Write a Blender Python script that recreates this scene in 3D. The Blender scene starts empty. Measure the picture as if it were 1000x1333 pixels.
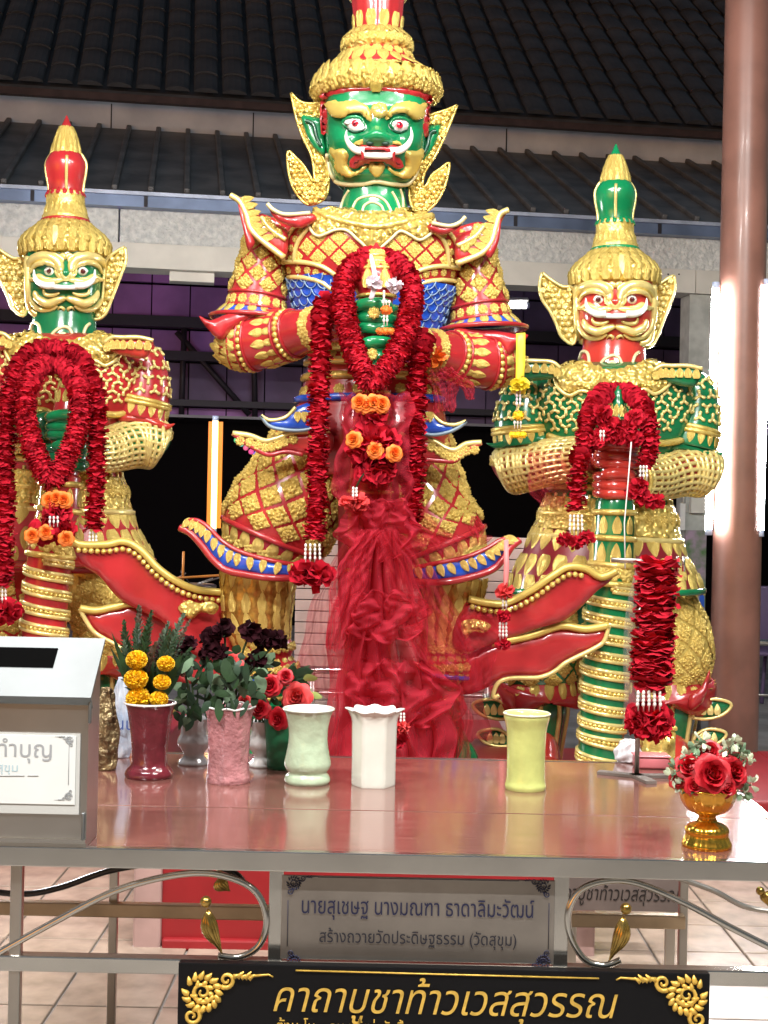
import bpy, bmesh, math, random
from mathutils import Vector, Matrix, Euler
from mathutils.bvhtree import BVHTree
from mathutils.geometry import delaunay_2d_cdt
PI = math.pi
rnd = random.Random(7)
SC = bpy.context.scene
COL = SC.collection
# ------------------------------------------------------------------ camera
F = 1800.0          # focal length in photograph pixels (1000 wide)
CAMZ = 1.42
ROLL = math.radians(1.2)
cam = bpy.data.objects.new('camera', bpy.data.cameras.new('camera'))
COL.objects.link(cam)
cam.data.sensor_fit = 'HORIZONTAL'
cam.data.sensor_width = 36.0
cam.data.lens = F / 1000.0 * 36.0
cam.data.clip_start = 0.05
cam.data.clip_end = 500
cam.matrix_world = Matrix.Translation((0, 0, CAMZ)) @ Euler((PI / 2, 0, 0)).to_matrix().to_4x4() @ Matrix.Rotation(ROLL, 4, 'Z')
SC.camera = cam
# ------------------------------------------------------------------ world: dusk, nearly dark
w = bpy.data.worlds.new('World')
SC.world = w
w.use_nodes = True
nt = w.node_tree
sky = nt.nodes.new('ShaderNodeTexSky')
sky.sky_type = 'NISHITA'
sky.sun_disc = False
SUN_EL, SUN_AZ = math.radians(1.6), math.radians(215)
sky.sun_elevation = SUN_EL
sky.sun_rotation = SUN_AZ
sky.ozone_density = 1.6
nt.links.new(sky.outputs[0], nt.nodes['Background'].inputs[0])
nt.nodes['Background'].inputs[1].default_value = 0.14
SC.view_settings.view_transform = 'Standard'
SC.view_settings.look = 'None'
SC.view_settings.exposure = 0.3
SC.view_settings.gamma = 1.0
LAMP = 1.0          # strength of the assumed pavilion ceiling tubes
# ------------------------------------------------------------------ pixel helpers
CAMP = Vector((0, 0, CAMZ))
def ray(px, py):
    u, v = (px - 500) / F, -(py - 666.5) / F
    c, s = math.cos(ROLL), math.sin(ROLL)
    return Vector((u * c - v * s, 1.0, u * s + v * c))
def P(px, py, d):
    return CAMP + ray(px, py) * d
def onz(px, py, z):
    r = ray(px, py)
    return CAMP + r * ((z - CAMZ) / r.z)
def crop(x0, y0, s, pts):
    return [(x0 + a / s, y0 + b / s) for a, b in pts]
def lerp(a, b, t): return a + (b - a) * t
def cr(pts, t):
    n = len(pts) - 1
    f = min(max(t, 0), 1) * n
    i = min(int(f), n - 1)
    f -= i
    p0, p1, p2, p3 = pts[max(i - 1, 0)], pts[i], pts[i + 1], pts[min(i + 2, n)]
    return ((p1 * 2) + (p2 - p0) * f + (p0 * 2 - p1 * 5 + p2 * 4 - p3) * f * f + (p1 * 3 - p0 - p2 * 3 + p3) * f * f * f) * 0.5
def smooth2(pts, k=4, closed=True):
    n = len(pts); out = []
    rng = n if closed else n - 1
    g = (lambda i: Vector(pts[i % n])) if closed else (lambda i: Vector(pts[min(max(i, 0), n - 1)]))
    for i in range(rng):
        p0, p1, p2, p3 = g(i - 1), g(i), g(i + 1), g(i + 2)
        # sharp corners stay sharp
        for j in range(k):
            f = j / k
            out.append(((p1 * 2) + (p2 - p0) * f + (p0 * 2 - p1 * 5 + p2 * 4 - p3) * f * f + (p1 * 3 - p0 - p2 * 3 + p3) * f ** 3) * 0.5)
    if not closed: out.append(g(n - 1))
    return out
# ------------------------------------------------------------------ materials
MATS = {}
def mat(name, col, rough=0.5, metal=0.0, bump=None, var=0.0, vscale=8.0, coat=0.0, col2=None, spec=0.5, btype='noise', trans=0.0, alpha=1.0, emit=None):
    if name in MATS: return MATS[name]
    m = bpy.data.materials.new(name); m.use_nodes = True
    n, l = m.node_tree.nodes, m.node_tree.links
    b = n['Principled BSDF']
    b.inputs['Base Color'].default_value = (*col, 1)
    b.inputs['Roughness'].default_value = rough
    b.inputs['Metallic'].default_value = metal
    b.inputs['Specular IOR Level'].default_value = spec
    b.inputs['Coat Weight'].default_value = coat
    b.inputs['Coat Roughness'].default_value = 0.08
    b.inputs['Transmission Weight'].default_value = trans
    b.inputs['Alpha'].default_value = alpha
    tc = n.new('ShaderNodeTexCoord')
    if var or col2:
        t = n.new('ShaderNodeTexNoise'); t.inputs['Scale'].default_value = vscale; t.inputs['Detail'].default_value = 6
        r = n.new('ShaderNodeValToRGB')
        c2 = col2 if col2 else tuple(x * (1 - var) for x in col)
        r.color_ramp.elements[0].position = 0.35; r.color_ramp.elements[1].position = 0.65
        r.color_ramp.elements[0].color = (*c2, 1); r.color_ramp.elements[1].color = (*[min(1, x * (1 + var * .5)) for x in col], 1)
        l.new(tc.outputs['Object'], t.inputs['Vector']); l.new(t.outputs['Fac'], r.inputs[0]); l.new(r.outputs[0], b.inputs['Base Color'])
    if bump:
        if btype == 'noise':
            t = n.new('ShaderNodeTexNoise'); t.inputs['Detail'].default_value = 4; o = t.outputs['Fac']
        else:
            t = n.new('ShaderNodeTexVoronoi'); t.feature = 'SMOOTH_F1'; o = t.outputs['Distance']
        t.inputs['Scale'].default_value = bump[0]
        bp = n.new('ShaderNodeBump'); bp.inputs['Strength'].default_value = bump[1]; bp.inputs['Distance'].default_value = bump[2] if len(bump) > 2 else 0.01
        if btype != 'noise': bp.invert = True
        l.new(tc.outputs['Object'], t.inputs['Vector']); l.new(o, bp.inputs['Height']); l.new(bp.outputs[0], b.inputs['Normal'])
    if emit:
        b.inputs['Emission Color'].default_value = (*emit[0], 1); b.inputs['Emission Strength'].default_value = emit[1]
    MATS[name] = m
    return m
GOLD = mat('gold_paint', (0.82, 0.64, 0.19), 0.22, 0.48, bump=(75, 0.5, 0.010), col2=(0.64, 0.45, 0.10), vscale=30)
CARVED = mat('carved_gold', (0.82, 0.64, 0.19), 0.22, 0.48, bump=(42, 1.0, 0.03), col2=(0.64, 0.45, 0.10), vscale=40, btype='vor')
GOLDLINE = mat('gold_line', (0.82, 0.67, 0.25), 0.25, 0.4, bump=(25, 0.25, 0.01), var=0.15, vscale=20)
FLATGOLD = mat('flat_gold', (0.62, 0.46, 0.11), 0.33, 0.3, bump=(14, 0.15, 0.01), var=0.12, vscale=12)
RED = mat('red_enamel', (0.40, 0.022, 0.026), 0.25, 0, bump=(12, 0.12, 0.01), var=0.22, vscale=6, coat=0.5)
GREEN = mat('green_enamel', (0.006, 0.22, 0.075), 0.2, 0, bump=(10, 0.12, 0.01), var=0.3, vscale=5, coat=0.6)
DGREEN = mat('deep_green_enamel', (0.006, 0.16, 0.055), 0.2, 0, bump=(10, 0.12, 0.01), var=0.3, vscale=6, coat=0.6)
BLUE = mat('blue_enamel', (0.012, 0.075, 0.48), 0.25, 0, bump=(20, 0.15, 0.01), var=0.3, vscale=12, coat=0.5)
ORANGERED = mat('scarlet_enamel', (0.48, 0.04, 0.028), 0.2, 0, bump=(10, 0.12, 0.01), var=0.2, vscale=6, coat=0.6)
WHITE = mat('white_enamel', (0.8, 0.8, 0.77), 0.2, 0, coat=0.5, var=0.05, vscale=30)
BLACKP = mat('black_paint', (0.015, 0.012, 0.012), 0.25, 0)
IRIS = mat('red_iris', (0.5, 0.01, 0.03), 0.15, 0, coat=0.6)
DKIRIS = mat('brown_iris', (0.07, 0.01, 0.012), 0.15, 0, coat=0.6)
PIPING = mat('pale_gold_line', (0.70, 0.62, 0.34), 0.35, 0.2, var=0.1, vscale=20)
PETAL = mat('dark_red_petal', (0.46, 0.012, 0.028), 0.95, 0, spec=.08, var=0.25, vscale=25)
PETAL2 = mat('crimson_petal', (0.52, 0.016, 0.034), 0.95, 0, spec=.08, var=0.4, vscale=30)
ROSEP = mat('rose_petal', (0.48, 0.008, 0.018), 0.45, 0, var=0.3, vscale=30)
DRYROSE = mat('withered_rose', (0.022, 0.003, 0.006), 0.9, 0, spec=.1, var=0.4, vscale=40)
CORAL = mat('coral_petal', (0.68, 0.05, 0.05), 0.6, 0, var=0.3, vscale=30)
ORANGE = mat('orange_petal', (0.85, 0.20, 0.02), 0.6, 0, var=0.25, vscale=40)
YELLOW = mat('marigold_petal', (0.95, 0.56, 0.008), 0.6, 0, var=0.25, vscale=50)
JASMINE = mat('white_bud', (0.75, 0.72, 0.68), 0.6, 0, var=0.1, vscale=50)
LEAF = mat('leaf_green', (0.016, 0.042, 0.012), 0.7, 0, spec=.25, var=0.5, vscale=20)
LEAFP = mat('pale_leaf', (0.16, 0.25, 0.15), 0.75, 0, spec=.25, var=0.3, vscale=20)
STEM = mat('stem_green', (0.04, 0.07, 0.02), 0.6, 0, var=0.3)
PINKRIB = mat('pink_ribbon', (0.72, 0.22, 0.22), 0.45, 0, var=0.1)
YELRIB = mat('yellow_ribbon', (0.82, 0.68, 0.05), 0.4, 0, var=0.1)
WHTRIB = mat('white_ribbon', (0.75, 0.66, 0.72), 0.45, 0, var=0.1)
def steel(name, col, rough, bs=(60, 0.05, 0.002)):
    return mat(name, col, rough, 0.95, bump=bs, var=0.12, vscale=5)
STEEL = steel('stainless_steel', (0.60, 0.57, 0.52), 0.13)
DSTEEL = steel('worn_steel', (0.45, 0.42, 0.38), 0.35)
# ------------------------------------------------------------------ objects
BASE = {}
BADM = []
def tagit(o, label=None, cat=None, group=None, kind=None):
    if label: o['label'] = label
    if cat: o['category'] = cat
    if group: o['group'] = group
    if kind: o['kind'] = kind
    return o
def thing(name, label, cat, loc=(0, 0, 0), group=None):
    o = bpy.data.objects.new(name, None); COL.objects.link(o)
    o.empty_display_size = 0.1
    o.location = loc; BASE[o.name] = Vector(loc)
    return tagit(o, label, cat, group)
def mesh(name, verts, faces, smooth=True):
    me = bpy.data.meshes.new(name)
    me.from_pydata([tuple(v) for v in verts], [], faces)
    if smooth: me.polygons.foreach_set('use_smooth', [True] * len(me.polygons))
    if me.validate(): BADM.append(name)
    me.update()
    return me
def part(name, verts, faces, m, parent=None, smooth=True, kind=None):
    """verts in world coordinates"""
    b = BASE[parent.name] if parent else None
    if b is not None: verts = [Vector(v) - b for v in verts]
    me = mesh(name, verts, faces, smooth)
    me.materials.append(m)
    o = bpy.data.objects.new(name, me); COL.objects.link(o)
    if parent: o.parent = parent; BASE[o.name] = b
    else: BASE[o.name] = Vector((0, 0, 0))
    if kind: o['kind'] = kind
    return o
def single(name, verts, faces, m, label, cat, group=None, kind=None, smooth=True):
    """a thing that is one mesh: origin at its base"""
    vs = [Vector(v) for v in verts]
    lo = Vector((sum(v.x for v in vs) / len(vs), sum(v.y for v in vs) / len(vs), min(v.z for v in vs)))
    me = mesh(name, [v - lo for v in vs], faces, smooth); me.materials.append(m)
    o = bpy.data.objects.new(name, me); COL.objects.link(o); o.location = lo; BASE[o.name] = lo
    return tagit(o, label, cat, group, kind)
LIB = {}
def inst(name, me, m, parent, M):
    """an object sharing mesh data; M = world matrix"""
    key = (me.name, m.name)
    if key not in LIB:
        c = me.copy() if me.materials else me
        c.materials.clear(); c.materials.append(m); LIB[key] = c
    o = bpy.data.objects.new(name, LIB[key]); COL.objects.link(o)
    o.parent = parent
    o.matrix_basis = Matrix.Translation(-BASE[parent.name]) @ M
    return o
class MB:
    def __init__(s): s.v = []; s.f = []
    def add(s, verts, faces):
        o = len(s.v); s.v += [Vector(v) for v in verts]; s.f += [tuple(i + o for i in f) for f in faces]; return s
    def addM(s, me, M):
        return s.add([M @ v.co for v in me.vertices], [tuple(p.vertices) for p in me.polygons])
    def box(s, c, d, M=None):
        c = Vector(c); x, y, z = d[0] / 2, d[1] / 2, d[2] / 2
        vs = [Vector((a * x, b * y, e * z)) for a in (-1, 1) for b in (-1, 1) for e in (-1, 1)]
        vs = [(M @ v if M else v) + c for v in vs]
        return s.add(vs, [(0, 1, 3, 2), (4, 6, 7, 5), (0, 4, 5, 1), (2, 3, 7, 6), (0, 2, 6, 4), (1, 5, 7, 3)])
    def bevbox(s, c, d, b=0.004):
        bm = bmesh.new(); bmesh.ops.create_cube(bm, size=1)
        for v in bm.verts: v.co = Vector((v.co.x * d[0], v.co.y * d[1], v.co.z * d[2]))
        bmesh.ops.bevel(bm, geom=bm.edges[:], offset=b, segments=2, profile=0.5, affect='EDGES')
        bm.verts.index_update(); c = Vector(c)
        s.add([v.co + c for v in bm.verts], [tuple(v.index for v in f.verts) for f in bm.faces]); bm.free(); return s
    def tube(s, pts, r, n=8, cap=True):
        pts = [Vector(p) for p in pts]; m = len(pts)
        rs = r if isinstance(r, (list, tuple)) else [r] * m
        rs = [cr(list(rs), i / (m - 1)) if len(rs) != m else rs[i] for i in range(m)]
        vs = []; N = None
        for i, p in enumerate(pts):
            T = (pts[min(i + 1, m - 1)] - pts[max(i - 1, 0)]).normalized()
            if N is None:
                a = Vector((0, 0, 1)) if abs(T.z) < 0.9 else Vector((1, 0, 0)); N = (a - T * a.dot(T)).normalized()
            else:
                N = (N - T * N.dot(T)).normalized()
            B = T.cross(N)
            vs += [p + (N * math.cos(2 * PI * j / n) + B * math.sin(2 * PI * j / n)) * rs[i] for j in range(n)]
        fs = [(i * n + j, i * n + (j + 1) % n, (i + 1) * n + (j + 1) % n, (i + 1) * n + j) for i in range(m - 1) for j in range(n)]
        if cap: fs += [tuple(range(n))[::-1], tuple((m - 1) * n + j for j in range(n))]
        return s.add(vs, fs)
    def ball(s, c, r, nu=10, nv=6, sc=(1, 1, 1), M=None):
        c = Vector(c); vs = [Vector((0, 0, 1))]
        for i in range(1, nv):
            a = PI * i / nv
            vs += [Vector((math.sin(a) * math.cos(2 * PI * j / nu), math.sin(a) * math.sin(2 * PI * j / nu), math.cos(a))) for j in range(nu)]
        vs.append(Vector((0, 0, -1)))
        fs = [(0, 1 + j, 1 + (j + 1) % nu) for j in range(nu)]
        fs += [(1 + i * nu + j, 1 + (i + 1) * nu + j, 1 + (i + 1) * nu + (j + 1) % nu, 1 + i * nu + (j + 1) % nu) for i in range(nv - 2) for j in range(nu)]
        e = len(vs) - 1
        fs += [(e, 1 + (nv - 2) * nu + (j + 1) % nu, 1 + (nv - 2) * nu + j) for j in range(nu)]
        vs = [Vector((v.x * r * sc[0], v.y * r * sc[1], v.z * r * sc[2])) for v in vs]
        return s.add([(M @ v if M else v) + c for v in vs], fs)
    def build(s, name, m, parent=None, smooth=True, kind=None): return part(name, s.v, s.f, m, parent, smooth, kind)
    def single(s, name, m, label, cat, group=None, kind=None, smooth=True): return single(name, s.v, s.f, m, label, cat, group, kind, smooth)
def sgp(v, e): return math.copysign(abs(v) ** e, v)
class Tube:
    """a lofted body: sections (centre, ra across, rb deep); angle 0 faces the viewer, positive to the right when built downwards"""
    def __init__(s, secs, up=(0, 1, 0), ex=2.0):
        s.c = [Vector(a[0]) for a in secs]; s.ra = [a[1] for a in secs]; s.rb = [a[2] for a in secs]; s.up = Vector(up); s.ex = ex
    def cen(s, t): return cr(s.c, t)
    def ev(s, t, th, extra=0.0):
        C = cr(s.c, t); e = 0.01
        T = (cr(s.c, min(t + e, 1)) - cr(s.c, max(t - e, 0))).normalized()
        A = T.cross(s.up).normalized(); B = A.cross(T).normalized()
        if B.dot(s.up) < 0: B = -B
        ra, rb = cr(s.ra, t) + extra, cr(s.rb, t) + extra
        q = 2.0 / s.ex
        return C + A * (ra * sgp(math.sin(th), q)) - B * (rb * sgp(math.cos(th), q))
    def frame(s, t, th):
        p = s.ev(t, th); e = 0.012
        ts = (s.ev(min(t + e, 1), th) - s.ev(max(t - e, 0), th)).normalized()
        tt = (s.ev(t, th + 0.03) - s.ev(t, th - 0.03)).normalized()
        n = tt.cross(ts).normalized()
        if n.dot(p - s.cen(t)) < 0: n = -n
        return p, n, ts, tt
    def grid(s, ns, nt, disp=None, cap=True):
        vs = []
        for i in range(ns + 1):
            t = i / ns
            for j in range(nt):
                th = -PI + 2 * PI * j / nt
                vs.append(s.ev(t, th, disp(t, th) if disp else 0.0))
        fs = [(i * nt + j, (i + 1) * nt + j, (i + 1) * nt + (j + 1) % nt, i * nt + (j + 1) % nt) for i in range(ns) for j in range(nt)]
        if cap:
            vs += [s.cen(0), s.cen(1)]; a, b = len(vs) - 2, len(vs) - 1
            fs += [(a, j, (j + 1) % nt) for j in range(nt)] + [(b, ns * nt + (j + 1) % nt, ns * nt + j) for j in range(nt)]
        return vs, fs
    def build(s, name, m, parent, ns=24, nt=40, disp=None, cap=True):
        return part(name, *s.grid(ns, nt, disp, cap), m, parent)
    def bvh(s, ns=24, nt=40, disp=None):
        return BVHTree.FromPolygons(*[[tuple(v) for v in a] if k == 0 else a for k, a in enumerate(s.grid(ns, nt, disp))])
    def ring(s, t, r=0.01, n=40, lift=0.0, a0=-PI, a1=PI):
        k = n
        return [s.ev(t, a0 + (a1 - a0) * i / k, lift) for i in range(k + 1)]
def sec(px, py, hw, rat, d): 
    k = d / F
    return (P(px, py, d), hw * k, hw * k * rat)
def frameM(p, n, up, sx, sy, sz, lift=0.0):
    n = n.normalized(); y = (up - n * up.dot(n)).normalized(); x = y.cross(n)
    M = Matrix.Identity(4)
    for i, (v, q) in enumerate(((x, sx), (y, sy), (n, sz))):
        for r in range(3): M[r][i] = v[r] * q
    q = p + n * lift
    for r in range(3): M[r][3] = q[r]
    return M
# ------------------------------------------------------------------ ornament library (unit size, lying in XY, +Z out)
def polar(name, R, H, nr=5, na=24):
    vs = [Vector((0, 0, H(0, 0)))]; fs = []
    for i in range(1, nr + 1):
        for j in range(na):
            a = 2 * PI * j / na; r = i / nr
            q = R(a) * r
            vs.append(Vector((q * math.cos(a), q * math.sin(a), H(r, a))))
    fs += [(0, 1 + j, 1 + (j + 1) % na) for j in range(na)]
    fs += [(1 + (i - 1) * na + j, 1 + i * na + j, 1 + i * na + (j + 1) % na, 1 + (i - 1) * na + (j + 1) % na) for i in range(1, nr) for j in range(na)]
    return mesh(name, vs, fs)
def ros_h(n):
    def H(r, a):
        if r >= 0.99: return -0.05
        pet = 0.30 * math.sin(PI * min(1, max(0, (r - 0.25) / 0.75))) ** 0.7 * (0.55 + 0.45 * abs(math.cos(n * a / 2))) if r > 0.25 else 0
        return max(0.42 * (1 - (r / 0.34) ** 2) if r < 0.34 else 0, pet) + 0.02
    return H
ROS = polar('rosette_shape', lambda a: 0.82 + 0.18 * abs(math.cos(4 * a)), ros_h(8), 6, 32)
ROS5 = polar('flower_shape', lambda a: 0.75 + 0.25 * abs(math.cos(2.5 * a)), ros_h(5), 6, 30)
BEAD = polar('bead_shape', lambda a: 1.0, lambda r, a: 0.9 * math.sqrt(max(0, 1 - r * r)) - 0.05, 4, 10)
def gridmesh(name, n, inside, H):
    pass
def diamond():
    n = 12; vs = []; fs = []
    for i in range(n + 1):
        for j in range(n + 1):
            a, b = i / n * 2 - 1, j / n * 2 - 1
            # scalloped square rotated by 45 degrees
            x, y = (a - b) / 2, (a + b) / 2
            m = max(abs(a), abs(b))
            r = math.hypot(a, b); ang = math.atan2(b, a)
            pet = abs(math.cos(2 * ang)) * math.exp(-((r - 0.62) / 0.22) ** 2)
            pet2 = abs(math.sin(2 * ang)) * math.exp(-((r - 1.0) / 0.2) ** 2)
            h = 0.10 + 0.18 * pet + 0.16 * pet2 + 0.26 * math.exp(-(r / 0.22) ** 2)
            if m > 0.99: h = -0.05
            k = 1.0 - 0.05 * (1 + math.cos(9 * PI * (a + b) * 0.5)) * (m > 0.99)
            vs.append(Vector((x * k, y * k, h)))
    for i in range(n):
        for j in range(n):
            fs.append((i * (n + 1) + j, (i + 1) * (n + 1) + j, (i + 1) * (n + 1) + j + 1, i * (n + 1) + j + 1))
    return mesh('diamond_shape', vs, fs)
DIA0 = diamond()
def carved_diamond():
    b = MB(); b.addM(DIA0, Matrix.Diagonal((1, 1, .45, 1)))
    b.addM(ROS, Matrix.Translation((0, 0, .10)) @ Matrix.Diagonal((.50, .50, .75, 1)))
    for k in range(4):
        R = Matrix.Rotation(k * PI / 2, 4, 'Z'); b.addM(TIP, R @ Matrix.Translation((0, .66, .05)) @ Matrix.Diagonal((.26, .26, .8, 1)))
        b.addM(BEAD, Matrix.Rotation(k * PI / 2 + PI / 4, 4, 'Z') @ Matrix.Translation((0, .56, .06)) @ Matrix.Diagonal((.12, .12, .25, 1)))
    return mesh('carved_diamond_shape', b.v, b.f)
def leafshape(name='leaf_tip_shape', n=10, m=6):
    """pointed lotus petal; tip at +Y, base at -Y"""
    vs = []; fs = []
    for i in range(n + 1):
        t = i / n
        wd = (math.sin(PI * min(1, t * 1.02 + 0.12)) ** 0.8 if t < 0.9 else math.sin(PI * (0.918 + 0.12)) ** 0.0 * 0.0)
        wd = 0.86 * (max(0.0, math.sin(PI * (0.16 + 0.84 * t))) ** 0.75) * (1 - 0.25 * t)
        for j in range(m + 1):
            s = j / m * 2 - 1
            rim = math.exp(-((abs(s) - 0.72) / 0.16) ** 2) * 0.16
            h = 0.10 * (1 - s * s) + rim + 0.22 * math.exp(-((s / 0.3) ** 2 + ((t - 0.38) / 0.2) ** 2))
            if abs(s) > 0.99: h = -0.04
            vs.append(Vector((s * wd, 2 * t - 1, h * (1 - t ** 6))))
    fs = [(i * (m + 1) + j, i * (m + 1) + j + 1, (i + 1) * (m + 1) + j + 1, (i + 1) * (m + 1) + j) for i in range(n) for j in range(m)]
    return mesh(name, vs, fs)
TIP = leafshape()
DIA = carved_diamond()
def scaleshape():
    n, m = 6, 8; vs = []; fs = []
    for i in range(n + 1):
        r = i / n
        for j in range(m + 1):
            a = PI + PI * j / m
            vs.append(Vector((r * math.cos(a), r * math.sin(a) * 1.1 + 0.3, 0.12 * r * r if i < n else -0.05)))
    fs = [(i * (m + 1) + j, (i + 1) * (m + 1) + j, (i + 1) * (m + 1) + j + 1, i * (m + 1) + j + 1) for i in range(n) for j in range(m)]
    return mesh('scale_shape', vs, fs)
SCALE = scaleshape()
def rimshape():
    b = MB(); b.tube([(math.cos(PI + PI * j / 10), math.sin(PI + PI * j / 10) * 1.1 + 0.3, 0.10) for j in range(11)], 0.07, 5)
    return mesh('scale_rim_shape', b.v, b.f)
SCRIM = rimshape()
def yshape():
    b = MB()
    for k in range(3):
        a = PI / 2 + 2 * PI * k / 3
        e = Vector((math.cos(a), math.sin(a), 0)); s = Vector((-e.y, e.x, 0))
        b.tube([Vector((0, 0, 0.1)), e * 0.5 + Vector((0, 0, 0.14)), e * 0.78 + Vector((0, 0, 0.12)), e * 1.0 + Vector((0, 0, 0.02))], [0.28, 0.24, 0.34, 0.10], 6)
    return mesh('y_shape', b.v, b.f)
YSH = yshape()
# ------------------------------------------------------------------ reliefs and plates traced as outlines
def pip(p, poly):
    c = False; n = len(poly); j = n - 1
    for i in range(n):
        a, b = poly[i], poly[j]
        if (a.y > p.y) != (b.y > p.y) and p.x < (b.x - a.x) * (p.y - a.y) / (b.y - a.y) + a.x: c = not c
        j = i
    return c
def bdist(p, poly):
    best = 1e9; n = len(poly)
    for i in range(n):
        a, b = poly[i], poly[(i + 1) % n]; ab = b - a
        t = max(0, min(1, (p - a).dot(ab) / max(ab.length_squared, 1e-9)))
        d = (p - a - ab * t).length_squared
        if d < best: best = d
    return math.sqrt(best)
def fill2(poly, h):
    poly = [Vector(p) for p in poly]
    xs = [p.x for p in poly]; ys = [p.y for p in poly]
    inner = []; r = 0; y = min(ys) + h * .5
    while y < max(ys):
        x = min(xs) + (h * .5 if r % 2 else 0)
        while x < max(xs):
            q = Vector((x, y))
            if pip(q, poly) and bdist(q, poly) > h * 0.45: inner.append(q)
            x += h
        y += h * 0.87; r += 1
    n = len(poly)
    vs, es, fs, ov, oe, of = delaunay_2d_cdt(poly + inner, [(i, (i + 1) % n) for i in range(n)], [list(range(n))], 1, 1e-5)
    fs = [tuple(f) for f in fs]
    area = lambda f: (vs[f[1]] - vs[f[0]]).cross(vs[f[2]] - vs[f[0]])
    fs = [f if area(f) < 0 else f[::-1] for f in fs]      # px y runs down: this winding faces the viewer
    return vs, fs, poly
def hit(bvh, px, py):
    r = ray(px, py).normalized()
    loc, n, i, d = bvh.ray_cast(CAMP, r)
    if loc is None: return None
    if n.dot(r) > 0: n = -n
    return loc, n
def relief(name, bvh, outline, m, parent, thick=0.012, h=4.0, edge=3.0, sm=3, lift=0.002, tex=None):
    poly = smooth2(outline, sm) if sm > 1 else outline
    vs, fs, poly = fill2(poly, h)
    out = []
    last = None
    for v in vs:
        q = hit(bvh, v.x, v.y)
        if q is None:
            loc, nn, i, dd = bvh.find_nearest(P(v.x, v.y, last)) if last else (None, None, 0, 0)
            if loc is None: out.append(P(v.x, v.y, 6.0)); continue
            q = (P(v.x, v.y, last), (CAMP - loc).normalized())
        p, n = q; last = p.y
        d = bdist(v, poly)
        hh = min(1, d / edge); hh = math.sqrt(max(0, 1 - (1 - hh) ** 2))
        e = lift + thick * hh if d > 1e-3 else -0.006
        if tex and d > 1e-3: e += tex(v.x, v.y) * hh
        out.append(p + n * e)
    return part(name, out, fs, m, parent)
def plate(name, outline, dfun, m, parent, thick=0.02, h=6.0, edge=4.0, sm=3, tex=None, single_args=None):
    """free-standing carved plate with two sides"""
    poly = smooth2(outline, sm) if sm > 1 else outline
    vs, fs, poly = fill2(poly, h)
    df = dfun if callable(dfun) else (lambda x, y: dfun)
    n = len(vs); front = []; back = []
    for v in vs:
        dd = df(v.x, v.y); d = bdist(v, poly)
        hh = min(1, d / edge); hh = math.sqrt(max(0, 1 - (1 - hh) ** 2))
        t = thick * (0.25 + 0.75 * hh) + (tex(v.x, v.y) * hh if tex else 0)
        front.append(P(v.x, v.y, dd - t)); back.append(P(v.x, v.y, dd + thick * (0.25 + 0.75 * hh)))
    F2 = list(fs) + [tuple(i + n for i in f[::-1]) for f in fs]
    # side wall: boundary edges
    cnt = {}
    for f in fs:
        for a, b in zip(f, f[1:] + f[:1]): cnt[(a, b)] = 1
    for (a, b) in cnt:
        if (b, a) not in cnt: F2.append((b, a, a + n, b + n))
    if single_args: return single(name, front + back, F2, m, *single_args)
    return part(name, front + back, F2, m, parent)
def line(name, pts, m, parent, r, bvh=None, d=None, k=5, n=6, lift=0.0, taper=False):
    """moulding that follows an outline on a surface (or at a depth)"""
    b = MB(); b.tube(*linepts(pts, r, bvh, d, k, lift, taper), n)
    return b.build(name, m, parent)
def linepts(pts, r, bvh=None, d=None, k=5, lift=0.0, taper=False):
    q = smooth2(pts, k, False); out = []
    last = None
    for v in q:
        if bvh:
            t = hit(bvh, v.x, v.y)
            if t is None:
                if last is None: continue
                out.append(P(v.x, v.y, last)); continue
            out.append(t[0] + t[1] * lift); last = t[0].y
        else: out.append(P(v.x, v.y, d(v.x, v.y) if callable(d) else d))
    m = len(out)
    rs = [r * (max(0.12, math.sin(PI * (i + .3) / m) ** 0.5) if taper else 1.0) for i in range(m)]
    return out, rs
UPZ = Vector((0, 0, 1))
def px_place(name, me, m, parent, bvh, px, py, sx, sy=None, sz=None, up=UPZ, lift=0.0, rot=0.0):
    t = hit(bvh, px, py)
    if t is None: return None
    p, n = t; k = p.y / F
    sy = sy or sx; sz = sz or min(sx, sy)
    if rot: up = Matrix.Rotation(rot, 3, n) @ up
    return inst(name, me, m, parent, frameM(p, n, up, sx * k, sy * k, sz * k, lift))
def tube_place(name, me, m, parent, tb, t, th, sx, sy, sz, lift=0.0, flip=False):
    p, n, ts, tt = tb.frame(t, th)
    return inst(name, me, m, parent, frameM(p, n, ts if flip else -ts, sx, sy, sz, lift))
def lattice(parent, tb, rows, nth, t0, t1, m, a0=-1.9, a1=1.9, fill=0.86, sz=0.02, name='diamond_tile', off=0.0):
    """diamond tiles laid over a lofted body, rows offset by half"""
    dt = (t1 - t0) / rows
    for i in range(rows + 1):
        t = t0 + dt * i
        for j in range(nth):
            th = -PI + 2 * PI * (j + (0.5 if i % 2 else 0) + off) / nth
            if not a0 < th < a1: continue
            wdt = (tb.ev(t, th + PI / nth) - tb.ev(t, th - PI / nth)).length / 2
            ta, tb_ = max(0, t - dt), min(1, t + dt)
            hgt = (tb.ev(tb_, th) - tb.ev(ta, th)).length / 2 * (2 * dt) / max(tb_ - ta, 1e-6)
            tube_place(name, DIA, m, parent, tb, t, th, wdt * fill, hgt * fill, sz)
def tube_row(parent, tb, t, nth, me, m, name, sx, sy, sz, a0=-1.9, a1=1.9, flip=False, lift=0.0, off=0.5):
    for j in range(nth):
        th = -PI + 2 * PI * (j + off) / nth
        if a0 < th < a1: tube_place(name, me, m, parent, tb, t, th, sx, sy, sz, lift, flip)
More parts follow.
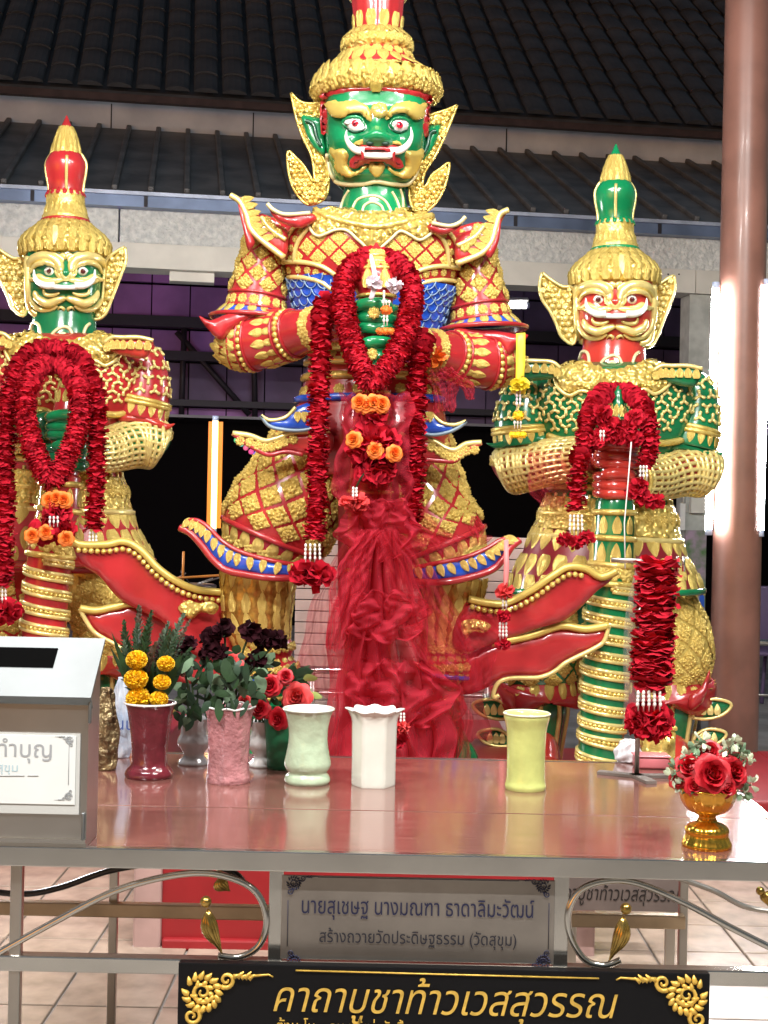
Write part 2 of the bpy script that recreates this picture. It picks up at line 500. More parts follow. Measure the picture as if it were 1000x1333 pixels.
def bead_row(parent, tb, ts, nth, m, r, name='bead_row', a0=-2.0, a1=2.0):
    b = MB()
    for t in ts:
        for j in range(nth):
            th = -PI + 2 * PI * j / nth
            if a0 < th < a1:
                p, n, s_, t_ = tb.frame(t, th); b.addM(BEAD, frameM(p, n, -s_, r, r, r))
    return b.build(name, m, parent, kind='stuff')
def rings(parent, tb, ts, m, r, name='gold_ring', lift=0.0, nt=40):
    for t in ts:
        b = MB(); pts = tb.ring(t, n=nt, lift=lift); b.tube(pts, r, 6, False); b.build(name, m, parent)
def pathbeads(name, pts3, m, parent, r, step):
    b = MB(); acc = 0; 
    for a, c in zip(pts3, pts3[1:]):
        L = (c - a).length; 
        while acc < L:
            b.ball(a + (c - a) * (acc / L), r, 8, 5); acc += step
        acc -= L
    return b.build(name, m, parent, kind='stuff')
# ================================================================== SETTING
def granite():
    m = mat('red_granite', (0.10, 0.034, 0.025), 0.10, 0, spec=.7, coat=0.6, var=.01)
    n, l = m.node_tree.nodes, m.node_tree.links
    mp = n.new('ShaderNodeMapping'); mp.inputs['Scale'].default_value = (3, 55, 3); tc = n.new('ShaderNodeTexCoord')
    t = n.new('ShaderNodeTexNoise'); t.inputs['Scale'].default_value = 3.0; t.inputs['Detail'].default_value = 8
    r = n.new('ShaderNodeValToRGB'); r.color_ramp.elements[0].position = .3; r.color_ramp.elements[1].position = .7
    r.color_ramp.elements[0].color = (.13, .048, .038, 1); r.color_ramp.elements[1].color = (.22, .095, .078, 1)
    l.new(tc.outputs['Object'], mp.inputs[0]); l.new(mp.outputs[0], t.inputs['Vector']); l.new(t.outputs['Fac'], r.inputs[0]); l.new(r.outputs[0], n['Principled BSDF'].inputs['Base Color'])
    b = n.new('ShaderNodeBump'); b.inputs['Strength'].default_value = .035; b.inputs['Distance'].default_value = .01
    l.new(t.outputs['Fac'], b.inputs['Height']); l.new(b.outputs[0], n['Principled BSDF'].inputs['Normal'])
    return m
GRANITE = granite()
TILE = mat('beige_tile', (0.36, 0.28, 0.22), 0.25, 0, var=0.25, vscale=9, bump=(30, 0.1, 0.005))
GROUT = mat('grey_ground', (0.27, 0.25, 0.23), 0.8, 0, var=0.3, vscale=3)
REDSTEP = mat('red_painted_step', (0.27, 0.012, 0.016), 0.4, 0, var=0.15, vscale=5, bump=(30, 0.1, 0.005))
PINKGREY = mat('pinkish_render', (0.40, 0.26, 0.24), 0.5, 0, var=0.2, vscale=5)
ROOF = mat('dark_roof_sheet', (0.125, 0.12, 0.118), 0.5, 0, var=0.4, vscale=3, bump=(20, 0.2, 0.01))
ROOF2 = mat('dark_roof_tile', (0.062, 0.062, 0.068), 0.7, 0, var=0.4, vscale=2.5, bump=(15, 0.3, 0.01))
GUTTER = mat('blue_gutter', (0.16, 0.21, 0.33), 0.35, 0.4, var=0.3, vscale=3)
ROUGH = mat('rough_concrete', (0.80, 0.81, 0.77), 0.9, 0, bump=(28, 1.0, 0.03), col2=(0.58, 0.60, 0.58), vscale=22)
CREAM = mat('cream_beam', (0.74, 0.72, 0.64), 0.6, 0, var=0.12, vscale=3)
BAND = mat('stained_white_band', (0.78, 0.80, 0.86), 0.8, 0, col2=(0.55, 0.58, 0.66), vscale=2)
PURPLE = mat('purple_lit_sheet', (0.34, 0.15, 0.44), 0.6, 0, var=0.3, vscale=2)  # purple light inside the hall put partly into the sheet colour
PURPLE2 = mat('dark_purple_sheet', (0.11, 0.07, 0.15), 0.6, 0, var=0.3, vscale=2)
DARK = mat('night_black', (0.004, 0.0035, 0.004), 0.9, 0, spec=.05)
DARKSTEEL = mat('dark_purlin', (0.015, 0.012, 0.018), 0.6, 0)
PILLAR = mat('brown_column_paint', (0.235, 0.11, 0.082), 0.40, 0, var=0.22, vscale=4, coat=0.05, bump=(6, 0.1, 0.01))
SIDING = mat('pink_siding', (0.52, 0.37, 0.32), 0.5, 0, var=0.15, vscale=5)

gb = MB(); gb.box((0, 60, -0.03), (160, 160, 0.05))
ground = gb.build('ground', GROUT, smooth=False); ground['kind'] = 'structure'
fl = MB(); fl.box((0, 4.2, -0.004), (4.4, 4.4, 0.006))
floor = fl.build('floor', GROUT, smooth=False); floor['kind'] = 'structure'
tm = MB().bevbox((0, 0, 0), (0.292, 0.292, 0.012), 0.003); tme = mesh('floor_tile_shape', tm.v, tm.f, False)
for i in range(12):
    for j in range(12):
        x, y = -1.65 + 0.3 * i, 2.55 + 0.3 * j
        inst('floor_tile', tme, TILE, floor, Matrix.Translation((x, y, 0.004 + rnd.uniform(-.0006, .0006))) @ Matrix.Rotation(rnd.uniform(-.003, .003), 4, 'Z'))
# ---- building behind, turned a little
PHI = math.atan(0.148); BD = 12.0
def Bp(x, y, z):
    c, s = math.cos(PHI), math.sin(PHI)
    return Vector((c * x - s * y, BD + s * x + c * y, z))
def Bl(px, py, yl):
    r = ray(px, py); c, s = math.cos(PHI), math.sin(PHI)
    d = (yl + BD * c) / (c * r.y - s * r.x)
    X, Y = r.x * d, d - BD
    return Vector((c * X + s * Y, yl, CAMZ + r.z * d))
def bbox(mb, x0, x1, y0, y1, z0, z1):
    vs = [Bp(x, y, z) for x in (x0, x1) for y in (y0, y1) for z in (z0, z1)]
    return mb.add(vs, [(0, 1, 3, 2), (4, 6, 7, 5), (0, 4, 5, 1), (2, 3, 7, 6), (0, 2, 6, 4), (1, 5, 7, 3)])
hall = thing('temple_hall', 'low temple hall with dark ribbed roofs and cream beam behind the statues', 'building', Bp(0, 0, 0))
XL, XR = -5.2, 5.6
zg1, zg0 = Bl(200, 251, -0.12).z, Bl(200, 272, -0.12).z
zr1, zr0 = Bl(200, 272, 0).z, Bl(200, 319, 0).z
zc0 = Bl(200, 350, 0).z
g = MB(); bbox(g, XL, XR, -0.12, 0.05, zg0 + .012, zg1 - 0.03); gut = g.build('gutter', GUTTER, hall, False)
g = MB(); bbox(g, XL, XR, -0.15, 0.05, zg1 - 0.03, zg1); g.build('gutter_lip', mat('pale_gutter_lip', (0.45, 0.50, 0.62), 0.4, 0.3, var=0.2), gut, False)
for px in (42, 190, 330, 430, 672, 860):
    x = Bl(px, 260, -0.13).x
    g = MB(); bbox(g, x - .015, x + .015, -0.135, -0.115, zg0 + .014, zg1 - .034); g.build('gutter_joint', DARKSTEEL, gut, False)
# rough beam in cast lengths
cuts = [XL] + [Bl(p, 300, 0).x for p in (155, 330, 640, 820)] + [XR]
for a, b_ in zip(cuts, cuts[1:]):
    g = MB(); bbox(g, a + .008, b_ - .008, 0.0, 0.3, zr0 + .01, zr1 + .02); g.build('concrete_beam', ROUGH, hall, False)
cuts = [XL] + [Bl(p, 340, 0).x for p in (430, 905)] + [XR]
for a, b_ in zip(cuts, cuts[1:]):
    g = MB(); bbox(g, a + .004, b_ - .004, -0.03, 0.28, zc0, zr0 + .006); g.build('cream_beam', CREAM, hall, False)
for px in (225, 300):
    pass
x = Bl(250, 352, 0.1).x
g = MB(); bbox(g, x - .19, x + .19, 0.05, 0.2, zc0 - .085, zc0 - .004); g.build('beam_bracket', CREAM, hall, False)
for px in (654, 870, 884):
    q = Bl(px, 355 if px < 700 else 357, -0.03); g = MB(); g.ball(Bp(q.x, -0.03, q.z), 0.008); g.build('bolt', DARKSTEEL, hall)
# pale post carrying the beam, with its power box
pa, pb = Bl(896, 500, 0.02).x, Bl(923, 500, 0.02).x
g = MB(); bbox(g, pa, pb, 0.02, 0.25, 0, zc0 - .003); post = g.build('post', mat('pale_post', (0.50, 0.52, 0.48), 0.6, 0, var=.2), hall, False)
# lower roof: sheets with raised seams
Y1 = 2.6; zl0 = zg1 + 0.01; zl1 = Bl(200, 170, Y1).z
g = MB(); g.add([Bp(XL, -0.1, zl0), Bp(XR, -0.1, zl0), Bp(XR, Y1, zl1), Bp(XL, Y1, zl1), Bp(XL, -0.1, zl0 - .02), Bp(XR, -0.1, zl0 - .02), Bp(XR, Y1, zl1 - .02), Bp(XL, Y1, zl1 - .02)],
      [(0, 1, 2, 3), (7, 6, 5, 4), (0, 4, 5, 1), (1, 5, 6, 2), (2, 6, 7, 3), (3, 7, 4, 0)])
lroof = g.build('roof', ROOF, hall, False)
sl = math.atan2(zl1 - zl0, Y1 + 0.1); L = math.hypot(zl1 - zl0, Y1 + 0.1)
rb = MB(); rb.bevbox((0, 0, 0), (0.05, L, 0.05), 0.012); rbm = mesh('rib_shape', rb.v, rb.f, False)
R0 = Matrix.Rotation(PHI, 4, 'Z')
n = int((XR - XL) / 0.30)
for i in range(n):
    x = XL + 0.15 + 0.30 * i
    c = Bp(x, (Y1 - 0.1) / 2, (zl0 + zl1) / 2 + 0.022)
    inst('roof_rib', rbm, ROOF, lroof, Matrix.Translation(c) @ R0 @ Matrix.Rotation(sl, 4, 'X'))
# stained clerestory band and upper tiled roof
zb1 = Bl(200, 138, Y1).z
g = MB(); bbox(g, XL, XR, Y1, Y1 + 0.2, zl1 - 0.1, zb1 + .12); g.build('clerestory_wall', BAND, hall, False)
for px in (145, 330, 660):
    x = Bl(px, 150, Y1).x; g = MB(); bbox(g, x - .006, x + .006, Y1 - .006, Y1 + .01, zl1, zb1 - .004); g.build('wall_joint', DARKSTEEL, hall, False)
Y2 = Y1 - 0.25; zu0 = zb1 + 0.06; sl2 = math.radians(40); L2 = 6.0
g = MB(); bbox(g, XL, XR, Y2 + .02, Y2 + 0.10, zb1 - 0.03, zu0); g.build('eave_board', mat('brown_eave', (0.06, 0.035, 0.035), 0.7, 0, var=.3), hall, False)
c2, s2 = math.cos(sl2), math.sin(sl2)
g = MB(); g.add([Bp(XL, Y2, zu0), Bp(XR, Y2, zu0), Bp(XR, Y2 + L2 * c2, zu0 + L2 * s2), Bp(XL, Y2 + L2 * c2, zu0 + L2 * s2), Bp(XL, Y2 + .03, zu0 - .03), Bp(XR, Y2 + .03, zu0 - .03), Bp(XR, Y2 + L2 * c2, zu0 + L2 * s2 - .05), Bp(XL, Y2 + L2 * c2, zu0 + L2 * s2 - .05)],
      [(0, 1, 2, 3), (7, 6, 5, 4), (0, 4, 5, 1), (1, 5, 6, 2), (2, 6, 7, 3), (3, 7, 4, 0)])
uroof = g.build('upper_roof', ROOF2, hall, False)
tv = []; tf = []; nc = 14; na = 6
for i in range(nc):
    for e in (0, 1):
        yy = (i + e) * L2 / nc; lift = 0.035 if e == 0 else 0.012
        for j in range(na + 1):
            a = PI * j / na
            tv.append(Vector((-0.125 * math.cos(a), yy, lift + 0.05 * math.sin(a))))
for i in range(2 * nc - 1):
    for j in range(na):
        tf.append((i * (na + 1) + j, i * (na + 1) + j + 1, (i + 1) * (na + 1) + j + 1, (i + 1) * (na + 1) + j))
tf.append(tuple(range(na + 1))[::-1])
tcm = mesh('tile_column_shape', tv, tf, False)
for i in range(int((XR - XL) / 0.29)):
    x = XL + 0.145 + 0.29 * i
    inst('tile_column', tcm, ROOF2, uroof, Matrix.Translation(Bp(x, Y2 - .02, zu0)) @ R0 @ Matrix.Rotation(sl2, 4, 'X'))
# inside of the hall: purple-lit sheets between dark purlins, then night black
YB = 5.0
zt = Bl(200, 340, YB).z + 0.3; zm = Bl(300, 545, YB).z
xm = Bl(520, 450, YB).x
edges = [Bl(300, y, YB).z for y in (352, 372, 418, 432, 462, 474, 524, 532, 545)]
g = MB(); bbox(g, XL - 2, XR + 3, YB + .1, YB + .2, 0, zt); g.build('night_backdrop', DARK, hall, False)  # added near-black sheet standing in for the darkness of the night
k = 0
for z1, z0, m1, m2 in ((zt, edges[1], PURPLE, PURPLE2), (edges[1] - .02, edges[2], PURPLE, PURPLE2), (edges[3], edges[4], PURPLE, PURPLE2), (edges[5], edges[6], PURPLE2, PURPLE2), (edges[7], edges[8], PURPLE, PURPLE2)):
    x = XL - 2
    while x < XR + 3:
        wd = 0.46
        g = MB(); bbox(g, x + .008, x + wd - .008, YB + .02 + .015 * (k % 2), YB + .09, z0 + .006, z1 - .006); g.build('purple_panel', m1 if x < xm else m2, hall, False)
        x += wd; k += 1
for z1, z0 in ((edges[2], edges[3]), (edges[4], edges[5]), (edges[6], edges[7])):
    g = MB(); bbox(g, XL - 2, XR + 3, YB - .25, YB - .1, z0, z1); g.build('purlin', DARKSTEEL, hall, False)
for px0, py0, px1, py1 in ((230, 432, 325, 540), (240, 425, 236, 545), (330, 400, 332, 545)):
    a, b_ = Bl(px0, py0, YB - .2), Bl(px1, py1, YB - .2)
    g = MB(); g.tube([Bp(*a), Bp(*b_)], 0.035, 6); g.build('brace', DARKSTEEL, hall)
g = MB(); bbox(g, XL - 2, XR + 3, YB - .3, YB - .27, zm - .02, zm + .012); g.build('wire_rail', mat('grey_rail', (.2, .2, .22), .5), hall, False)
# poster on the post
q0, q1 = Bl(893, 682, -.02), Bl(917, 836, -.02)
def posterbox(name, px0, py0, px1, py1, yl, th, m, par):
    a, b_ = Bl(px0, py0, yl), Bl(px1, py1, yl); g = MB(); bbox(g, min(a.x, b_.x), max(a.x, b_.x), yl, yl + th, min(a.z, b_.z), max(a.z, b_.z)); return g.build(name, m, par, False)
pst = thing('poster', 'colourful floral poster with blue and yellow on the pale post', 'poster', Bp(q0.x, -.02, q1.z))
bk = posterbox('backing', 893, 690, 917, 838, -.02, .03, mat('poster_print', (0.42, 0.30, 0.40), 0.5, 0, col2=(0.10, 0.20, 0.07), vscale=9), pst)
def pflat(name, pts, m, par, yl):
    vs = [Bp(*Bl(a, b_, yl)) for a, b_ in pts]; g = MB(); g.add(vs, [tuple(range(len(vs)))[::-1]]); return g.build(name, m, par, False)
pflat('blue_print', [(912, 770), (917, 765), (917, 838), (901, 838), (905, 815)], mat('poster_blue', (0.03, 0.12, 0.6), 0.5), bk, -.024)
pflat('yellow_print', [(911, 822), (917, 818), (917, 838), (907, 838)], mat('poster_yellow', (0.7, 0.55, 0.03), 0.5), bk, -.028)
sw = thing('switch_box', 'small cream switch box on the pale post above the poster', 'switch box', Bp(Bl(908, 640, -.04).x, -.04, Bl(908, 665, -.04).z))
posterbox('box', 901, 618, 918, 668, -.05, .06, CREAM, sw); posterbox('plug', 886, 655, 892, 690, -.03, .04, WHITE, sw)
g = MB(); g.tube([Bp(*Bl(890, 655, -.03)), Bp(*Bl(891, 640, -.05)), Bp(*Bl(897, 632, -.05)), Bp(*Bl(902, 640, -.04))], .008, 6); g.build('cable', CREAM, sw)
# lit fluorescent inside the hall
def tubelamp(name, label, p0, p1, r, col, strength, housing=None, group=None, watt=None, hm=None):
    t = thing(name, label, 'lamp', (min(p0.x, p1.x), p0.y, min(p0.z, p1.z)), group)
    em = bpy.data.materials.new(name + '_glow'); em.use_nodes = True
    b = em.node_tree.nodes['Principled BSDF']; b.inputs['Base Color'].default_value = (0.9, 0.9, 0.9, 1)
    b.inputs['Emission Color'].default_value = (*col, 1); b.inputs['Emission Strength'].default_value = strength
    g = MB(); g.tube([p0, p0.lerp(p1, .5), p1], r, 12); g.build('tube', em, t)
    dr = (p1 - p0).normalized()
    for e, s in ((p0, -1), (p1, 1)):
        g = MB(); g.tube([e + dr * s * .001, e + dr * s * .035], r * 1.1, 10); g.build('end_cap', mat('lamp_cap', (0.45, 0.52, 0.7), 0.4), t)
    if housing is not None:
        g = MB(); off = housing
        g.tube([p0 + off - dr * .02, p1 + off + dr * .02], r * 1.05, 4); g.build('housing', hm or WHITE, t, False)
    return t
a, b_ = Bp(*Bl(645, 398, 3.0)), Bp(*Bl(685, 398, 3.0))
tubelamp('ceiling_tube_lamp', 'short lit white tube lamp under the dark hall ceiling behind the big statue', a, b_, .03, (1, .98, .95), 14, Vector((0, 0, .06)))
q = Bl(120, 345, 1.2); q1 = Bl(420, 345, 1.2)
for i, x in enumerate((q.x, q1.x)):
    z = zc0 + .10
    tubelamp('assumed_violet_lamp', ('assumed violet tube lamp behind the cream beam above the small green-faced statue', 'assumed violet tube lamp behind the cream beam above the big statue')[i], Bp(x - .5, .75, z), Bp(x + .5, .75, z), .02, (.62, .36, 1), 26, Vector((0, 0, .045)), 'assumed violet lamps behind the beam')  # assumed lamps hidden by the beam, added to light the purple sheets
# neon battens behind
a, b_ = P(280.5, 548, 9.5), P(278, 688, 9.5)
OR = mat('orange_glow_strip', (0.30, 0.07, 0.004), 0.4, 0, emit=((1, .30, .02), 0.7))  # halo of the orange tube, imitated by dim emissive strips beside it
t = tubelamp('orange_light_stick', 'upright glowing orange light tube between the big and the small green-faced statue', a, b_, .020, (1, .58, .16), 4.5)
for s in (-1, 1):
    g = MB(); g.box((a + b_) / 2 + Vector((s * .034, .02, 0)), (.030, .012, (a - b_).length * .99)); g.build('glow_strip', OR, t, False)
a, b_ = P(869, 600, 9.5), P(866, 724, 9.5)
PK = mat('pink_glow_strip', (0.6, 0.01, 0.08), 0.4, 0, emit=((1, .01, .10), 0.35))  # red halo put in as faintly emissive strips, not part of the lamp
t = tubelamp('red_light_stick', 'upright glowing red light tube behind the red-faced statue', a, b_, .012, (1, .22, .22), 7)
for s in (-1, 1):
    g = MB(); g.box((a + b_) / 2 + Vector((s * .028, .02, 0)), (.024, .012, (a - b_).length * .99)); g.build('glow_strip', PK, t, False)
for nm, px in (('orange', 280), ('red', 868)):
    pass
# lilac ball lamp
c = P(151, 672, 9.0)
t = thing('ball_lamp', 'small lilac ball lamp hanging in the dark behind the green-faced statue', 'lamp', c - Vector((0, 0, .045)))
g = MB(); g.ball(c, .042, 16, 10); g.build('globe', mat('lilac_globe', (.35, .22, .5), .4, emit=((.6, .32, .95), .45)), t)
g = MB(); g.tube([c + Vector((0, 0, .04)), c + Vector((0, 0, .12)), c + Vector((-.03, 0, .9))], .004, 5); g.build('cord', DARKSTEEL, t)
# far string of coloured bulbs
for i, (px, py, cc) in enumerate(((308, 573, (.1, .8, .3)), (314, 578, (.1, .6, .5)), (320, 583, (.8, .15, .3)), (327, 588, (.9, .1, .35)), (333, 592, (.25, .2, .95)), (337, 596, (.2, .2, .95)))):
    c = P(px, py, 11); nmz = ('green', 'teal', 'rose', 'pink', 'violet', 'blue')[i]
    g = MB(); g.ball(c, .022, 8, 6)
    g.tube([c + Vector((0, 0, .02)), c + Vector((0, 0, .05))], .008, 6)
    g.single('fairy_bulb', mat('bulb_' + nmz, cc, .4, emit=(cc, .35)), 'tiny ' + nmz + ' string-light bulb in the dark beside the big statue', 'light bulb', 'coloured string lights')
# ---- brown column with two battens
TUBE = 210
pc = P(962, 600, 7.4); pr = 31 * 7.4 / F
col_t = thing('round_column', 'brown painted round steel column behind the red-faced statue', 'column', (pc.x, pc.y, 0))
secs = [(Vector((pc.x - .006, pc.y, 6.2)), pr * .93, pr * .93), (Vector((pc.x, pc.y, 3)), pr * .95, pr * .95), (Vector((pc.x, pc.y, 1.2)), pr, pr), (Vector((pc.x, pc.y, 0.0)), pr * 1.03, pr * 1.03)]
Tube(secs).build('shaft', PILLAR, col_t, 12, 48)
g = MB(); g.tube([(pc.x, pc.y, 0), (pc.x, pc.y, .06)], pr * 1.35, 32); g.build('foot', PILLAR, col_t)
dT = 7.33
tubelamp('wall_tube_lamp', 'bright white tube lamp on the side of the brown column facing the statues', P(932, 376, dT), P(923, 688, dT), .018, (.93, .96, 1), TUBE, Vector((.006, .035, 0)), 'tube lamps on the brown column')
tubelamp('wall_tube_lamp', 'bright white tube lamp on the outer side of the brown column', P(998, 372, dT), P(990, 690, dT), .018, (.93, .96, 1), TUBE, Vector((-.006, .035, 0)), 'tube lamps on the brown column')
assumed_column = thing('round_column', 'assumed brown painted round column beside the small green-faced statue', 'column', (-2.75, 7.4, 0))  # column out of view, added to carry more assumed tube lamps
Tube([(Vector((-2.75, 7.4, 6.2)), pr * .93, pr * .93), (Vector((-2.75, 7.4, 3)), pr * .95, pr * .95), (Vector((-2.75, 7.4, 0)), pr * 1.03, pr * 1.03)]).build('shaft', PILLAR, assumed_column, 8, 40)
g = MB(); g.tube([(-2.75, 7.4, 0), (-2.75, 7.4, .06)], pr * 1.35, 32); g.build('foot', PILLAR, assumed_column)
for x, nm in ((-2.60, 'inner'), (-2.90, 'outer')):
    tubelamp('wall_tube_lamp', 'assumed bright white tube lamp on the ' + nm + ' side of the assumed brown column beside the green-faced statue', Vector((x, 7.3, 2.65)), Vector((x, 7.3, 1.35)), .028, (.93, .96, 1), TUBE, Vector((-.034 if x > -2.75 else .034, .05, 0)), 'tube lamps on the brown column')  # assumed unseen lamps, added to light the hall and the nearest statue
# ---- low pink siding wall and steel railings
dw = 8.0; wx0, wx1 = P(384, 800, dw).x, P(738, 800, dw).x; ztop = P(690, 700, dw).z
lw = thing('siding_wall', 'low wall of pinkish horizontal boards behind the big statue', 'wall', ((wx0 + wx1) / 2, dw, 0))
npl = 20
for i in range(npl):
    z0, z1 = ztop * i / npl, ztop * (i + 1) / npl
    g = MB(); g.bevbox(((wx0 + wx1) / 2, dw + .02 + .002 * (i % 3), (z0 + z1) / 2), (wx1 - wx0, .03, z1 - z0 - .005), .003); g.build('board', SIDING, lw, False)
def railing(label, pxs, topy, d, x0, x1, lowy=()):
    a, b_ = P(x0, topy, d), P(x1, topy, d); b_.z = a.z
    r = thing('steel_railing', label, 'railing', ((a.x + b_.x) / 2, d, 0), 'steel railings')
    g = MB(); g.tube([a, b_], .02, 10); g.build('top_rail', STEEL, r)
    for px in pxs:
        q = P(px, topy, d); g = MB(); g.tube([(q.x, d, 0), (q.x, d, a.z)], .014, 8); g.build('post', DSTEEL, r)
    for ly in lowy:
        z = P((x0 + x1) / 2, ly, d).z; g = MB(); g.tube([(a.x, d, z), (b_.x, d, z)], .01, 8); g.build('lower_rail', DSTEEL, r)
railing('low steel railing in front of the pinkish board wall', (407, 560, 600, 634, 700), 872, 7.7, 384, 735, (905, 960))
railing('steel railing beyond the brown column', (912, 975, 1040), 834, 8.6, 880, 1120, (905,))
# purple chairs beyond the column
for i, (px, dd) in enumerate(((986, 10.5), (1016, 10.9))):
    a = P(px, 900, dd)
    ch = thing('plastic_chair', 'dim purple plastic chair in the dark beyond the railing', 'chair', (a.x, dd, 0), 'purple chairs beyond the railing')
    m = mat('purple_plastic', (0.12, 0.08, 0.16), .5)
    g = MB(); g.bevbox((a.x, dd, .42), (.4, .4, .03), .01); g.build('seat', m, ch)
    g = MB(); g.bevbox((a.x, dd + .2, .68), (.4, .03, .42), .01); g.build('backrest', m, ch)
    for sx in (-1, 1):
        for sy in (-1, 1):
            g = MB(); g.tube([(a.x + sx * .17, dd + sy * .17, .41), (a.x + sx * .2, dd + sy * .2, 0)], .016, 6); g.build('leg', m, ch)
# ---- plinths
def plinth(name, label, x0, x1, y0, y1, z, edge=PINKGREY):
    t = thing(name, label, 'plinth', ((x0 + x1) / 2, (y0 + y1) / 2, 0))
    g = MB(); g.bevbox(((x0 + x1) / 2, (y0 + y1) / 2, z / 2), (x1 - x0, y1 - y0, z), .01); g.build('block', REDSTEP, t, False)
    for x in (x0, x1):
        g = MB(); g.bevbox((x, (y0 + y1) / 2 - .004, z / 2 + .003), (.09, y1 - y0 + .03, z + .004), .008); g.build('side_kerb', edge, t, False)
    g = MB(); g.bevbox(((x0 + x1) / 2, y0, .02), (x1 - x0 - .1, .05, .035), .006); g.build('skirting', REDSTEP, t, False)
    return t
ZC, ZL, ZR = 0.35, 0.36, 0.22
xa = P(195, 1230, 4.5).x
plinth('red_plinth', 'low red painted plinth with pinkish kerb under the big statue', xa, 0.66, 4.45, 7.2, ZC)
plinth('red_plinth', 'low red plinth under the green-faced small statue', -2.35, -1.02, 5.6, 7.2, ZL, REDSTEP)
plinth('red_plinth', 'low red plinth under the red-faced small statue', 0.80, 2.0, 5.9, 7.15, ZR, REDSTEP)
# ---- assumed pavilion ceiling over the viewer, out of view, with assumed tube lamps
g = MB(); g.box((0, 1.0, 4.62), (9, 7.4, .08)); g.build('assumed_pavilion_ceiling', mat('pale_ceiling', (.5, .5, .48), .8), smooth=False)['kind'] = 'structure'  # unseen ceiling added to hold the lamps and bounce soft light
for i, (x, y) in enumerate(((-1.7, 3.5), (1.7, 3.5), (0.0, 3.9), (-1.7, 0.8), (1.7, 0.8))):
    t = thing('assumed_batten_lamp', 'assumed white batten tube lamp under the pavilion ceiling', 'lamp', (x, y, 4.4), 'assumed pavilion ceiling lamps')  # assumed lamps out of view, added to light the statues from the front
    em = mat('assumed_batten_glow', (.9, .9, .9), .5, emit=((1, .98, .94), 9.0 * LAMP))
    g = MB(); g.tube([(x - .58, y, 4.46), (x + .58, y, 4.46)], .016, 10); g.build('tube', em, t)
    g = MB(); g.bevbox((x, y, 4.53), (1.24, .07, .06), .005); g.build('housing', WHITE, t, False)
    for s in (-1, 1):
        g = MB(); g.bevbox((x + s * .6, y, 4.475), (.03, .05, .07), .004); g.build('lamp_holder', WHITE, t, False)
    ld = bpy.data.lights.new('assumed_batten_light', 'AREA'); ld.shape = 'RECTANGLE'; ld.size = 1.16; ld.size_y = 0.06
    ld.energy = (62 if y > 2 else 200) * LAMP; ld.color = (1, .975, .94)
    lo = bpy.data.objects.new('light', ld); COL.objects.link(lo); lo.parent = t
    lo.location = (0, 0, .02)
    lo.rotation_euler = (math.radians(20 if y > 2 else 35), 0, 0)
# ================================================================== TABLE
TZ = 0.78
def T(px, py): return onz(px, py, TZ)
yf, yb = T(500, 1111).y, T(500, 986).y
ym = T(500, 1056).y
tx0, tx1 = -1.05, 0.845
tbl = thing('altar_table', 'long altar table with glossy red granite top and stainless steel frame', 'table', ((tx0 + tx1) / 2, (yf + yb) / 2, 0))
for y0, y1 in ((yf + .012, ym - .004), (ym + .004, yb - .012)):
    for x0, x1 in ((tx0 + .012, -.10), (-.094, tx1 - .012)) if False else ((tx0 + .012, tx1 - .012),):
        g = MB(); g.bevbox(((x0 + x1) / 2, (y0 + y1) / 2, TZ - .012), (x1 - x0, y1 - y0, .024), .002); g.build('granite_slab', GRANITE, tbl, False)
g = MB(); g.box(((tx0 + tx1) / 2, ym, TZ - .006), (tx1 - tx0 - .03, .007, .01)); g.build('joint_strip', STEEL, tbl, False)
eh = .037
g = MB(); g.bevbox(((tx0 + tx1) / 2, yf - .0, TZ - eh / 2 + .001), (tx1 - tx0 + .02, .02, eh), .002); g.build('edge_strip', STEEL, tbl, False)
g = MB(); g.bevbox(((tx0 + tx1) / 2, yb + .0, TZ - eh / 2 + .001), (tx1 - tx0 + .02, .02, eh), .002); g.build('edge_strip', STEEL, tbl, False)
for x in (tx0, tx1):
    g = MB(); g.bevbox((x, (yf + yb) / 2, TZ - eh / 2), (.02, yb - yf - .022, eh), .002); g.build('edge_strip', STEEL, tbl, False)
g = MB(); g.box(((tx0 + tx1) / 2, (yf + yb) / 2, TZ - .03), (tx1 - tx0 - .03, yb - yf - .03, .01)); g.build('underside', DSTEEL, tbl, False)
zl = TZ - eh - .001
for x in (P(18, 1200, yf).x, tx1 - .05):
    for y in (yf + .02, yb - .03):
        g = MB(); g.bevbox((x, y, zl / 2), (.022, .022, zl), .003); g.build('leg', DSTEEL, tbl, False)
yr = yb - .03
for z in (P(100, 1180, yr).z,):
    g = MB(); g.bevbox(((tx0 + tx1) / 2, yr - .02, z), (tx1 - tx0 - .1, .03, .035), .003); g.build('rear_rail', mat('tan_rail', (.42, .31, .2), .35, .6, var=.25, vscale=6), tbl, False)
zf = P(100, 1253, yf + .02).z
g = MB(); g.bevbox(((tx0 + tx1) / 2, yf + .02, zf), (tx1 - tx0 - .1, .03, .03), .003); g.build('front_rail', STEEL, tbl, False)
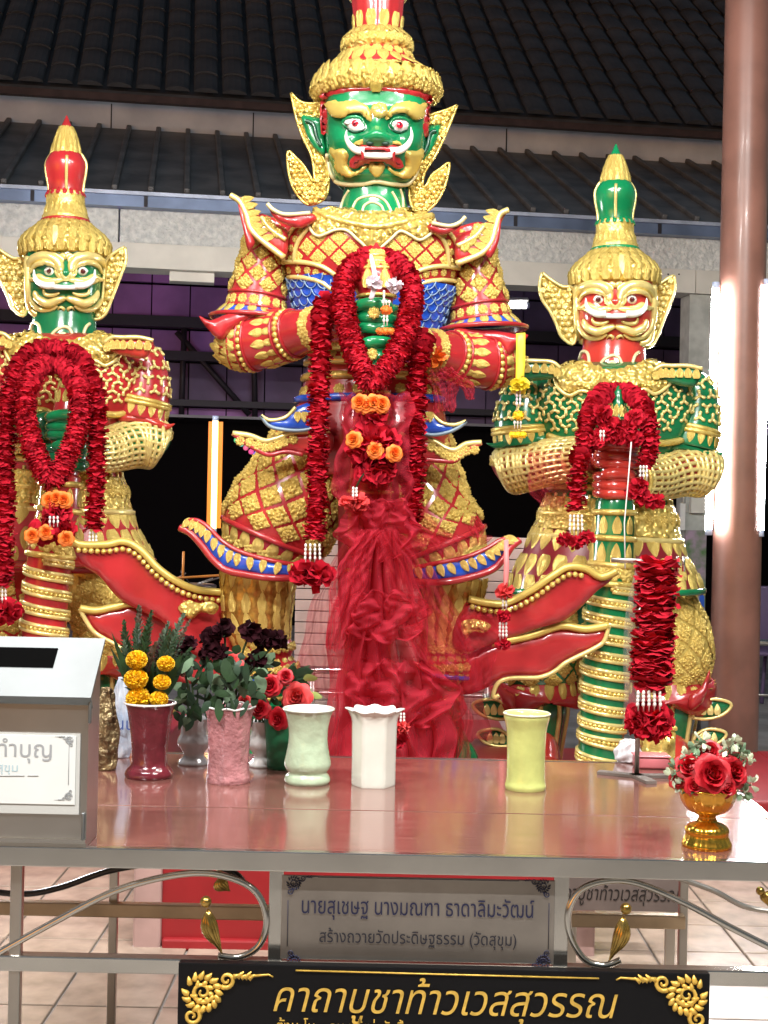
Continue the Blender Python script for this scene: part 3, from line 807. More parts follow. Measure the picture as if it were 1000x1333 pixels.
# scroll bars
dS = yf + .01
def scroll(pts, d, r, m, nm='scroll_bar'):
    q = smooth2(pts, 8, False); g = MB(); g.tube([P(v.x, v.y, d) for v in q], r, 8); return g.build(nm, m, tbl)
scroll([(-40, 1262), (60, 1206), (150, 1160), (230, 1139), (285, 1139), (330, 1158), (347, 1195), (338, 1230), (312, 1246), (284, 1244)], dS, .0065, STEEL)
scroll([(808, 1250), (786, 1257), (760, 1248), (742, 1216), (741, 1184), (757, 1158), (790, 1147), (830, 1150), (890, 1175), (960, 1212), (1060, 1262)], dS, .0065, STEEL)
scroll([(-30, 1158), (30, 1164), (80, 1155), (150, 1132), (240, 1122), (300, 1134), (318, 1150)], yr - .1, .008, BLACKP, 'rear_scroll_bar')
scroll([(880, 1142), (930, 1160), (975, 1182), (1040, 1190)], yr - .1, .007, DSTEEL, 'rear_scroll_bar')
BRASS = mat('brass', (.50, .33, .09), .22, .9, var=.4, vscale=40)
def brassleaf(top, tip, side, d=dS - .012):
    """ribbed brass leaf with a round knob"""
    b = MB(); a, c = Vector(top), Vector(tip); ax = c - a; nn = Vector((ax.y, -ax.x)).normalized() * side
    lf = b
    for k in range(5):
        o = k - 2
        pts = []
        for i in range(9):
            t = i / 8; s = math.sin(PI * t) * (1 - .3 * t)
            q = a + ax * (0.14 + .86 * t * (1 - abs(o) * .06)) + nn * (o * 4.2 * s + 6 * math.sin(PI * t))
            pts.append(P(q.x, q.y, d - .01 * s * (2 - abs(o)) * .4))
        lf.tube(pts, [.0015, .004, .006, .0065, .006, .005, .004, .003, .001], 6)
    o = lf.build('brass_leaf', BRASS, tbl)
    b = MB(); b.ball(P(a.x, a.y, d), .011, 12, 8); b.build('knob', BRASS, o)
brassleaf((268, 1174), (290, 1242), -1)
brassleaf((815, 1183), (792, 1252), 1)
brassleaf((285, 1138), (300, 1160), -1, yr - .15)
brassleaf((990, 1160), (1000, 1180), 1, yr - .15)
# ---- lettering made as outlines
def text_mesh(body, size, off=0.0, shear=0.0, thick=0.001):
    c = bpy.data.curves.new('lettering', 'FONT'); c.body = body; c.size = size; c.fill_mode = 'NONE'; c.resolution_u = 3; c.offset = off * size; c.shear = shear
    o = bpy.data.objects.new('lettering', c); COL.objects.link(o)
    dg = bpy.context.evaluated_depsgraph_get(); me = o.evaluated_get(dg).to_mesh()
    vs = [Vector((v.co.x, v.co.y)) for v in me.vertices]; es = [tuple(e.vertices) for e in me.edges]
    o.evaluated_get(dg).to_mesh_clear(); bpy.data.objects.remove(o)
    # order the loops to get winding directions
    nb = {}
    for a, b in es: nb.setdefault(a, []).append(b); nb.setdefault(b, []).append(a)
    # edges come spline by spline in order, so (a,b) direction is kept
    segs = []
    for a, b in es:
        if abs(a - b) == 1: a, b = min(a, b), max(a, b)
        else: a, b = max(a, b), min(a, b)
        segs.append((vs[a], vs[b]))
    V, E, Fc, *_ = delaunay_2d_cdt(vs, es, [], 0, 1e-6)
    keep = []
    for f in Fc:
        p = (V[f[0]] + V[f[1]] + V[f[2]]) / 3
        wn = 0
        for a, b in segs:
            if a.y <= p.y < b.y:
                if (b - a).cross(p - a) > 0: wn += 1
            elif b.y <= p.y < a.y:
                if (b - a).cross(p - a) < 0: wn -= 1
        if wn: keep.append(tuple(f))
    xs = [v.x for v in V]; cx = (min(xs) + max(xs)) / 2
    return [Vector((v.x - cx, v.y)) for v in V], [f if (V[f[1]] - V[f[0]]).cross(V[f[2]] - V[f[0]]) > 0 else f[::-1] for f in keep]
def lettering(name, body, size, org, m, parent, off=0, shear=0, width=None, ax=Vector((1, 0, 0)), ay=Vector((0, 0, 1)), left=False):
    vs, fs = text_mesh(body, size, off, shear)
    if width:
        w0 = max(v.x for v in vs) - min(v.x for v in vs); s = width / w0
        vs = [Vector((v.x * s, v.y)) for v in vs]
    return part(name, [org + ax * v.x + ay * v.y for v in vs], fs, m, parent, False)
def kanok(b, cx, cy, s, fx, fy, d, r):
    """corner scroll flourish"""
    def sp(ox, oy, R, turns, a0, dirn):
        pts = []
        for i in range(25):
            t = i / 24; a = a0 + dirn * turns * 2 * PI * t; q = R * (1 - .85 * t)
            pts.append(P(cx + fx * (ox + q * math.cos(a)) * s, cy + fy * (oy + q * math.sin(a)) * s, d))
        b.tube(pts, [r * (1 - .5 * i / 24) for i in range(25)], 5)
    sp(24, 26, 15, 1.6, .3, 1); sp(10, 58, 12, 1.4, -1.2, 1); sp(56, 10, 11, 1.4, 2.2, -1)
    for k in range(7):
        a = -2.4 + k * .8; p0 = Vector((24 + 9 * math.cos(a), 26 + 9 * math.sin(a))); p1 = Vector((24 + 17 * math.cos(a + .5), 26 + 17 * math.sin(a + .5)))
        b.tube([P(cx + fx * (p0.x + (p1.x - p0.x) * t) * s, cy + fy * (p0.y + (p1.y - p0.y) * t) * s, d) for t in (0, .4, .75, 1)], [r * .7, r * 1.1, r * .8, r * .2], 5)
    for k in range(15):
        a = -2.6 + k * .40
        p0 = Vector((24 + 18 * math.cos(a), 26 + 18 * math.sin(a))); p1 = Vector((24 + 28 * math.cos(a + .3), 26 + 28 * math.sin(a + .3)))
        b.tube([P(cx + fx * (p0.x + (p1.x - p0.x) * t) * s, cy + fy * (p0.y + (p1.y - p0.y) * t + 2 * math.sin(PI * t)) * s, d) for t in (0, .4, .75, 1)], [r * .9, r * 1.35, r * .9, r * .2], 5)
    for k in range(5):
        x = 66 + k * 5; b.tube([P(cx + fx * x * s, cy + fy * (6 + k * .6) * s, d), P(cx + fx * (x + 8) * s, cy + fy * (3 - 4 * (k % 2)) * s, d)], [r * 1.2, r * .3], 5)
    b.tube([P(cx + fx * 88 * s, cy + fy * 5 * s, d), P(cx + fx * 112 * s, cy + fy * 3 * s, d), P(cx + fx * 118 * s, cy + fy * 6 * s, d)], [r * .6, r * .4, r * .3], 5)
# plaque
dP = yf + .012
def quadbox(b, px0, py0, px1, py1, d, th):
    a, c = P(px0, py0, d), P(px1, py1, d)
    return b.bevbox(((a.x + c.x) / 2, d + th / 2, (a.z + c.z) / 2), (abs(c.x - a.x), th, abs(c.z - a.z)), .0015)
pl = thing('name_plaque', 'brushed steel plaque with dark Thai lettering under the table edge', 'plaque', P(545, 1260, dP))
PLQ = mat('brushed_plaque', (.34, .31, .28), .38, .8, var=.2, vscale=6)
g = MB(); quadbox(g, 367, 1139, 721, 1256, dP - .002, .004); bkp = g.build('plate', PLQ, pl, False)
for x0, x1 in ((351, 366), (722, 738)):
    g = MB(); quadbox(g, x0, 1134, x1, 1300, dP - .001, .02); g.build('frame_post', STEEL, pl, False)
INK = mat('blue_black_ink', (.012, .014, .05), .5)
INK2 = mat('faded_ink', (.02, .02, .03), .5)
k = dP / F
ax_, ay_ = Vector((1, 0, 0)), Vector((0, 0, 1))
lettering('lettering', 'นายสุเชษฐ นางมณฑา ธาดาลิมะวัฒน์', 30 * k, P(544, 1192, dP - .004), INK, pl, .012, 0, 302 * k)
lettering('lettering', 'สร้างถวายวัดประดิษฐธรรม (วัดสุขุม)', 22 * k, P(544, 1229, dP - .004), INK2, pl, .004, 0, 256 * k)
b = MB()
for fx, fy, cx, cy in ((1, 1, 374, 1140), (-1, 1, 716, 1144), (1, -1, 374, 1262), (-1, -1, 716, 1262)): kanok(b, cx, cy, .36, fx, fy, dP - .004, .0011)
b.tube([P(414, 1142, dP - .004), P(676, 1147, dP - .004)], .0006, 4); b.tube([P(375, 1172, dP - .004), P(374, 1232, dP - .004)], .0006, 4); b.tube([P(715, 1176, dP - .004), P(714, 1236, dP - .004)], .0006, 4)
b.build('border', INK, pl, kind='stuff')
# black sign in front
dB = yf - .05
sg = thing('black_sign', 'black board with gold Thai lettering and gold corner scrolls in front of the table', 'sign', (P(578, 1300, dB).x, dB, .2))
a, c = P(232, 1266, dB), P(925, 1266, dB)
zt_ = P(578, 1261, dB).z; zb_ = .28
BB = mat('black_gloss_board', (.005, .005, .006), .35, 0, spec=.2, bump=(6, .04, .01))
g = MB(); g.bevbox(((a.x + c.x) / 2, dB + .012, (zt_ + zb_) / 2), (c.x - a.x, .022, zt_ - zb_), .002); g.build('board', BB, sg, False)
for x in (a.x + .08, c.x - .08):
    g = MB(); g.bevbox((x, dB + .03, (zb_ + .04) / 2), (.03, .012, zb_ + .04), .002); g.build('leg', DSTEEL, sg, False)
GLD = mat('gold_lettering', (.80, .52, .10), .38, .35, var=.25, vscale=60)
k = dB / F
lettering('lettering', 'คาถาบูชาท้าวเวสสุวรรณ', 56 * k, P(580, 1321, dB - .002), GLD, sg, .045, .28, 448 * k)
lettering('lettering', 'ตั้งนะโม ๓ จบ แล้วว่าดังนี้ เวสสะ พุสะ', 24 * k, P(480, 1347, dB - .002), GLD, sg, .02, 0, 240 * k)
b = MB(); kanok(b, 240, 1266, .98, 1, 1, dB - .001, .0046); kanok(b, 918, 1270, .98, -1, 1, dB - .001, .0046); b.build('corner_scroll', GLD, sg, kind='stuff')
b = MB(); b.tube([P(385, 1263.5, dB - .001), P(780, 1274, dB - .001)], .0016, 4); b.build('border_line', GLD, sg)
# second board standing behind, against the plinth
d2 = 4.30
s2 = thing('leaning_sign', 'grey-brown board with dark Thai lettering standing behind the table', 'sign', (P(812, 1190, d2).x, d2, 0))
a, c = P(735, 1130, d2), P(888, 1188, d2)
g = MB(); g.bevbox(((a.x + c.x) / 2, d2 + .01, (a.z + c.z) / 2), (c.x - a.x, .016, a.z - c.z), .002); g.build('board', mat('grey_brown_board', (.13, .10, .09), .35, 0, var=.2), s2, False)
lettering('lettering', 'คาถาบูชาท้าวเวสสุวรรณ', 26 * d2 / F, P(800, 1172, d2) - Vector((0, .002, 0)), BLACKP, s2, .02, .2, 168 * d2 / F)
for x in (a.x + .03, c.x - .03):
    g = MB(); g.bevbox((x, d2 + .03, c.z / 2 + .03), (.03, .02, c.z + .06), .002); g.build('leg', DSTEEL, s2, False)
# ================================================================== STATUES
def proj(v):
    q = v - CAMP; x, z = q.x / q.y, q.z / q.y
    c, s = math.cos(ROLL), math.sin(ROLL)
    return 500 + (x * c + z * s) * F, 666.5 - (-x * s + z * c) * F
def sculpt(vs, bumps, dax):
    k = dax / F; out = []
    for v in vs:
        f = (dax - v.y) / 0.25
        f = max(0.0, min(1.0, f)); f = f * f * (3 - 2 * f)
        if f > 0:
            px, py = proj(v); d = 0.0
            for x, y, sx, sy, a in bumps: d += a * math.exp(-((px - x) / sx) ** 2 - ((py - y) / sy) ** 2)
            v = v + Vector((0, -d * k * f, 0))
        out.append(v)
    return out
def bvh_of(vs, fs): return BVHTree.FromPolygons([tuple(v) for v in vs], fs)
def wav(x, y): return 0.006 * math.sin(x * .55) * math.sin(y * .5) + 0.003 * math.sin(x * 1.1 + y * .7)
def scrollbeads(name, outline, dfun, parent, m, step=7.5, r=.009, seed=1):
    """carved curls covering a plate: little raised discs"""
    rr = random.Random(seed); poly = [Vector(p) for p in smooth2(outline, 3)]
    xs = [p.x for p in poly]; ys = [p.y for p in poly]; b = MB(); y = min(ys); row = 0
    while y < max(ys):
        x = min(xs) + (step / 2 if row % 2 else 0)
        while x < max(xs):
            q = Vector((x + rr.uniform(-1, 1), y + rr.uniform(-1, 1)))
            if pip(q, poly) and bdist(q, poly) > step * .42:
                d = dfun(q.x, q.y) if callable(dfun) else dfun
                p = P(q.x, q.y, d); s = r * rr.uniform(.8, 1.2)
                b.addM(ROS5 if rr.random() < .5 else BEAD, frameM(p, Vector((0, -1, .05)), UPZ, s, s, s))
            x += step
        y += step * .87; row += 1
    if b.v: b.build(name, m, parent, kind='stuff')
def spiral_line(b, bvh, cx, cy, R, turns, a0, r, dirn=1, lift=.004):
    pts = []
    for i in range(20):
        t = i / 19; a = a0 + dirn * turns * 2 * PI * t; q = R * (1 - .8 * t)
        h = hit(bvh, cx + q * math.cos(a), cy + q * math.sin(a))
        if h: pts.append(h[0] + h[1] * lift)
    if len(pts) > 3: b.tube(pts, r, 5)
# ------------------------------------------------------------------ the big green statue
D = 6.0; K = D / F
base_c = P(478, 987, D); base_c.z = ZC
ST = thing('guardian_statue', 'tall green-faced giant guardian statue in red and gold armour at the centre of the shrine', 'statue', base_c)
# torso
tor_secs = [sec(487, 282, 52, .75, D), sec(487, 291, 92, .62, D), sec(486, 305, 118, .58, D), sec(486, 325, 122, .58, D), sec(485, 350, 116, .58, D), sec(484, 385, 104, .58, D), sec(484, 420, 92, .6, D), sec(483, 455, 80, .62, D), sec(482, 490, 84, .66, D), sec(482, 530, 96, .66, D), sec(481, 575, 104, .68, D), sec(480, 620, 92, .7, D)]
TOR = Tube(tor_secs, ex=2.3)
torso = TOR.build('torso', RED, ST, 44, 56); TB = TOR.bvh(44, 56)
# blue scaled midriff with raised scales
mid = Tube([sec(485, 371, 112, .585, D), sec(484, 390, 105, .59, D), sec(484, 415, 96, .61, D), sec(483.5, 440, 88, .63, D)], ex=2.3)
mo = mid.build('midriff', BLUE, ST, 14, 56, cap=False)
for r in range(8):
    t = 0.06 + r * 0.125
    for j in range(30):
        th = -PI + 2 * PI * (j + (.5 if r % 2 else 0)) / 30
        if .45 < abs(th) < 1.75:
            s = (mid.ev(t, th + PI / 30) - mid.ev(t, th - PI / 30)).length / 2
            o = tube_place('scale', SCALE, BLUE, mo, mid, t, th, s * .98, s * 1.0, s * 1.6)
            tube_place('scale_rim', SCRIM, mat('pale_blue_edge', (.25, .38, .55), .35, .2), mo, mid, t, th, s * .98, s * 1.0, s * 1.6)
# chest diamonds
chest_poly = [Vector(p) for p in ((384, 342), (382, 312), (402, 298), (430, 306), (455, 306), (486, 328), (520, 308), (548, 316), (566, 300), (584, 315), (584, 348), (545, 350), (515, 362), (486, 372), (455, 360), (425, 345))]
for i in range(-1, 8):
    for j in range(-1, 10):
        x = 372 + 28 * j + (14 if i % 2 else 0); y = 296 + 13.5 * i + (x - 486) * .02
        if pip(Vector((x, y)), chest_poly): px_place('diamond_tile', DIA, GOLD, torso, TB, x, y, 12.9, 12.5, 7)
# collar
col_out = [(403, 284), (412, 274), (430, 268), (445, 271), (468, 276), (500, 277), (525, 273), (540, 269), (556, 280), (564, 290), (562, 302), (546, 313), (532, 306), (520, 302), (508, 312), (487, 327), (468, 314), (452, 301), (436, 301), (416, 308), (405, 298)]
co = relief('collar', TB, col_out, CARVED, ST, .02, 4, 4, 2, .004, tex=lambda x, y: .004 * math.sin(x * .9) * math.sin(y * .9))
line('collar_rim', col_out[8:] + col_out[:1], PIPING, co, .007, TB, lift=.014)
line('collar_band', [(412, 279), (440, 289), (486, 297), (530, 292), (560, 286)], GOLD, co, .016, TB, lift=.02)
# armhole bands and chest bands
for pts in ([(371, 343), (373, 318), (382, 300), (398, 288)], [(384, 340), (388, 318), (398, 303), (404, 296)], [(596, 348), (594, 322), (586, 306), (572, 294)], [(583, 346), (581, 324), (574, 310), (564, 302)],
            [(366, 341), (395, 341), (420, 347), (437, 358)], [(368, 360), (395, 361), (418, 367), (434, 378)], [(598, 349), (572, 346), (548, 351), (530, 360)], [(596, 366), (574, 364), (550, 368), (534, 378)]):
    line('gold_band', pts, GOLDLINE, torso, .010, TB, lift=.008)
for pts in ([(376, 352), (388, 351), (400, 352), (411, 355), (421, 360), (430, 366)], [(590, 357), (578, 355), (566, 355), (555, 357), (545, 361), (536, 368)]):
    for x, y in pts: px_place('rosette', ROS, GOLD, torso, TB, x, y, 5.6, 5.6, 5)
for pts in ([(378, 337), (379, 323), (384, 311), (391, 301)], [(590, 342), (588, 328), (584, 316), (578, 305)]):
    for x, y in pts: px_place('rosette', ROS, GOLD, torso, TB, x, y, 5.2, 5.2, 5)
# waist bands, tunic
for t, m in ((.645, GOLD), (.69, GOLDLINE), (.735, GOLD), (.80, BLUE)):
    rings(torso, TOR, [t], m, .018, 'waist_band', .006)
tube_row(torso, TOR, .665, 26, ROS, GOLD, 'rosette', .022, .022, .02)
tube_row(torso, TOR, .775, 24, ROS, GOLD, 'rosette', .026, .026, .02)
for dx, pts in ((0, [(340, 541), (352, 547), (372, 543), (385, 530), (420, 522), (425, 552), (395, 560), (368, 559), (350, 554)]), (1, [(607, 548), (592, 553), (575, 550), (562, 538), (535, 530), (530, 558), (560, 566), (582, 563), (598, 556)])):
    o = plate('tunic_flare', pts, 5.68, BLUE, ST, .02, 6, 4)
    line('flare_rim', pts[:4] if True else pts, GOLDLINE, o, .008, None, 5.665)
    line('flare_rim', pts[5:] + pts[:1], mat('grey_blue_rim', (.2, .27, .33), .4, .2), o, .008, None, 5.665)
    for i in range(4):
        a = lerp(pts[3][0], pts[4][0], (i + .3) / 4); inst('leaf_tip', TIP, GOLD, o, frameM(P(a, 543, 5.655), Vector((0, -1, 0)), -UPZ, .02, .022, .02))
for pts in ([(303, 564), (325, 567), (345, 574), (362, 570), (382, 563), (430, 560), (430, 590), (395, 592), (372, 588), (350, 592), (332, 584), (316, 574)], [(627, 576), (607, 578), (592, 586), (578, 582), (562, 573), (520, 565), (520, 592), (550, 598), (575, 600), (592, 600), (606, 588)]):
    o = plate('hip_flare', pts, 5.72, RED, ST, .022, 6, 4)
    line('flare_rim', pts[:6], GOLDLINE, o, .012, None, 5.70)
    line('flare_rim', pts[7:] + pts[:1], RED, o, .010, None, 5.70)
    for i in range(9):
        q = smooth2(pts[:6], 4, False)[2 + 2 * i]; inst('rosette', ROS, GOLD, o, frameM(P(q.x, q.y + 9, 5.695), Vector((0, -1, 0)), UPZ, .022, .022, .02))
# upper arms
def upper_arm(secs, mirror):
    tb = Tube(secs); o = tb.build('upper_arm', RED, ST, 20, 36)
    lattice(o, tb, 6, 7, .12, .66, GOLD, -1.9, 1.9, .90, .048)
    rings(o, tb, [.725, .87], RED, .007, 'arm_band', .004, 36)
    tube_row(o, tb, .80, 15, ROS, GOLD, 'rosette', .024, .024, .02)
    cuff = Tube([(tb.ev(.89, 0) * 0 + tb.cen(.89), cr(tb.ra, .89) + .008, cr(tb.rb, .89) + .008), (tb.cen(.95), cr(tb.ra, .95) + .03, cr(tb.rb, .95) + .03), (tb.cen(1.0) - Vector((0, 0, .01)), cr(tb.ra, 1) + .06, cr(tb.rb, 1) + .06)])
    co = cuff.build('sleeve_cuff', BLUE, ST, 8, 36)
    tube_row(co, cuff, .40, 17, TIP, GOLD, 'leaf_tip', .026, .034, .024, flip=True)
    rings(co, cuff, [1.0], RED, .010, 'cuff_rim', 0, 36)
    return tb
upper_arm([sec(358, 288, 22, 1, D), sec(349, 310, 28, 1, D), sec(343, 335, 29, 1, D), sec(338, 365, 33, 1, D), sec(334, 395, 38, 1, D), sec(332, 412, 40, 1, D)], 0)
upper_arm([sec(608, 296, 22, 1, D), sec(614, 318, 27, 1, D), sec(618, 345, 29, 1, D), sec(622, 378, 33, 1, D), sec(626, 408, 38, 1, D), sec(628, 426, 40, 1, D)], 1)
FL1 = [(259, 411), (274, 417), (298, 408), (330, 404), (372, 402), (374, 414), (345, 414), (320, 418), (302, 430), (288, 443), (272, 430)]
FL2 = [(688, 436), (672, 435), (650, 431), (620, 428), (592, 428), (592, 440), (620, 442), (645, 447), (660, 464), (676, 450)]
for f in (FL1, FL2):
    o = plate('sleeve_tip', f, lambda x, y: 5.86 - .0006 * abs(x - 340 if x < 480 else x - 628), RED, ST, .03, 6, 6)
# forearms
def forearm(pts):
    tb = Tube([(P(x, y, d), r * d / F, r * d / F) for x, y, d, r in pts]); o = tb.build('forearm', RED, ST, 28, 36)
    for t, n, s in ((.20, 13, .034), (.30, 14, .034), (.52, 14, .032), (.585, 14, .026)):
        tube_row(o, tb, t, n, TIP, GOLD, 'leaf_tip', s * .8, s, s, -2.6, 2.6)
    bead_row(o, tb, [.40, .64], 26, GOLD, .013)
    rings(o, tb, [.375, .425, .615, .665, .25], RED, .006, 'arm_band', .003, 36)
    tube_row(o, tb, .78, 12, ROS, GOLD, 'rosette', .03, .03, .026, -2.6, 2.6)
    tube_row(o, tb, .86, 12, ROS, GOLD, 'rosette', .03, .03, .026, -2.6, 2.6, off=0)
    for th, t in ((-.4, .10), (.4, .14), (0, .17), (-.9, .15), (.9, .16)): tube_place('elbow_leaf', TIP, GOLD, o, tb, t, th, .03, .045, .03)
    bead_row(o, tb, [.12], 18, GOLD, .01)
    return tb
forearm([(287, 446, 5.96, 16), (294, 447, 5.95, 27), (310, 447, 5.94, 34), (332, 446, 5.91, 36), (362, 440, 5.86, 34), (395, 431, 5.78, 29), (430, 424, 5.68, 24), (462, 418, 5.58, 22)])
forearm([(674, 462, 5.96, 14), (668, 464, 5.95, 26), (654, 467, 5.94, 33), (632, 470, 5.91, 36), (602, 466, 5.86, 33), (575, 459, 5.78, 28), (545, 452, 5.68, 24), (512, 446, 5.58, 22)])
# shoulder plates
for pts, rim, inner in (([(299, 253), (312, 256), (326, 266), (338, 280), (356, 290), (374, 300), (372, 336), (352, 326), (336, 314), (324, 300), (318, 280), (309, 264)], [(300, 254), (312, 262), (321, 280), (326, 297), (340, 312), (370, 335)], [(340, 282), (352, 298), (372, 312)]),
                        ([(663, 272), (650, 274), (640, 284), (628, 292), (612, 300), (594, 308), (594, 344), (614, 338), (632, 330), (645, 316), (650, 298), (656, 283)], [(662, 273), (651, 279), (645, 297), (640, 314), (626, 330), (594, 343)], [(630, 294), (618, 308), (595, 320)])):
    dsh = lambda x, y: 5.80 + .0007 * abs(x - 486) * .6
    o = plate('shoulder_plate', pts, dsh, RED, ST, .03, 6, 6)
    line('plate_rim', rim, GOLDLINE, o, .013, None, lambda x, y: dsh(x, y) - .035)
    line('plate_rim', inner, GOLDLINE, o, .010, None, lambda x, y: dsh(x, y) - .035)
    q = smooth2(rim, 4, False)
    cxm = sum(p[0] for p in pts) / len(pts); cym = sum(p[1] for p in pts) / len(pts)
    for i in range(7):
        v = q[4 + 2 * i]; w = Vector((v.x + (10 if v.x < 480 else -10), v.y - 3))
        inst('leaf_tip', TIP, GOLD, o, frameM(P(w.x, w.y, dsh(w.x, w.y) - .035), Vector((0, -1, 0)), Vector((1 if v.x < 480 else -1, 0, .25)), .020, .030, .024))
        w = Vector((v.x + (21 if v.x < 480 else -21), v.y - 9))
        if pip(w, [Vector(p) for p in pts]): inst('rosette', ROS, GOLD, o, frameM(P(w.x, w.y, dsh(w.x, w.y) - .035), Vector((0, -1, 0)), UPZ, .024, .024, .024))
for pts in ([(348, 265), (356, 273), (372, 279), (404, 277), (412, 286), (392, 297), (372, 292), (357, 284)], [(606, 282), (598, 290), (584, 294), (562, 290), (556, 298), (572, 306), (586, 303), (598, 296)]):
    o = plate('shoulder_tip', pts, 5.78, RED, ST, .025, 5, 5); line('plate_rim', pts[:4], PIPING, o, .009, None, 5.755)
for pts in ([(310, 266), (317, 300), (323, 326), (332, 315), (322, 296), (316, 276)], [(652, 284), (650, 312), (640, 335), (632, 330), (643, 310), (648, 292)]):
    plate('shoulder_lining', pts, 5.83, RED, ST, .02, 5, 4)
# neck
NK = Tube([sec(488, 226, 40, .9, D), sec(488, 245, 40, .9, D), sec(487, 265, 43, .9, D), sec(487, 286, 50, .9, D)])
nk = NK.build('neck', GREEN, ST, 14, 40); NB = NK.bvh(14, 40)
FC = lambda pts: crop(400, 100, 5.556, pts)
for pts in ([(400, 985), (412, 935), (470, 905), (535, 935), (555, 985)], [(320, 975), (365, 890), (470, 860), (560, 895), (612, 985)], [(240, 960), (268, 880), (305, 820)], [(190, 950), (215, 880), (240, 800)], [(612, 830), (650, 900), (675, 980)], [(670, 810), (690, 880), (692, 950)]):
    line('neck_line', FC(pts), PIPING, nk, .006, NB, lift=.002)
# head
HD = Tube([sec(490.5, 108, 40, .95, D), sec(490.5, 117, 63, .95, D), sec(490, 135, 67.5, .97, D), sec(489.5, 160, 67.5, .98, D), sec(489, 185, 66, .98, D), sec(488.5, 205, 63, .97, D), sec(488, 222, 57, .95, D), sec(488, 238, 50, .92, D), sec(488, 247, 40, .88, D), sec(488, 253, 24, .8, D)], ex=2.5)
hv, hf = HD.grid(60, 84)
hv = sculpt(hv, [(491, 180, 15, 11, 19), (491, 162, 9, 17, 13), (476, 183, 8, 8, 11), (506, 184, 8, 8, 11), (462, 161, 13, 9, -5), (519, 162, 13, 9, -5),
                 (455, 146, 22, 7, 7), (526, 148, 22, 7, 7), (446, 186, 15, 13, 7), (535, 188, 15, 13, 7), (490, 203, 34, 12, 10), (489, 228, 26, 9, 8), (489, 214, 30, 5, -3)], D)
head = part('head', hv, hf, GREEN, ST); HB = bvh_of(hv, hf)
relief('headband', HB, FC([(95, 112), (300, 74), (520, 62), (750, 85), (900, 135), (895, 195), (800, 150), (640, 118), (500, 104), (340, 112), (200, 134), (110, 165)]), RED, head, .012, 4, 3, 2)
for pts in ([(92, 170), (135, 185), (152, 300), (140, 390), (100, 410)], [(895, 190), (850, 215), (835, 330), (838, 420), (872, 430)]):
    relief('side_band', HB, FC(pts), RED, head, .012, 4, 3, 2)
for pts in ([(108, 146), (150, 182), (205, 160), (235, 186), (290, 172), (335, 166), (385, 183), (435, 215), (472, 262), (470, 322), (440, 318), (400, 282), (340, 262), (260, 302), (190, 290), (150, 236)],
            [(856, 178), (806, 202), (772, 176), (690, 176), (620, 208), (572, 268), (560, 322), (600, 300), (650, 268), (705, 265), (762, 312), (824, 304), (838, 258)]):
    relief('eyebrow', HB, FC(pts), FLATGOLD, head, .020, 3, 3, 2)
relief('brow_jewel', HB, FC([(470, 235), (495, 200), (545, 200), (575, 225), (575, 270), (545, 300), (500, 300), (472, 270)]), GOLD, head, .028, 3, 3, 2)
for pts, ic in (([(276, 338), (296, 300), (335, 286), (380, 296), (412, 332), (420, 368), (390, 388), (340, 392), (300, 374)], (347, 336)), ([(596, 350), (622, 310), (662, 294), (704, 306), (724, 344), (714, 380), (668, 396), (624, 384)], (668, 347))):
    cx_, cy_ = sum(p[0] for p in pts) / len(pts), sum(p[1] for p in pts) / len(pts); pts = [(cx_ + (a - cx_) * 1.16, cy_ + (b_ - cy_) * 1.2) for a, b_ in pts]
    e = relief('eye', HB, FC(pts), WHITE, head, .030, 2.5, 5, 2); me = e.data
    ebv = bvh_of([v.co + BASE[e.name] for v in me.vertices], [tuple(p.vertices) for p in me.polygons])
    x, y = FC([ic])[0]
    px_place('iris', BEAD, IRIS, e, ebv, x, y, 5.0, 5.0, 2.6, lift=.002); px_place('pupil', BEAD, mat('pupil_dark', (.12, .0, .015), .1, coat=.6), e, ebv, x, y, 2.4, 2.4, 2.2, lift=.006)
    line('eyelid', FC(pts[-1:] + pts[:6]), GREEN, e, .008, HB, lift=.014, taper=True); line('eyelid', FC(pts[5:] + pts[:1]), mat('dark_green_lid', (.004, .06, .03), .3, coat=.3), e, .005, HB, lift=.006, taper=True)
b = MB()
for x, y in FC([(452, 478), (566, 480)]):
    h = hit(HB, x, y)
    if h: b.ball(h[0] + h[1] * .001, .017, 10, 6, (1, .5, .6))
b.build('nostril', mat('nostril_dark', (.002, .03, .015), .5), head)
relief('mouth', HB, FC([(400, 540), (345, 562), (306, 600), (304, 645), (335, 668), (370, 660), (420, 625), (500, 605), (575, 618), (630, 660), (668, 670), (697, 648), (690, 605), (650, 570), (600, 545)]), RED, head, .020, 3, 3, 2)
for pts in ([(332, 600), (362, 578), (405, 580), (400, 600), (360, 618), (340, 628)], [(618, 590), (650, 592), (672, 620), (668, 640), (645, 630), (620, 608)]):
    relief('mouth_hollow', HB, FC(pts), BLACKP, head, .004, 3, 2, 2, .021)
relief('upper_lip', HB, FC([(360, 508), (400, 490), (460, 498), (510, 506), (570, 498), (630, 490), (668, 506), (655, 535), (600, 532), (510, 528), (420, 528), (380, 530)]), RED, head, .034, 3, 3, 2)
relief('teeth', HB, FC([(412, 526), (500, 532), (606, 526), (610, 578), (500, 576), (412, 572)]), WHITE, head, .040, 3, 3, 1)
for pts in ([(412, 530), (418, 552), (414, 574)], [(604, 530), (602, 552), (606, 578)]): line('tooth_band', FC(pts), RED, head, .006, HB, lift=.04)
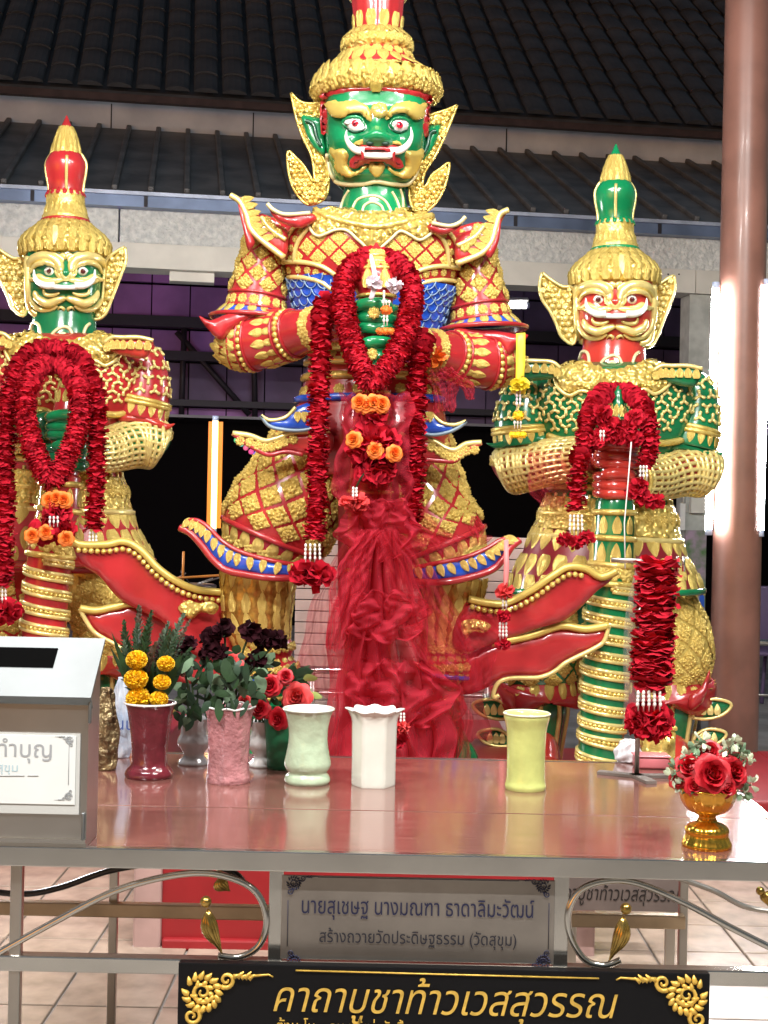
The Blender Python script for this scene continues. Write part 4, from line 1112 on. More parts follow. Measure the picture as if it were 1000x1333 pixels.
def tusk(pts, rr):
    q = smooth2(FC(pts), 6, False); out = []
    for i, v in enumerate(q):
        h = hit(HB, v.x, v.y); out.append(h[0] + Vector((0, -.03 - .02 * i / len(q), 0)))
    b = MB(); b.tube(out, [rr * (1 - (i / (len(q) - 1)) ** 1.8 * .93) for i in range(len(q))], 12); b.build('tusk', WHITE, head)
tusk([(415, 548), (360, 546), (312, 512), (284, 460), (288, 405)], .017); tusk([(602, 552), (670, 546), (725, 510), (754, 450), (748, 385)], .017)
for pts in ([(150, 488), (200, 522), (262, 514), (305, 566), (292, 625), (330, 678), (380, 665), (442, 618), (432, 660), (380, 702), (320, 727), (245, 702), (205, 645), (205, 600), (180, 560)],
            [(838, 508), (790, 532), (722, 528), (702, 575), (708, 640), (668, 684), (610, 662), (562, 618), (580, 672), (640, 716), (720, 738), (790, 685), (822, 590)],
            [(328, 482), (372, 452), (404, 448), (408, 486), (380, 494), (352, 512)], [(602, 478), (640, 452), (690, 486), (690, 520), (655, 500), (625, 488)],
            [(438, 640), (468, 612), (502, 628), (535, 612), (566, 640), (556, 685), (500, 728), (450, 688)]):
    relief('whisker', HB, FC(pts), FLATGOLD, head, .018, 3, 3.5, 2)
line('jaw_line', FC([(150, 560), (160, 670), (200, 745), (260, 770), (400, 772), (500, 752), (600, 768), (720, 772), (775, 710), (800, 640)]), PIPING, head, .010, HB, lift=.004)
for pts in ([(520, 222), (505, 290)], ): pass
# ears
for pts, inn in (([(392, 150), (408, 152), (420, 158), (424, 200), (414, 198), (404, 186), (396, 168)], [(398, 157), (408, 162), (412, 178), (418, 190)]), ([(574, 164), (566, 163), (556, 168), (546, 205), (552, 208), (562, 196), (570, 180)], [(568, 170), (560, 174), (557, 188), (552, 200)])):
    o = plate('ear', pts, 5.97, GREEN, ST, .03, 4, 5); line('ear_fold', inn, mat('dark_green_lid', (.004, .06, .03), .3), o, .009, None, 5.935)
EL = [(379, 121), (389, 131), (402, 135), (420, 134), (424, 142), (422, 152), (410, 152), (394, 151), (398, 170), (408, 190), (420, 204), (427, 222), (428, 240), (424, 256), (414, 264), (400, 266), (389, 256), (380, 240), (375, 218), (375, 197), (384, 204), (394, 214), (403, 228), (409, 238), (409, 222), (405, 200), (395, 180), (386, 154)]
ER = [(595, 137), (588, 156), (578, 180), (566, 204), (553, 224), (550, 243), (556, 240), (562, 228), (573, 220), (585, 212), (582, 232), (576, 250), (566, 266), (553, 276), (540, 274), (534, 262), (533, 245), (536, 228), (544, 210), (553, 196), (564, 178), (572, 165), (562, 164), (556, 170), (558, 152), (572, 146), (584, 142)]
for i, pts in enumerate((EL, ER)):
    o = plate('ear_ornament', pts, 5.99, CARVED, ST, .024, 4, 4, 2, tex=lambda x, y: .005 * math.sin(x * .8) * math.sin(y * .8))
    scrollbeads('carved_curls', pts, 5.962, o, GOLD, 6.5, .011, 3 + i)
    line('ornament_rim', [pts[0]] + pts[-1:-9:-1] if False else pts + pts[:1], GOLD, o, .006, None, 5.975, 3)
# crown
def lathe_tube(rows, d, ex=2.0): return Tube([sec(x, y, hw, 1, d) for x, y, hw in rows], ex=ex)
BR = lathe_tube([(490, 138, 63), (490, 133, 73), (490, 126, 81), (490, 118, 84.5), (490, 111, 83), (490, 105, 77), (490.5, 100, 69), (490.5, 97, 62)], D)
br = BR.build('crown_brim', CARVED, ST, 26, 72, disp=lambda t, th: .005 * math.sin(th * 34 + t * 30) * math.sin(t * 26))
for t, n in ((.30, 30), (.52, 32), (.74, 28)): tube_row(br, BR, t, n, TIP if t > .3 else ROS5, GOLD, 'leaf_tip' if t > .3 else 'rosette', .028, .036, .03, flip=(t > .6))
tube_place('brow_crest', TIP, GOLD, br, BR, .26, 0, .04, .055, .05, flip=True)
CU = lathe_tube([(490.5, 100, 63), (490.5, 96, 63), (490.5, 87, 55), (491, 78, 48), (491, 71, 43)], D)
cu = CU.build('crown_tier', RED, ST, 14, 60)
tube_row(cu, CU, .48, 20, TIP, GOLD, 'leaf_tip', .034, .05, .03); tube_row(cu, CU, .80, 20, ROS, GOLD, 'rosette', .024, .022, .02, off=0)
CR = lathe_tube([(491, 71, 40), (491, 66, 45), (491, 58, 45.5), (491, 50, 42), (491, 45, 34), (491, 43, 31)], D)
crr = CR.build('crown_ring', CARVED, ST, 16, 60, disp=lambda t, th: .005 * math.sin(th * 26) * math.sin(t * 20))
tube_row(crr, CR, .35, 22, ROS, GOLD, 'rosette', .024, .024, .022); tube_row(crr, CR, .62, 22, TIP, GOLD, 'leaf_tip', .022, .03, .02)
CS = lathe_tube([(491.5, 46, 30), (491.5, 38, 30.5), (492, 24, 32), (492, 4, 34), (492.5, -30, 37), (493, -60, 33), (493.5, -95, 22), (494, -130, 12), (494.5, -170, 5), (495, -195, 1)], D)
cs = CS.build('crown_spire', RED, ST, 30, 44, disp=lambda t, th: .0025 * math.cos(th * 14))
tube_row(cs, CS, .13, 11, TIP, GOLD, 'leaf_tip', .030, .046, .035, off=0)
rings(cs, CS, [.36], GOLDLINE, .012, 'gold_ring')
# club and hands
CL = Tube([sec(490, 316, 1.5, 1, 5.52), sec(490, 322, 5, 1, 5.52), sec(490, 330, 11, 1, 5.52), sec(490, 340, 16, 1, 5.52), sec(490, 348, 22, 1, 5.52), sec(490, 360, 29, 1, 5.52), sec(490, 374, 30, 1, 5.52), sec(490, 388, 24, 1, 5.52), sec(490, 402, 20, 1, 5.52), sec(488, 440, 18, 1, 5.52), sec(486, 490, 18, 1, 5.52), sec(484, 540, 24, 1, 5.52), sec(482, 640, 28, 1, 5.54), sec(480, 780, 30, 1, 5.56), sec(477, 960, 32, 1, 5.60), sec(476, 1044, 33, 1, 5.60)])
club = CL.build('club', RED, ST, 60, 32)
for t, n, m, s in ((.13, 9, ROS, .018), (.19, 10, TIP, .024), (.245, 11, ROS, .018), (.36, 8, TIP, .03)): tube_row(club, CL, t, n, m, GOLD, 'rosette' if m is ROS else 'leaf_tip', s, s * (1.4 if m is TIP else 1), s)
rings(club, CL, [.16, .22, .29, .46, .66, .70, .75, .80, .85, .90], GOLD, .008, 'club_band', .002, 28)
def fist(name, y0, rows, side, m, par, cx, d, hw, step, thick):
    """closed hand: back of the hand on one side, four fingers wrapped across the club, thumb above"""
    b = MB()
    for i in range(rows):
        y = y0 + step * i; r = thick * (1 - .05 * abs(i - 1))
        pts = []
        for j in range(15):
            a = lerp(-1.9, 1.75, j / 14) * side
            x = cx + math.sin(a) * hw * (1 + .06 * math.cos(3 * a)); dd = d - math.cos(a) * hw * K * 1.0
            pts.append(P(x, y + (1.5 * math.sin(a)), dd))
        b.tube(pts, [r * (1.06 if j in (3, 4, 8, 9) else .96) * (0.7 if j > 13 else 1) for j in range(15)], 10)
    # back of the hand and wrist
    c = P(cx - side * hw * 1.02, y0 + step * (rows - 1) / 2, d + .02)
    b.ball(c, step * (rows) * K * .52, 14, 10, (.62, .9, 1.05))
    # thumb
    pts = [P(cx - side * hw * .95, y0 - step * .2, d - .06), P(cx - side * hw * .4, y0 - step * .55, d - hw * K * 1.12), P(cx + side * hw * .35, y0 - step * .5, d - hw * K * 1.22), P(cx + side * hw * .75, y0 - step * .25, d - hw * K * 1.05)]
    q = [cr(pts, i / 9) for i in range(10)]; b.tube(q, [thick * s for s in (1, 1.02, 1, .98, 1, 1.05, 1, .9, .7, .35)], 10)
    return b.build(name, m, par)
h1 = fist('hand', 402, 3, 1, GREEN, ST, 490, 5.52, 26, 12.5, .026)
h2 = fist('hand', 452, 3, -1, GREEN, ST, 489, 5.52, 25, 12, .025)
for h, x, y in ((h1, 487, 407), (h2, 484, 461)):
    inst('ring_rosette', ROS, GOLD, h, frameM(P(x, y, 5.395), Vector((0, -1, .1)), UPZ, .026, .026, .026))
# trousers
LT = Tube([sec(410, 552, 44, .8, D), sec(400, 590, 52, .85, D), sec(386, 630, 64, .9, D), sec(369, 668, 72, .9, D), sec(356, 698, 69, .9, D), sec(344, 728, 56, .9, D), sec(340, 745, 50, .9, D)])
RT = Tube([sec(540, 560, 44, .8, D), sec(544, 595, 47, .85, D), sec(549, 637, 56, .9, D), sec(555, 677, 65, .9, D), sec(568, 708, 66, .9, D), sec(580, 738, 55, .9, D), sec(585, 752, 48, .9, D)])
for tb, sgn in ((LT, -1), (RT, 1)):
    o = tb.build('trouser_leg', RED, ST, 30, 44)
    lattice(o, tb, 6, 11, .12, .60, GOLD, -2.0, 2.0, .90, .06)
    rings(o, tb, [.68, .83], RED, .014, 'trouser_band', .004, 40)
    tube_row(o, tb, .73, 20, TIP, GOLD, 'leaf_tip', .034, .040, .03); tube_row(o, tb, .785, 20, ROS5, GOLD, 'rosette', .030, .026, .026, off=0)
CF1 = [(234, 687), (246, 676), (258, 677), (272, 686), (288, 703), (310, 717), (345, 728), (388, 735), (390, 752), (350, 751), (318, 746), (294, 741), (276, 726), (262, 709), (248, 694)]
CF2 = [(677, 703), (662, 699), (650, 703), (632, 714), (604, 725), (570, 732), (540, 738), (540, 756), (575, 757), (610, 751), (640, 741), (656, 726), (666, 712)]
dcf = lambda x, y: 5.74 + .0008 * abs(x - (345 if x < 470 else 578))
for pts, top, bot in ((CF1, [(246, 677), (258, 678), (272, 687), (290, 705), (315, 719), (350, 729), (388, 736)], [(234, 687), (248, 694), (262, 709), (276, 727), (294, 742), (320, 748), (350, 752), (390, 753)]), (CF2, [(662, 700), (650, 704), (632, 715), (604, 726), (570, 733), (540, 739)], [(677, 703), (666, 712), (656, 727), (640, 742), (610, 752), (575, 758), (540, 757)])):
    o = plate('trouser_cuff', pts, dcf, BLUE, ST, .03, 6, 5)
    line('cuff_rim', bot, RED, o, .016, None, lambda x, y: dcf(x, y) - .025); line('cuff_rim', top, RED, o, .010, None, lambda x, y: dcf(x, y) - .025)
    ta, ba = smooth2(top, 6, False), smooth2(bot, 6, False)
    for i in range(13):
        f = (i + .6) / 13; u = ta[int(f * (len(ta) - 1))]; v = ba[int(f * (len(ba) - 1))]
        c = u.lerp(v, .42); up = P(u.x, u.y, 5.7) - P(v.x, v.y, 5.7)
        inst('leaf_tip', TIP, GOLD, o, frameM(P(c.x, c.y, dcf(c.x, c.y) - .034), Vector((0, -1, .1)), -up, .021, .027, .028))
# shins, knees to ankles, feet
SL = Tube([sec(338, 742, 50, .9, D), sec(335, 770, 48, .9, D), sec(335, 800, 45, .9, D), sec(339, 822, 40, .9, D), sec(342, 836, 36, .9, D)])
SR = Tube([sec(590, 752, 44, .9, D), sec(588, 775, 42, .9, D), sec(585, 800, 39, .9, D), sec(582, 822, 35, .9, D), sec(580, 836, 32, .9, D)])
for tb in (SL, SR):
    o = tb.build('shin_guard', mat('bronze_gold', (.60, .37, .08), .27, .65, col2=(.36, .17, .03), vscale=30, bump=(40, .5, .012)), ST, 26, 96, disp=lambda t, th: .006 * max(0, math.cos(th * 14)) ** 6 + .003 * math.sin(t * 40 + 6 * math.cos(th * 7)))
    for t in (.13, .34, .55, .76, .93):
        tube_row(o, tb, t, 14, TIP, GOLD, 'leaf_tip', .028, .046, .026, off=.5, flip=t < .2)
for tb2, xs in ((Tube([sec(342, 834, 33, .9, D), sec(344, 845, 39, .9, D), sec(345, 858, 35, .9, D), sec(346, 868, 42, .9, D), sec(347, 880, 40, .9, D), sec(348, 893, 30, .9, D)]), 0), (Tube([sec(580, 834, 30, .9, D), sec(580, 843, 35, .9, D), sec(580, 853, 31, .9, D), sec(580, 864, 37, .9, D), sec(580, 876, 36, .9, D), sec(578, 890, 27, .9, D)]), 1)):
    o = tb2.build('anklet', RED, ST, 22, 40)
    tube_row(o, tb2, .2, 18, ROS5, GOLD, 'rosette', .026, .022, .026); tube_row(o, tb2, .42, 18, TIP, GOLD, 'leaf_tip', .02, .026, .02); tube_row(o, tb2, .64, 20, ROS5, GOLD, 'rosette', .026, .022, .026)
    rings(o, tb2, [.82], BLUE, .012, 'gold_ring', .002)
    tube_row(o, tb2, .84, 18, TIP, GOLD, 'leaf_tip', .02, .028, .024, flip=True)
for x, tilt in ((350, -1), (576, 1)):
    a = P(x, 888, D); z0 = ZC + .005
    tb = Tube([(a, .088, .085), (Vector((a.x, D, lerp(a.z, z0, .45))), .078, .08), (Vector((a.x, D - .02, lerp(a.z, z0, .75))), .085, .12), (Vector((a.x + tilt * .02, D - .12, z0 + .05)), .10, .24), (Vector((a.x + tilt * .02, D - .12, z0)), .10, .25)])
    o = tb.build('foot', GREEN, ST, 20, 32)
    rings(o, tb, [.12, .5], GOLD, .010, 'gold_ring', .002, 32)
    b = MB()
    for i in range(5): b.ball((a.x + tilt * .02 + (i - 2) * .036, D - .35 + .012 * abs(i - 1.5), z0 + .035), .026, 8, 6, (.9, 1.5, 1))
    b.build('toes', GREEN, o)
# apron hanging between the legs (mostly under the tulle)
plate('apron', [(452, 560), (510, 562), (520, 700), (510, 830), (478, 880), (446, 830), (440, 700)], 5.76, mat('dark_red_apron', (.22, .012, .015), .4, 0, var=.3), ST, .02, 12, 6)
# red side wings with gold beaded rims
def wing(pts, d, rim, beads, lower=None):
    o = plate('cloth_wing', pts, d, RED, ST, .025, 9, 8)
    df = lambda x, y: d(x, y) - .03
    line('wing_rim', rim, FLATGOLD, o, .017, None, df)
    if lower: line('wing_rim', lower, GOLDLINE, o, .010, None, df)
    if beads:
        q = smooth2(beads, 6, False); pathbeads('bead_row', [P(v.x, v.y, d(v.x, v.y) - .038) for v in q], GOLD, o, .0125, .027)
    return o
dl = lambda x, y: 5.98 - .0006 * (290 - x) + .02 * math.sin(x * .05)
W1T = [(93, 702), (104, 709), (138, 709), (161, 705), (182, 715), (206, 740), (232, 758), (258, 768), (290, 771)]
wing(W1T + [(295, 800), (300, 860), (250, 850), (215, 812), (194, 800), (161, 784), (145, 769), (129, 750), (104, 732)], dl, W1T, [(102, 716), (138, 718), (160, 715), (178, 723), (202, 748), (230, 768), (258, 778), (288, 782)])
line_pts = [(102, 724), (138, 727), (160, 724), (176, 732), (198, 756), (228, 777), (258, 788), (288, 791)]
W2T = [(104, 792), (125, 795), (150, 790), (175, 786), (215, 800), (260, 812), (300, 815)]
dl2 = lambda x, y: 6.03 - .0004 * (300 - x)
wing(W2T + [(300, 880), (240, 890), (190, 872), (155, 842), (125, 825), (112, 808)], dl2, W2T, None, [(104, 792), (112, 808), (125, 825), (155, 842), (190, 870)])
dr_ = lambda x, y: 5.90 - .0002 * (x - 620) + .015 * math.sin(x * .05)
W3T = [(610, 780), (640, 786), (662, 784), (693, 768), (722, 748), (740, 738), (762, 740), (783, 751), (804, 743)]
wing(W3T + [(793, 758), (778, 769), (754, 793), (734, 808), (701, 818), (660, 832), (600, 850), (590, 820)], dr_, W3T, [(615, 790), (640, 796), (664, 794), (696, 778), (724, 758), (742, 748), (760, 750)])
W4T = [(640, 838), (690, 828), (730, 815), (762, 819), (793, 814)]
dr2 = lambda x, y: 5.95 - .0002 * (x - 620)
wing(W4T + [(787, 834), (774, 844), (738, 862), (722, 874), (701, 882), (665, 882), (646, 890), (600, 905), (585, 870)], dr2, W4T, None, [(793, 814), (787, 834), (774, 844), (738, 862), (722, 874), (701, 882), (665, 883), (648, 890), (642, 908), (650, 905)])
for x, y in ((275, 792), (285, 800)):
    pass
curl = plate('wing_curl', [(232, 790), (245, 781), (258, 785), (275, 783), (285, 790), (278, 800), (262, 797), (250, 806), (238, 800)], 5.9, CARVED, ST, .02, 4, 4)
plate('wing_curl', [(600, 812), (612, 806), (628, 808), (640, 815), (630, 824), (615, 822), (606, 832)], 5.82, CARVED, ST, .02, 4, 4)
# ------------------------------------------------------------------ the two smaller statues
def small_statue(dx, dy, pal, label, D2, zb, staff_dx):
    skin, tip, base, flare, staffm, lat, iris = pal
    K2 = D2 / F
    S = lambda x, y, hw, rat: sec(x + dx, y + dy, hw, rat, D2)
    O = lambda pts: [(x + dx, y + dy) for x, y in pts]
    G6 = lambda pts: [(x + dx, y + dy) for x, y in crop(640, 180, 3.125, pts)]
    G7 = lambda pts: [(x + dx, y + dy) for x, y in crop(600, 480, 2.4675, pts)]
    bc = P(795 + dx, 980 + dy, D2); bc.z = zb
    s = thing('guardian_statue', label, 'statue', bc)
    # torso
    tb = Tube([S(798, 474, 45, .8), S(798, 484, 82, .66), S(797, 500, 104, .62), S(797, 525, 108, .62), S(796, 560, 100, .62), S(795, 600, 82, .64), S(793, 640, 78, .68), S(790, 690, 92, .7), S(788, 740, 104, .7), S(787, 780, 96, .7)], ex=2.3)
    to = tb.build('torso', base, s, 36, 52); TB2 = tb.bvh(36, 52)
    for i in range(8):
        for j in range(17):
            x = 686 + 14.6 * j + (7.3 if i % 2 else 0); y = 499 + 11.5 * i
            if abs(x - 798) < 104 - max(0, 512 - y) * 1.2 and (y < 566 - abs(x - 798) * .12): px_place('y_ornament', YSH, GOLDLINE, to, TB2, x + dx, y + dy, 7.9, 7.9, 6, rot=PI * (j % 2))
    co = relief('collar', TB2, O([(722, 484), (738, 470), (756, 470), (776, 478), (798, 481), (820, 478), (842, 470), (858, 472), (874, 488), (870, 500), (852, 512), (838, 506), (824, 512), (798, 524), (774, 514), (758, 508), (742, 514), (728, 504)]), CARVED, s, .024, 4, 4, 2, .004, tex=lambda x, y: .005 * math.sin(x * .9) * math.sin(y * .9))
    for pts in (O([(722, 486), (728, 505), (742, 515), (758, 509), (774, 515), (798, 525), (824, 513), (838, 507), (852, 513), (870, 501), (874, 488)]), O([(735, 476), (765, 489), (798, 499), (830, 490), (862, 478)])): line('collar_rim', pts, GOLDLINE, co, .009, TB2, lift=.014)
    for pts in (O([(715, 566), (735, 572), (760, 570)]), O([(840, 572), (862, 576), (885, 572)])): line('gold_band', pts, GOLD, to, .016, TB2, lift=.012)
    # skirt: bands and pattern
    for t, m in ((.60, GOLD), (.66, GOLDLINE), (.74, GOLD), (.80, GOLDLINE)): rings(to, tb, [t], m, .016, 'waist_band', .006)
    tube_row(to, tb, .70, 26, YSH, GOLDLINE, 'y_ornament', .03, .03, .03); tube_row(to, tb, .63, 26, ROS, GOLD, 'rosette', .022, .022, .02)
    wb_ = Tube([S(793, 652, 83, .70), S(792, 664, 88, .71), S(791, 682, 92, .72), S(790, 694, 97, .73)], ex=2.3)
    wo_ = wb_.build('waistcloth', CARVED, s, 10, 52, disp=lambda t, th: .004 * math.sin(th * 30) * math.sin(t * 14)); tube_row(wo_, wb_, .5, 22, DIA, GOLD, 'diamond_tile', .036, .036, .03)
    skirt = Tube([S(790, 690, 94, .72), S(788, 720, 106, .72), S(787, 752, 122, .72), S(787, 768, 126, .72)], ex=2.2)
    so = skirt.build('skirt', RED if base is RED else mat('dark_red_enamel', (.20, .012, .018), .3, coat=.3), s, 12, 48)
    for t in (.2, .5, .8): tube_row(so, skirt, t, 26, TIP, GOLD, 'leaf_tip', .044, .055, .034, flip=True, off=.5 * (t == .5))
    rings(so, skirt, [1.0], flare, .018, 'skirt_rim')
    # arms
    for sd, ua, fa, fl in ((-1, [(700, 492, 20), (686, 512, 30), (680, 540, 35), (680, 562, 37), (682, 580, 38)], [(648, 618, 0, 14), (655, 614, 0, 26), (668, 610, -.02, 31), (692, 606, -.06, 29), (725, 600, -.16, 26), (757, 596, -.30, 24), (780, 594, -.38, 20)],
                            G7([(82, 240), (110, 238), (150, 222), (200, 215), (275, 215), (275, 240), (210, 240), (160, 248), (120, 258)])),
                           (1, [(893, 492, 20), (903, 512, 28), (904, 540, 32), (900, 562, 35), (896, 582, 36)], [(928, 622, 0, 14), (922, 618, 0, 26), (912, 614, -.02, 31), (890, 614, -.06, 29), (858, 622, -.16, 26), (835, 624, -.30, 24), (812, 626, -.38, 20)],
                            G7([(846, 268), (820, 268), (780, 252), (730, 238), (670, 238), (668, 262), (730, 264), (780, 280), (815, 290)]))):
        at = Tube([sec(x + dx, y + dy, hw, 1, D2) for x, y, hw in ua]); ao = at.build('upper_arm', base, s, 18, 32)
        for i in range(4):
            tube_row(ao, at, .18 + .125 * i, 11, YSH, GOLDLINE, 'y_ornament', .030, .030, .024, off=.5 * (i % 2), flip=i % 2 == 0)
        rings(ao, at, [.70, .76], GOLD, .012, 'arm_band', .004, 32); tube_row(ao, at, .84, 16, TIP, GOLD, 'leaf_tip', .024, .032, .024, flip=True)
        plate('sleeve_tip', fl, lambda x, y: D2 - .16 + .0006 * abs(x - 797 - dx), flare, s, .03, 6, 6)
        ft = Tube([(P(x + dx, y + dy, D2 + o), r * K2, r * K2) for x, y, o, r in fa]); fo = ft.build('forearm', lat, s, 24, 36)
        b = MB()
        for i in range(15): b.tube(ft.ring(.16 + .05 * i, n=36, lift=.004), .0105, 5, False)
        for j in range(22):
            th = -PI + 2 * PI * j / 22; b.tube([ft.ev(.14 + .74 * q / 16, th, .004) for q in range(17)], .0105, 5, False)
        b.build('gold_lattice', GOLDLINE, fo, kind='stuff')
        b = MB()
        for i in range(14):
            for j in range(22):
                th = -PI + 2 * PI * (j + .5) / 22
                if abs(th) < 2.2 and i > 8:
                    pass
        rings(fo, ft, [.11, .885, .92], GOLD, .012, 'arm_band', .006, 36)
        tube_row(fo, ft, .09, 10, ROS5, GOLD, 'rosette', .03, .03, .026)
    # epaulettes
    for pts in (G6([(65, 915), (110, 905), (180, 905), (245, 910), (280, 935), (270, 970), (200, 985), (130, 985), (85, 960)]), G6([(858, 938), (800, 925), (735, 925), (690, 925), (660, 945), (690, 985), (760, 1005), (820, 1012), (845, 985)])):
        o = plate('shoulder_plate', pts, D2 - .22, flare, s, .03, 5, 6); line('plate_rim', pts[:5], GOLDLINE, o, .010, None, D2 - .252); 
        q = smooth2(pts, 4)
        for i in range(7):
            v = q[2 + 2 * i]; inst('leaf_tip', TIP, GOLD, o, frameM(P(v.x, v.y + 9, D2 - .255), Vector((0, -1, .1)), UPZ, .024, .024, .024))
    # neck and head
    nt_ = Tube([S(799, 440, 40, .9), S(799, 455, 41, .9), S(798, 470, 43, .9), S(798, 488, 46, .9)]); no = nt_.build('neck', skin, s, 10, 36); NB2 = nt_.bvh(10, 36)
    for pts in ([(430, 960), (450, 910), (485, 885), (515, 890), (535, 930), (550, 960)], [(455, 965), (470, 925), (490, 910), (510, 925), (525, 960)], [(355, 920), (370, 870), (395, 880), (400, 950)], [(565, 955), (580, 890), (598, 870)]):
        line('neck_line', G6(pts), PIPING, no, .008, NB2, lift=.003)
    hd = Tube([S(800, 352, 44, .95), S(800, 368, 48.5, .96), S(799.5, 390, 49, .98), S(799, 412, 48.5, .98), S(799, 430, 46, .96), S(799, 442, 39, .92), S(799, 449, 24, .8)], ex=2.7)
    v_, f_ = hd.grid(50, 72); B_ = lambda x, y, a, b, c: (640 + x / 3.125 + dx, 180 + y / 3.125 + dy, a, b, c)
    v_ = sculpt(v_, [B_(505, 668, 9, 6, 13), B_(505, 640, 6, 7, 6), B_(433, 655, 9, 7, -3), B_(572, 657, 9, 7, -3), B_(420, 622, 14, 5, 5), B_(592, 622, 14, 5, 5), B_(395, 735, 12, 10, 4), B_(615, 735, 12, 10, 4), B_(505, 725, 24, 9, 6), B_(505, 810, 18, 6, 5)], D2)
    head = part('head', v_, f_, skin, s); HB2 = bvh_of(v_, f_)
    def L(pts, r, m=GOLDLINE, nm='face_line', lift=.006, taper=True): line(nm, G6(pts), m, head, r, HB2, lift=lift, taper=taper)
    X0 = 503
    for sg in (1, -1):
        M_ = lambda pts: [(X0 + sg * (x - X0), y) for x, y in pts]
        L(M_([(352, 650), (366, 615), (405, 598), (450, 605), (480, 632), (486, 662)]), .026, GOLDLINE, 'eyebrow')
        L(M_([(360, 668), (378, 635), (415, 620), (455, 630), (474, 655)]), .014)
        L(M_([(372, 592), (410, 582), (455, 588), (488, 606), (492, 622)]), .010)
        L(M_([(350, 690), (372, 690), (395, 678), (420, 690), (452, 690)]), .014)
        L(M_([(492, 690), (470, 695), (430, 700), (400, 700), (372, 690)]), .016)
        L(M_([(378, 735), (390, 765), (430, 785), (470, 772), (503, 762)]), .022, GOLDLINE, 'whisker')
        L(M_([(352, 715), (362, 770), (395, 805), (440, 808), (470, 795)]), .014)
        L(M_([(412, 728), (420, 748), (450, 752), (478, 742)]), .010)
        L(M_([(352, 600), (352, 700), (358, 790), (376, 828), (440, 836), (503, 846)]), .018, GOLDLINE, 'jaw_line', .006, False)
        L(M_([(468, 812), (480, 800), (494, 806), (490, 818), (480, 816)]), .008)
        ex, ey = M_([(434, 656)])[0]; qx, qy = G6([(ex, ey)])[0]
        e = relief('eye', HB2, [(qx + 6.6 * math.cos(a * .5236), qy + 6.2 * math.sin(a * .5236)) for a in range(12)], WHITE, head, .026, 2, 4, 2)
        eb = bvh_of([v.co + BASE[e.name] for v in e.data.vertices], [tuple(p.vertices) for p in e.data.polygons])
        px_place('iris', BEAD, iris, e, eb, qx, qy, 3.6, 3.6, 1.6)
        q = smooth2(G6(M_([(462, 718), (425, 718), (396, 704), (382, 682), (380, 654)])), 6, False); out = []
        for i, v in enumerate(q):
            h = hit(HB2, v.x, v.y); out.append((h[0] if h else out[-1]) + Vector((0, -.03 - .002 * i / len(q), 0)) if h else out[-1] + Vector((0, 0, .004)))
        b = MB(); b.tube(out, [.017 * (1 - (i / (len(q) - 1)) ** 2 * .9) for i in range(len(q))], 10); b.build('tusk', WHITE, head)
        relief('mouth_hollow', HB2, G6(M_([(415, 732), (445, 734), (452, 744), (430, 748)])), BLACKP, head, .006, 3, 2, 1, .004)
    for r_ in (18, 30, 40): L([(X0 - r_, 640), (X0 - r_ * .9, 668), (X0, 676 + r_ * .35), (X0 + r_ * .9, 668), (X0 + r_, 640)], .008, GOLDLINE, 'nose_line', .004)
    relief('teeth', HB2, G6([(455, 706), (503, 712), (550, 706), (550, 732), (503, 734), (455, 732)]), WHITE, head, .032, 3, 3, 1)
    L([(470, 605), (490, 590), (503, 602), (518, 590), (536, 605)], .012)
    # ears
    for pts in (G6([(206, 546), (240, 574), (290, 604), (332, 608), (338, 700), (344, 800), (328, 838), (285, 806), (268, 765), (240, 705), (206, 655), (195, 600)]), G6([(742, 558), (702, 580), (664, 618), (656, 700), (648, 780), (608, 832), (625, 852), (662, 832), (692, 762), (722, 684), (747, 612)])):
        o = plate('ear_ornament', pts, D2 + .02, CARVED, s, .026, 4, 5, 2, tex=lambda x, y: .006 * math.sin(x * .7) * math.sin(y * .7))
        line('ornament_rim', pts + pts[:1], GOLDLINE, o, .008, None, D2 - .01, 3)
        scrollbeads('carved_curls', pts, D2 - .012, o, GOLDLINE, 8.5, .014, 5)
    # crown
    cr1 = Tube([S(800, 375, 46, 1), S(800, 370, 55, 1), S(800, 362, 58.5, 1), S(800, 353, 57, 1), S(800, 344, 50, 1), S(800, 336, 41, 1), S(800, 329, 33, 1), S(800, 323, 28, 1)])
    o = cr1.build('crown_brim', CARVED, s, 24, 60, disp=lambda t, th: .005 * math.sin(th * 26) * math.sin(t * 24))
    for t, n in ((.28, 26), (.46, 24), (.62, 20), (.78, 16)): tube_row(o, cr1, t, n, TIP, GOLD, 'leaf_tip', .026, .036, .03, flip=t < .4)
    tube_place('brow_crest', TIP, GOLDLINE, o, cr1, .40, 0, .022, .05, .035)
    cr2 = Tube([S(800.5, 326, 29.5, 1), S(800.5, 321, 30, 1), S(800.5, 312, 26, 1), S(800.5, 302, 24.5, 1), S(800.5, 291, 24.5, 1), S(800.5, 288, 23, 1)])
    o = cr2.build('crown_tier', GOLD, s, 18, 44, disp=lambda t, th: .004 * math.sin(th * 20) * math.sin(t * 22))
    rings(o, cr2, [.02], tip, .010, 'crown_band'); tube_row(o, cr2, .4, 16, TIP, GOLD, 'leaf_tip', .022, .032, .024); tube_row(o, cr2, .86, 18, TIP, tip, 'leaf_tip', .014, .018, .014, flip=True)
    cr3 = Tube([S(801, 290, 22, 1), S(801, 278, 22.5, 1), S(801, 262, 25.5, 1), S(801, 250, 26, 1), S(801, 241, 22, 1), S(801, 237, 19, 1)])
    o = cr3.build('crown_bulb', tip, s, 20, 40); line('gold_band', O([(801.5, 289), (801.5, 262), (802, 240)]), GOLDLINE, o, .008, cr3.bvh(20, 40), lift=.003)
    for sg in (-1, 1): b = MB(); b.tube([cr3.ev(q / 14, sg * PI / 2, .002) for q in range(15)], .006, 6); b.build('gold_band', GOLDLINE, o)
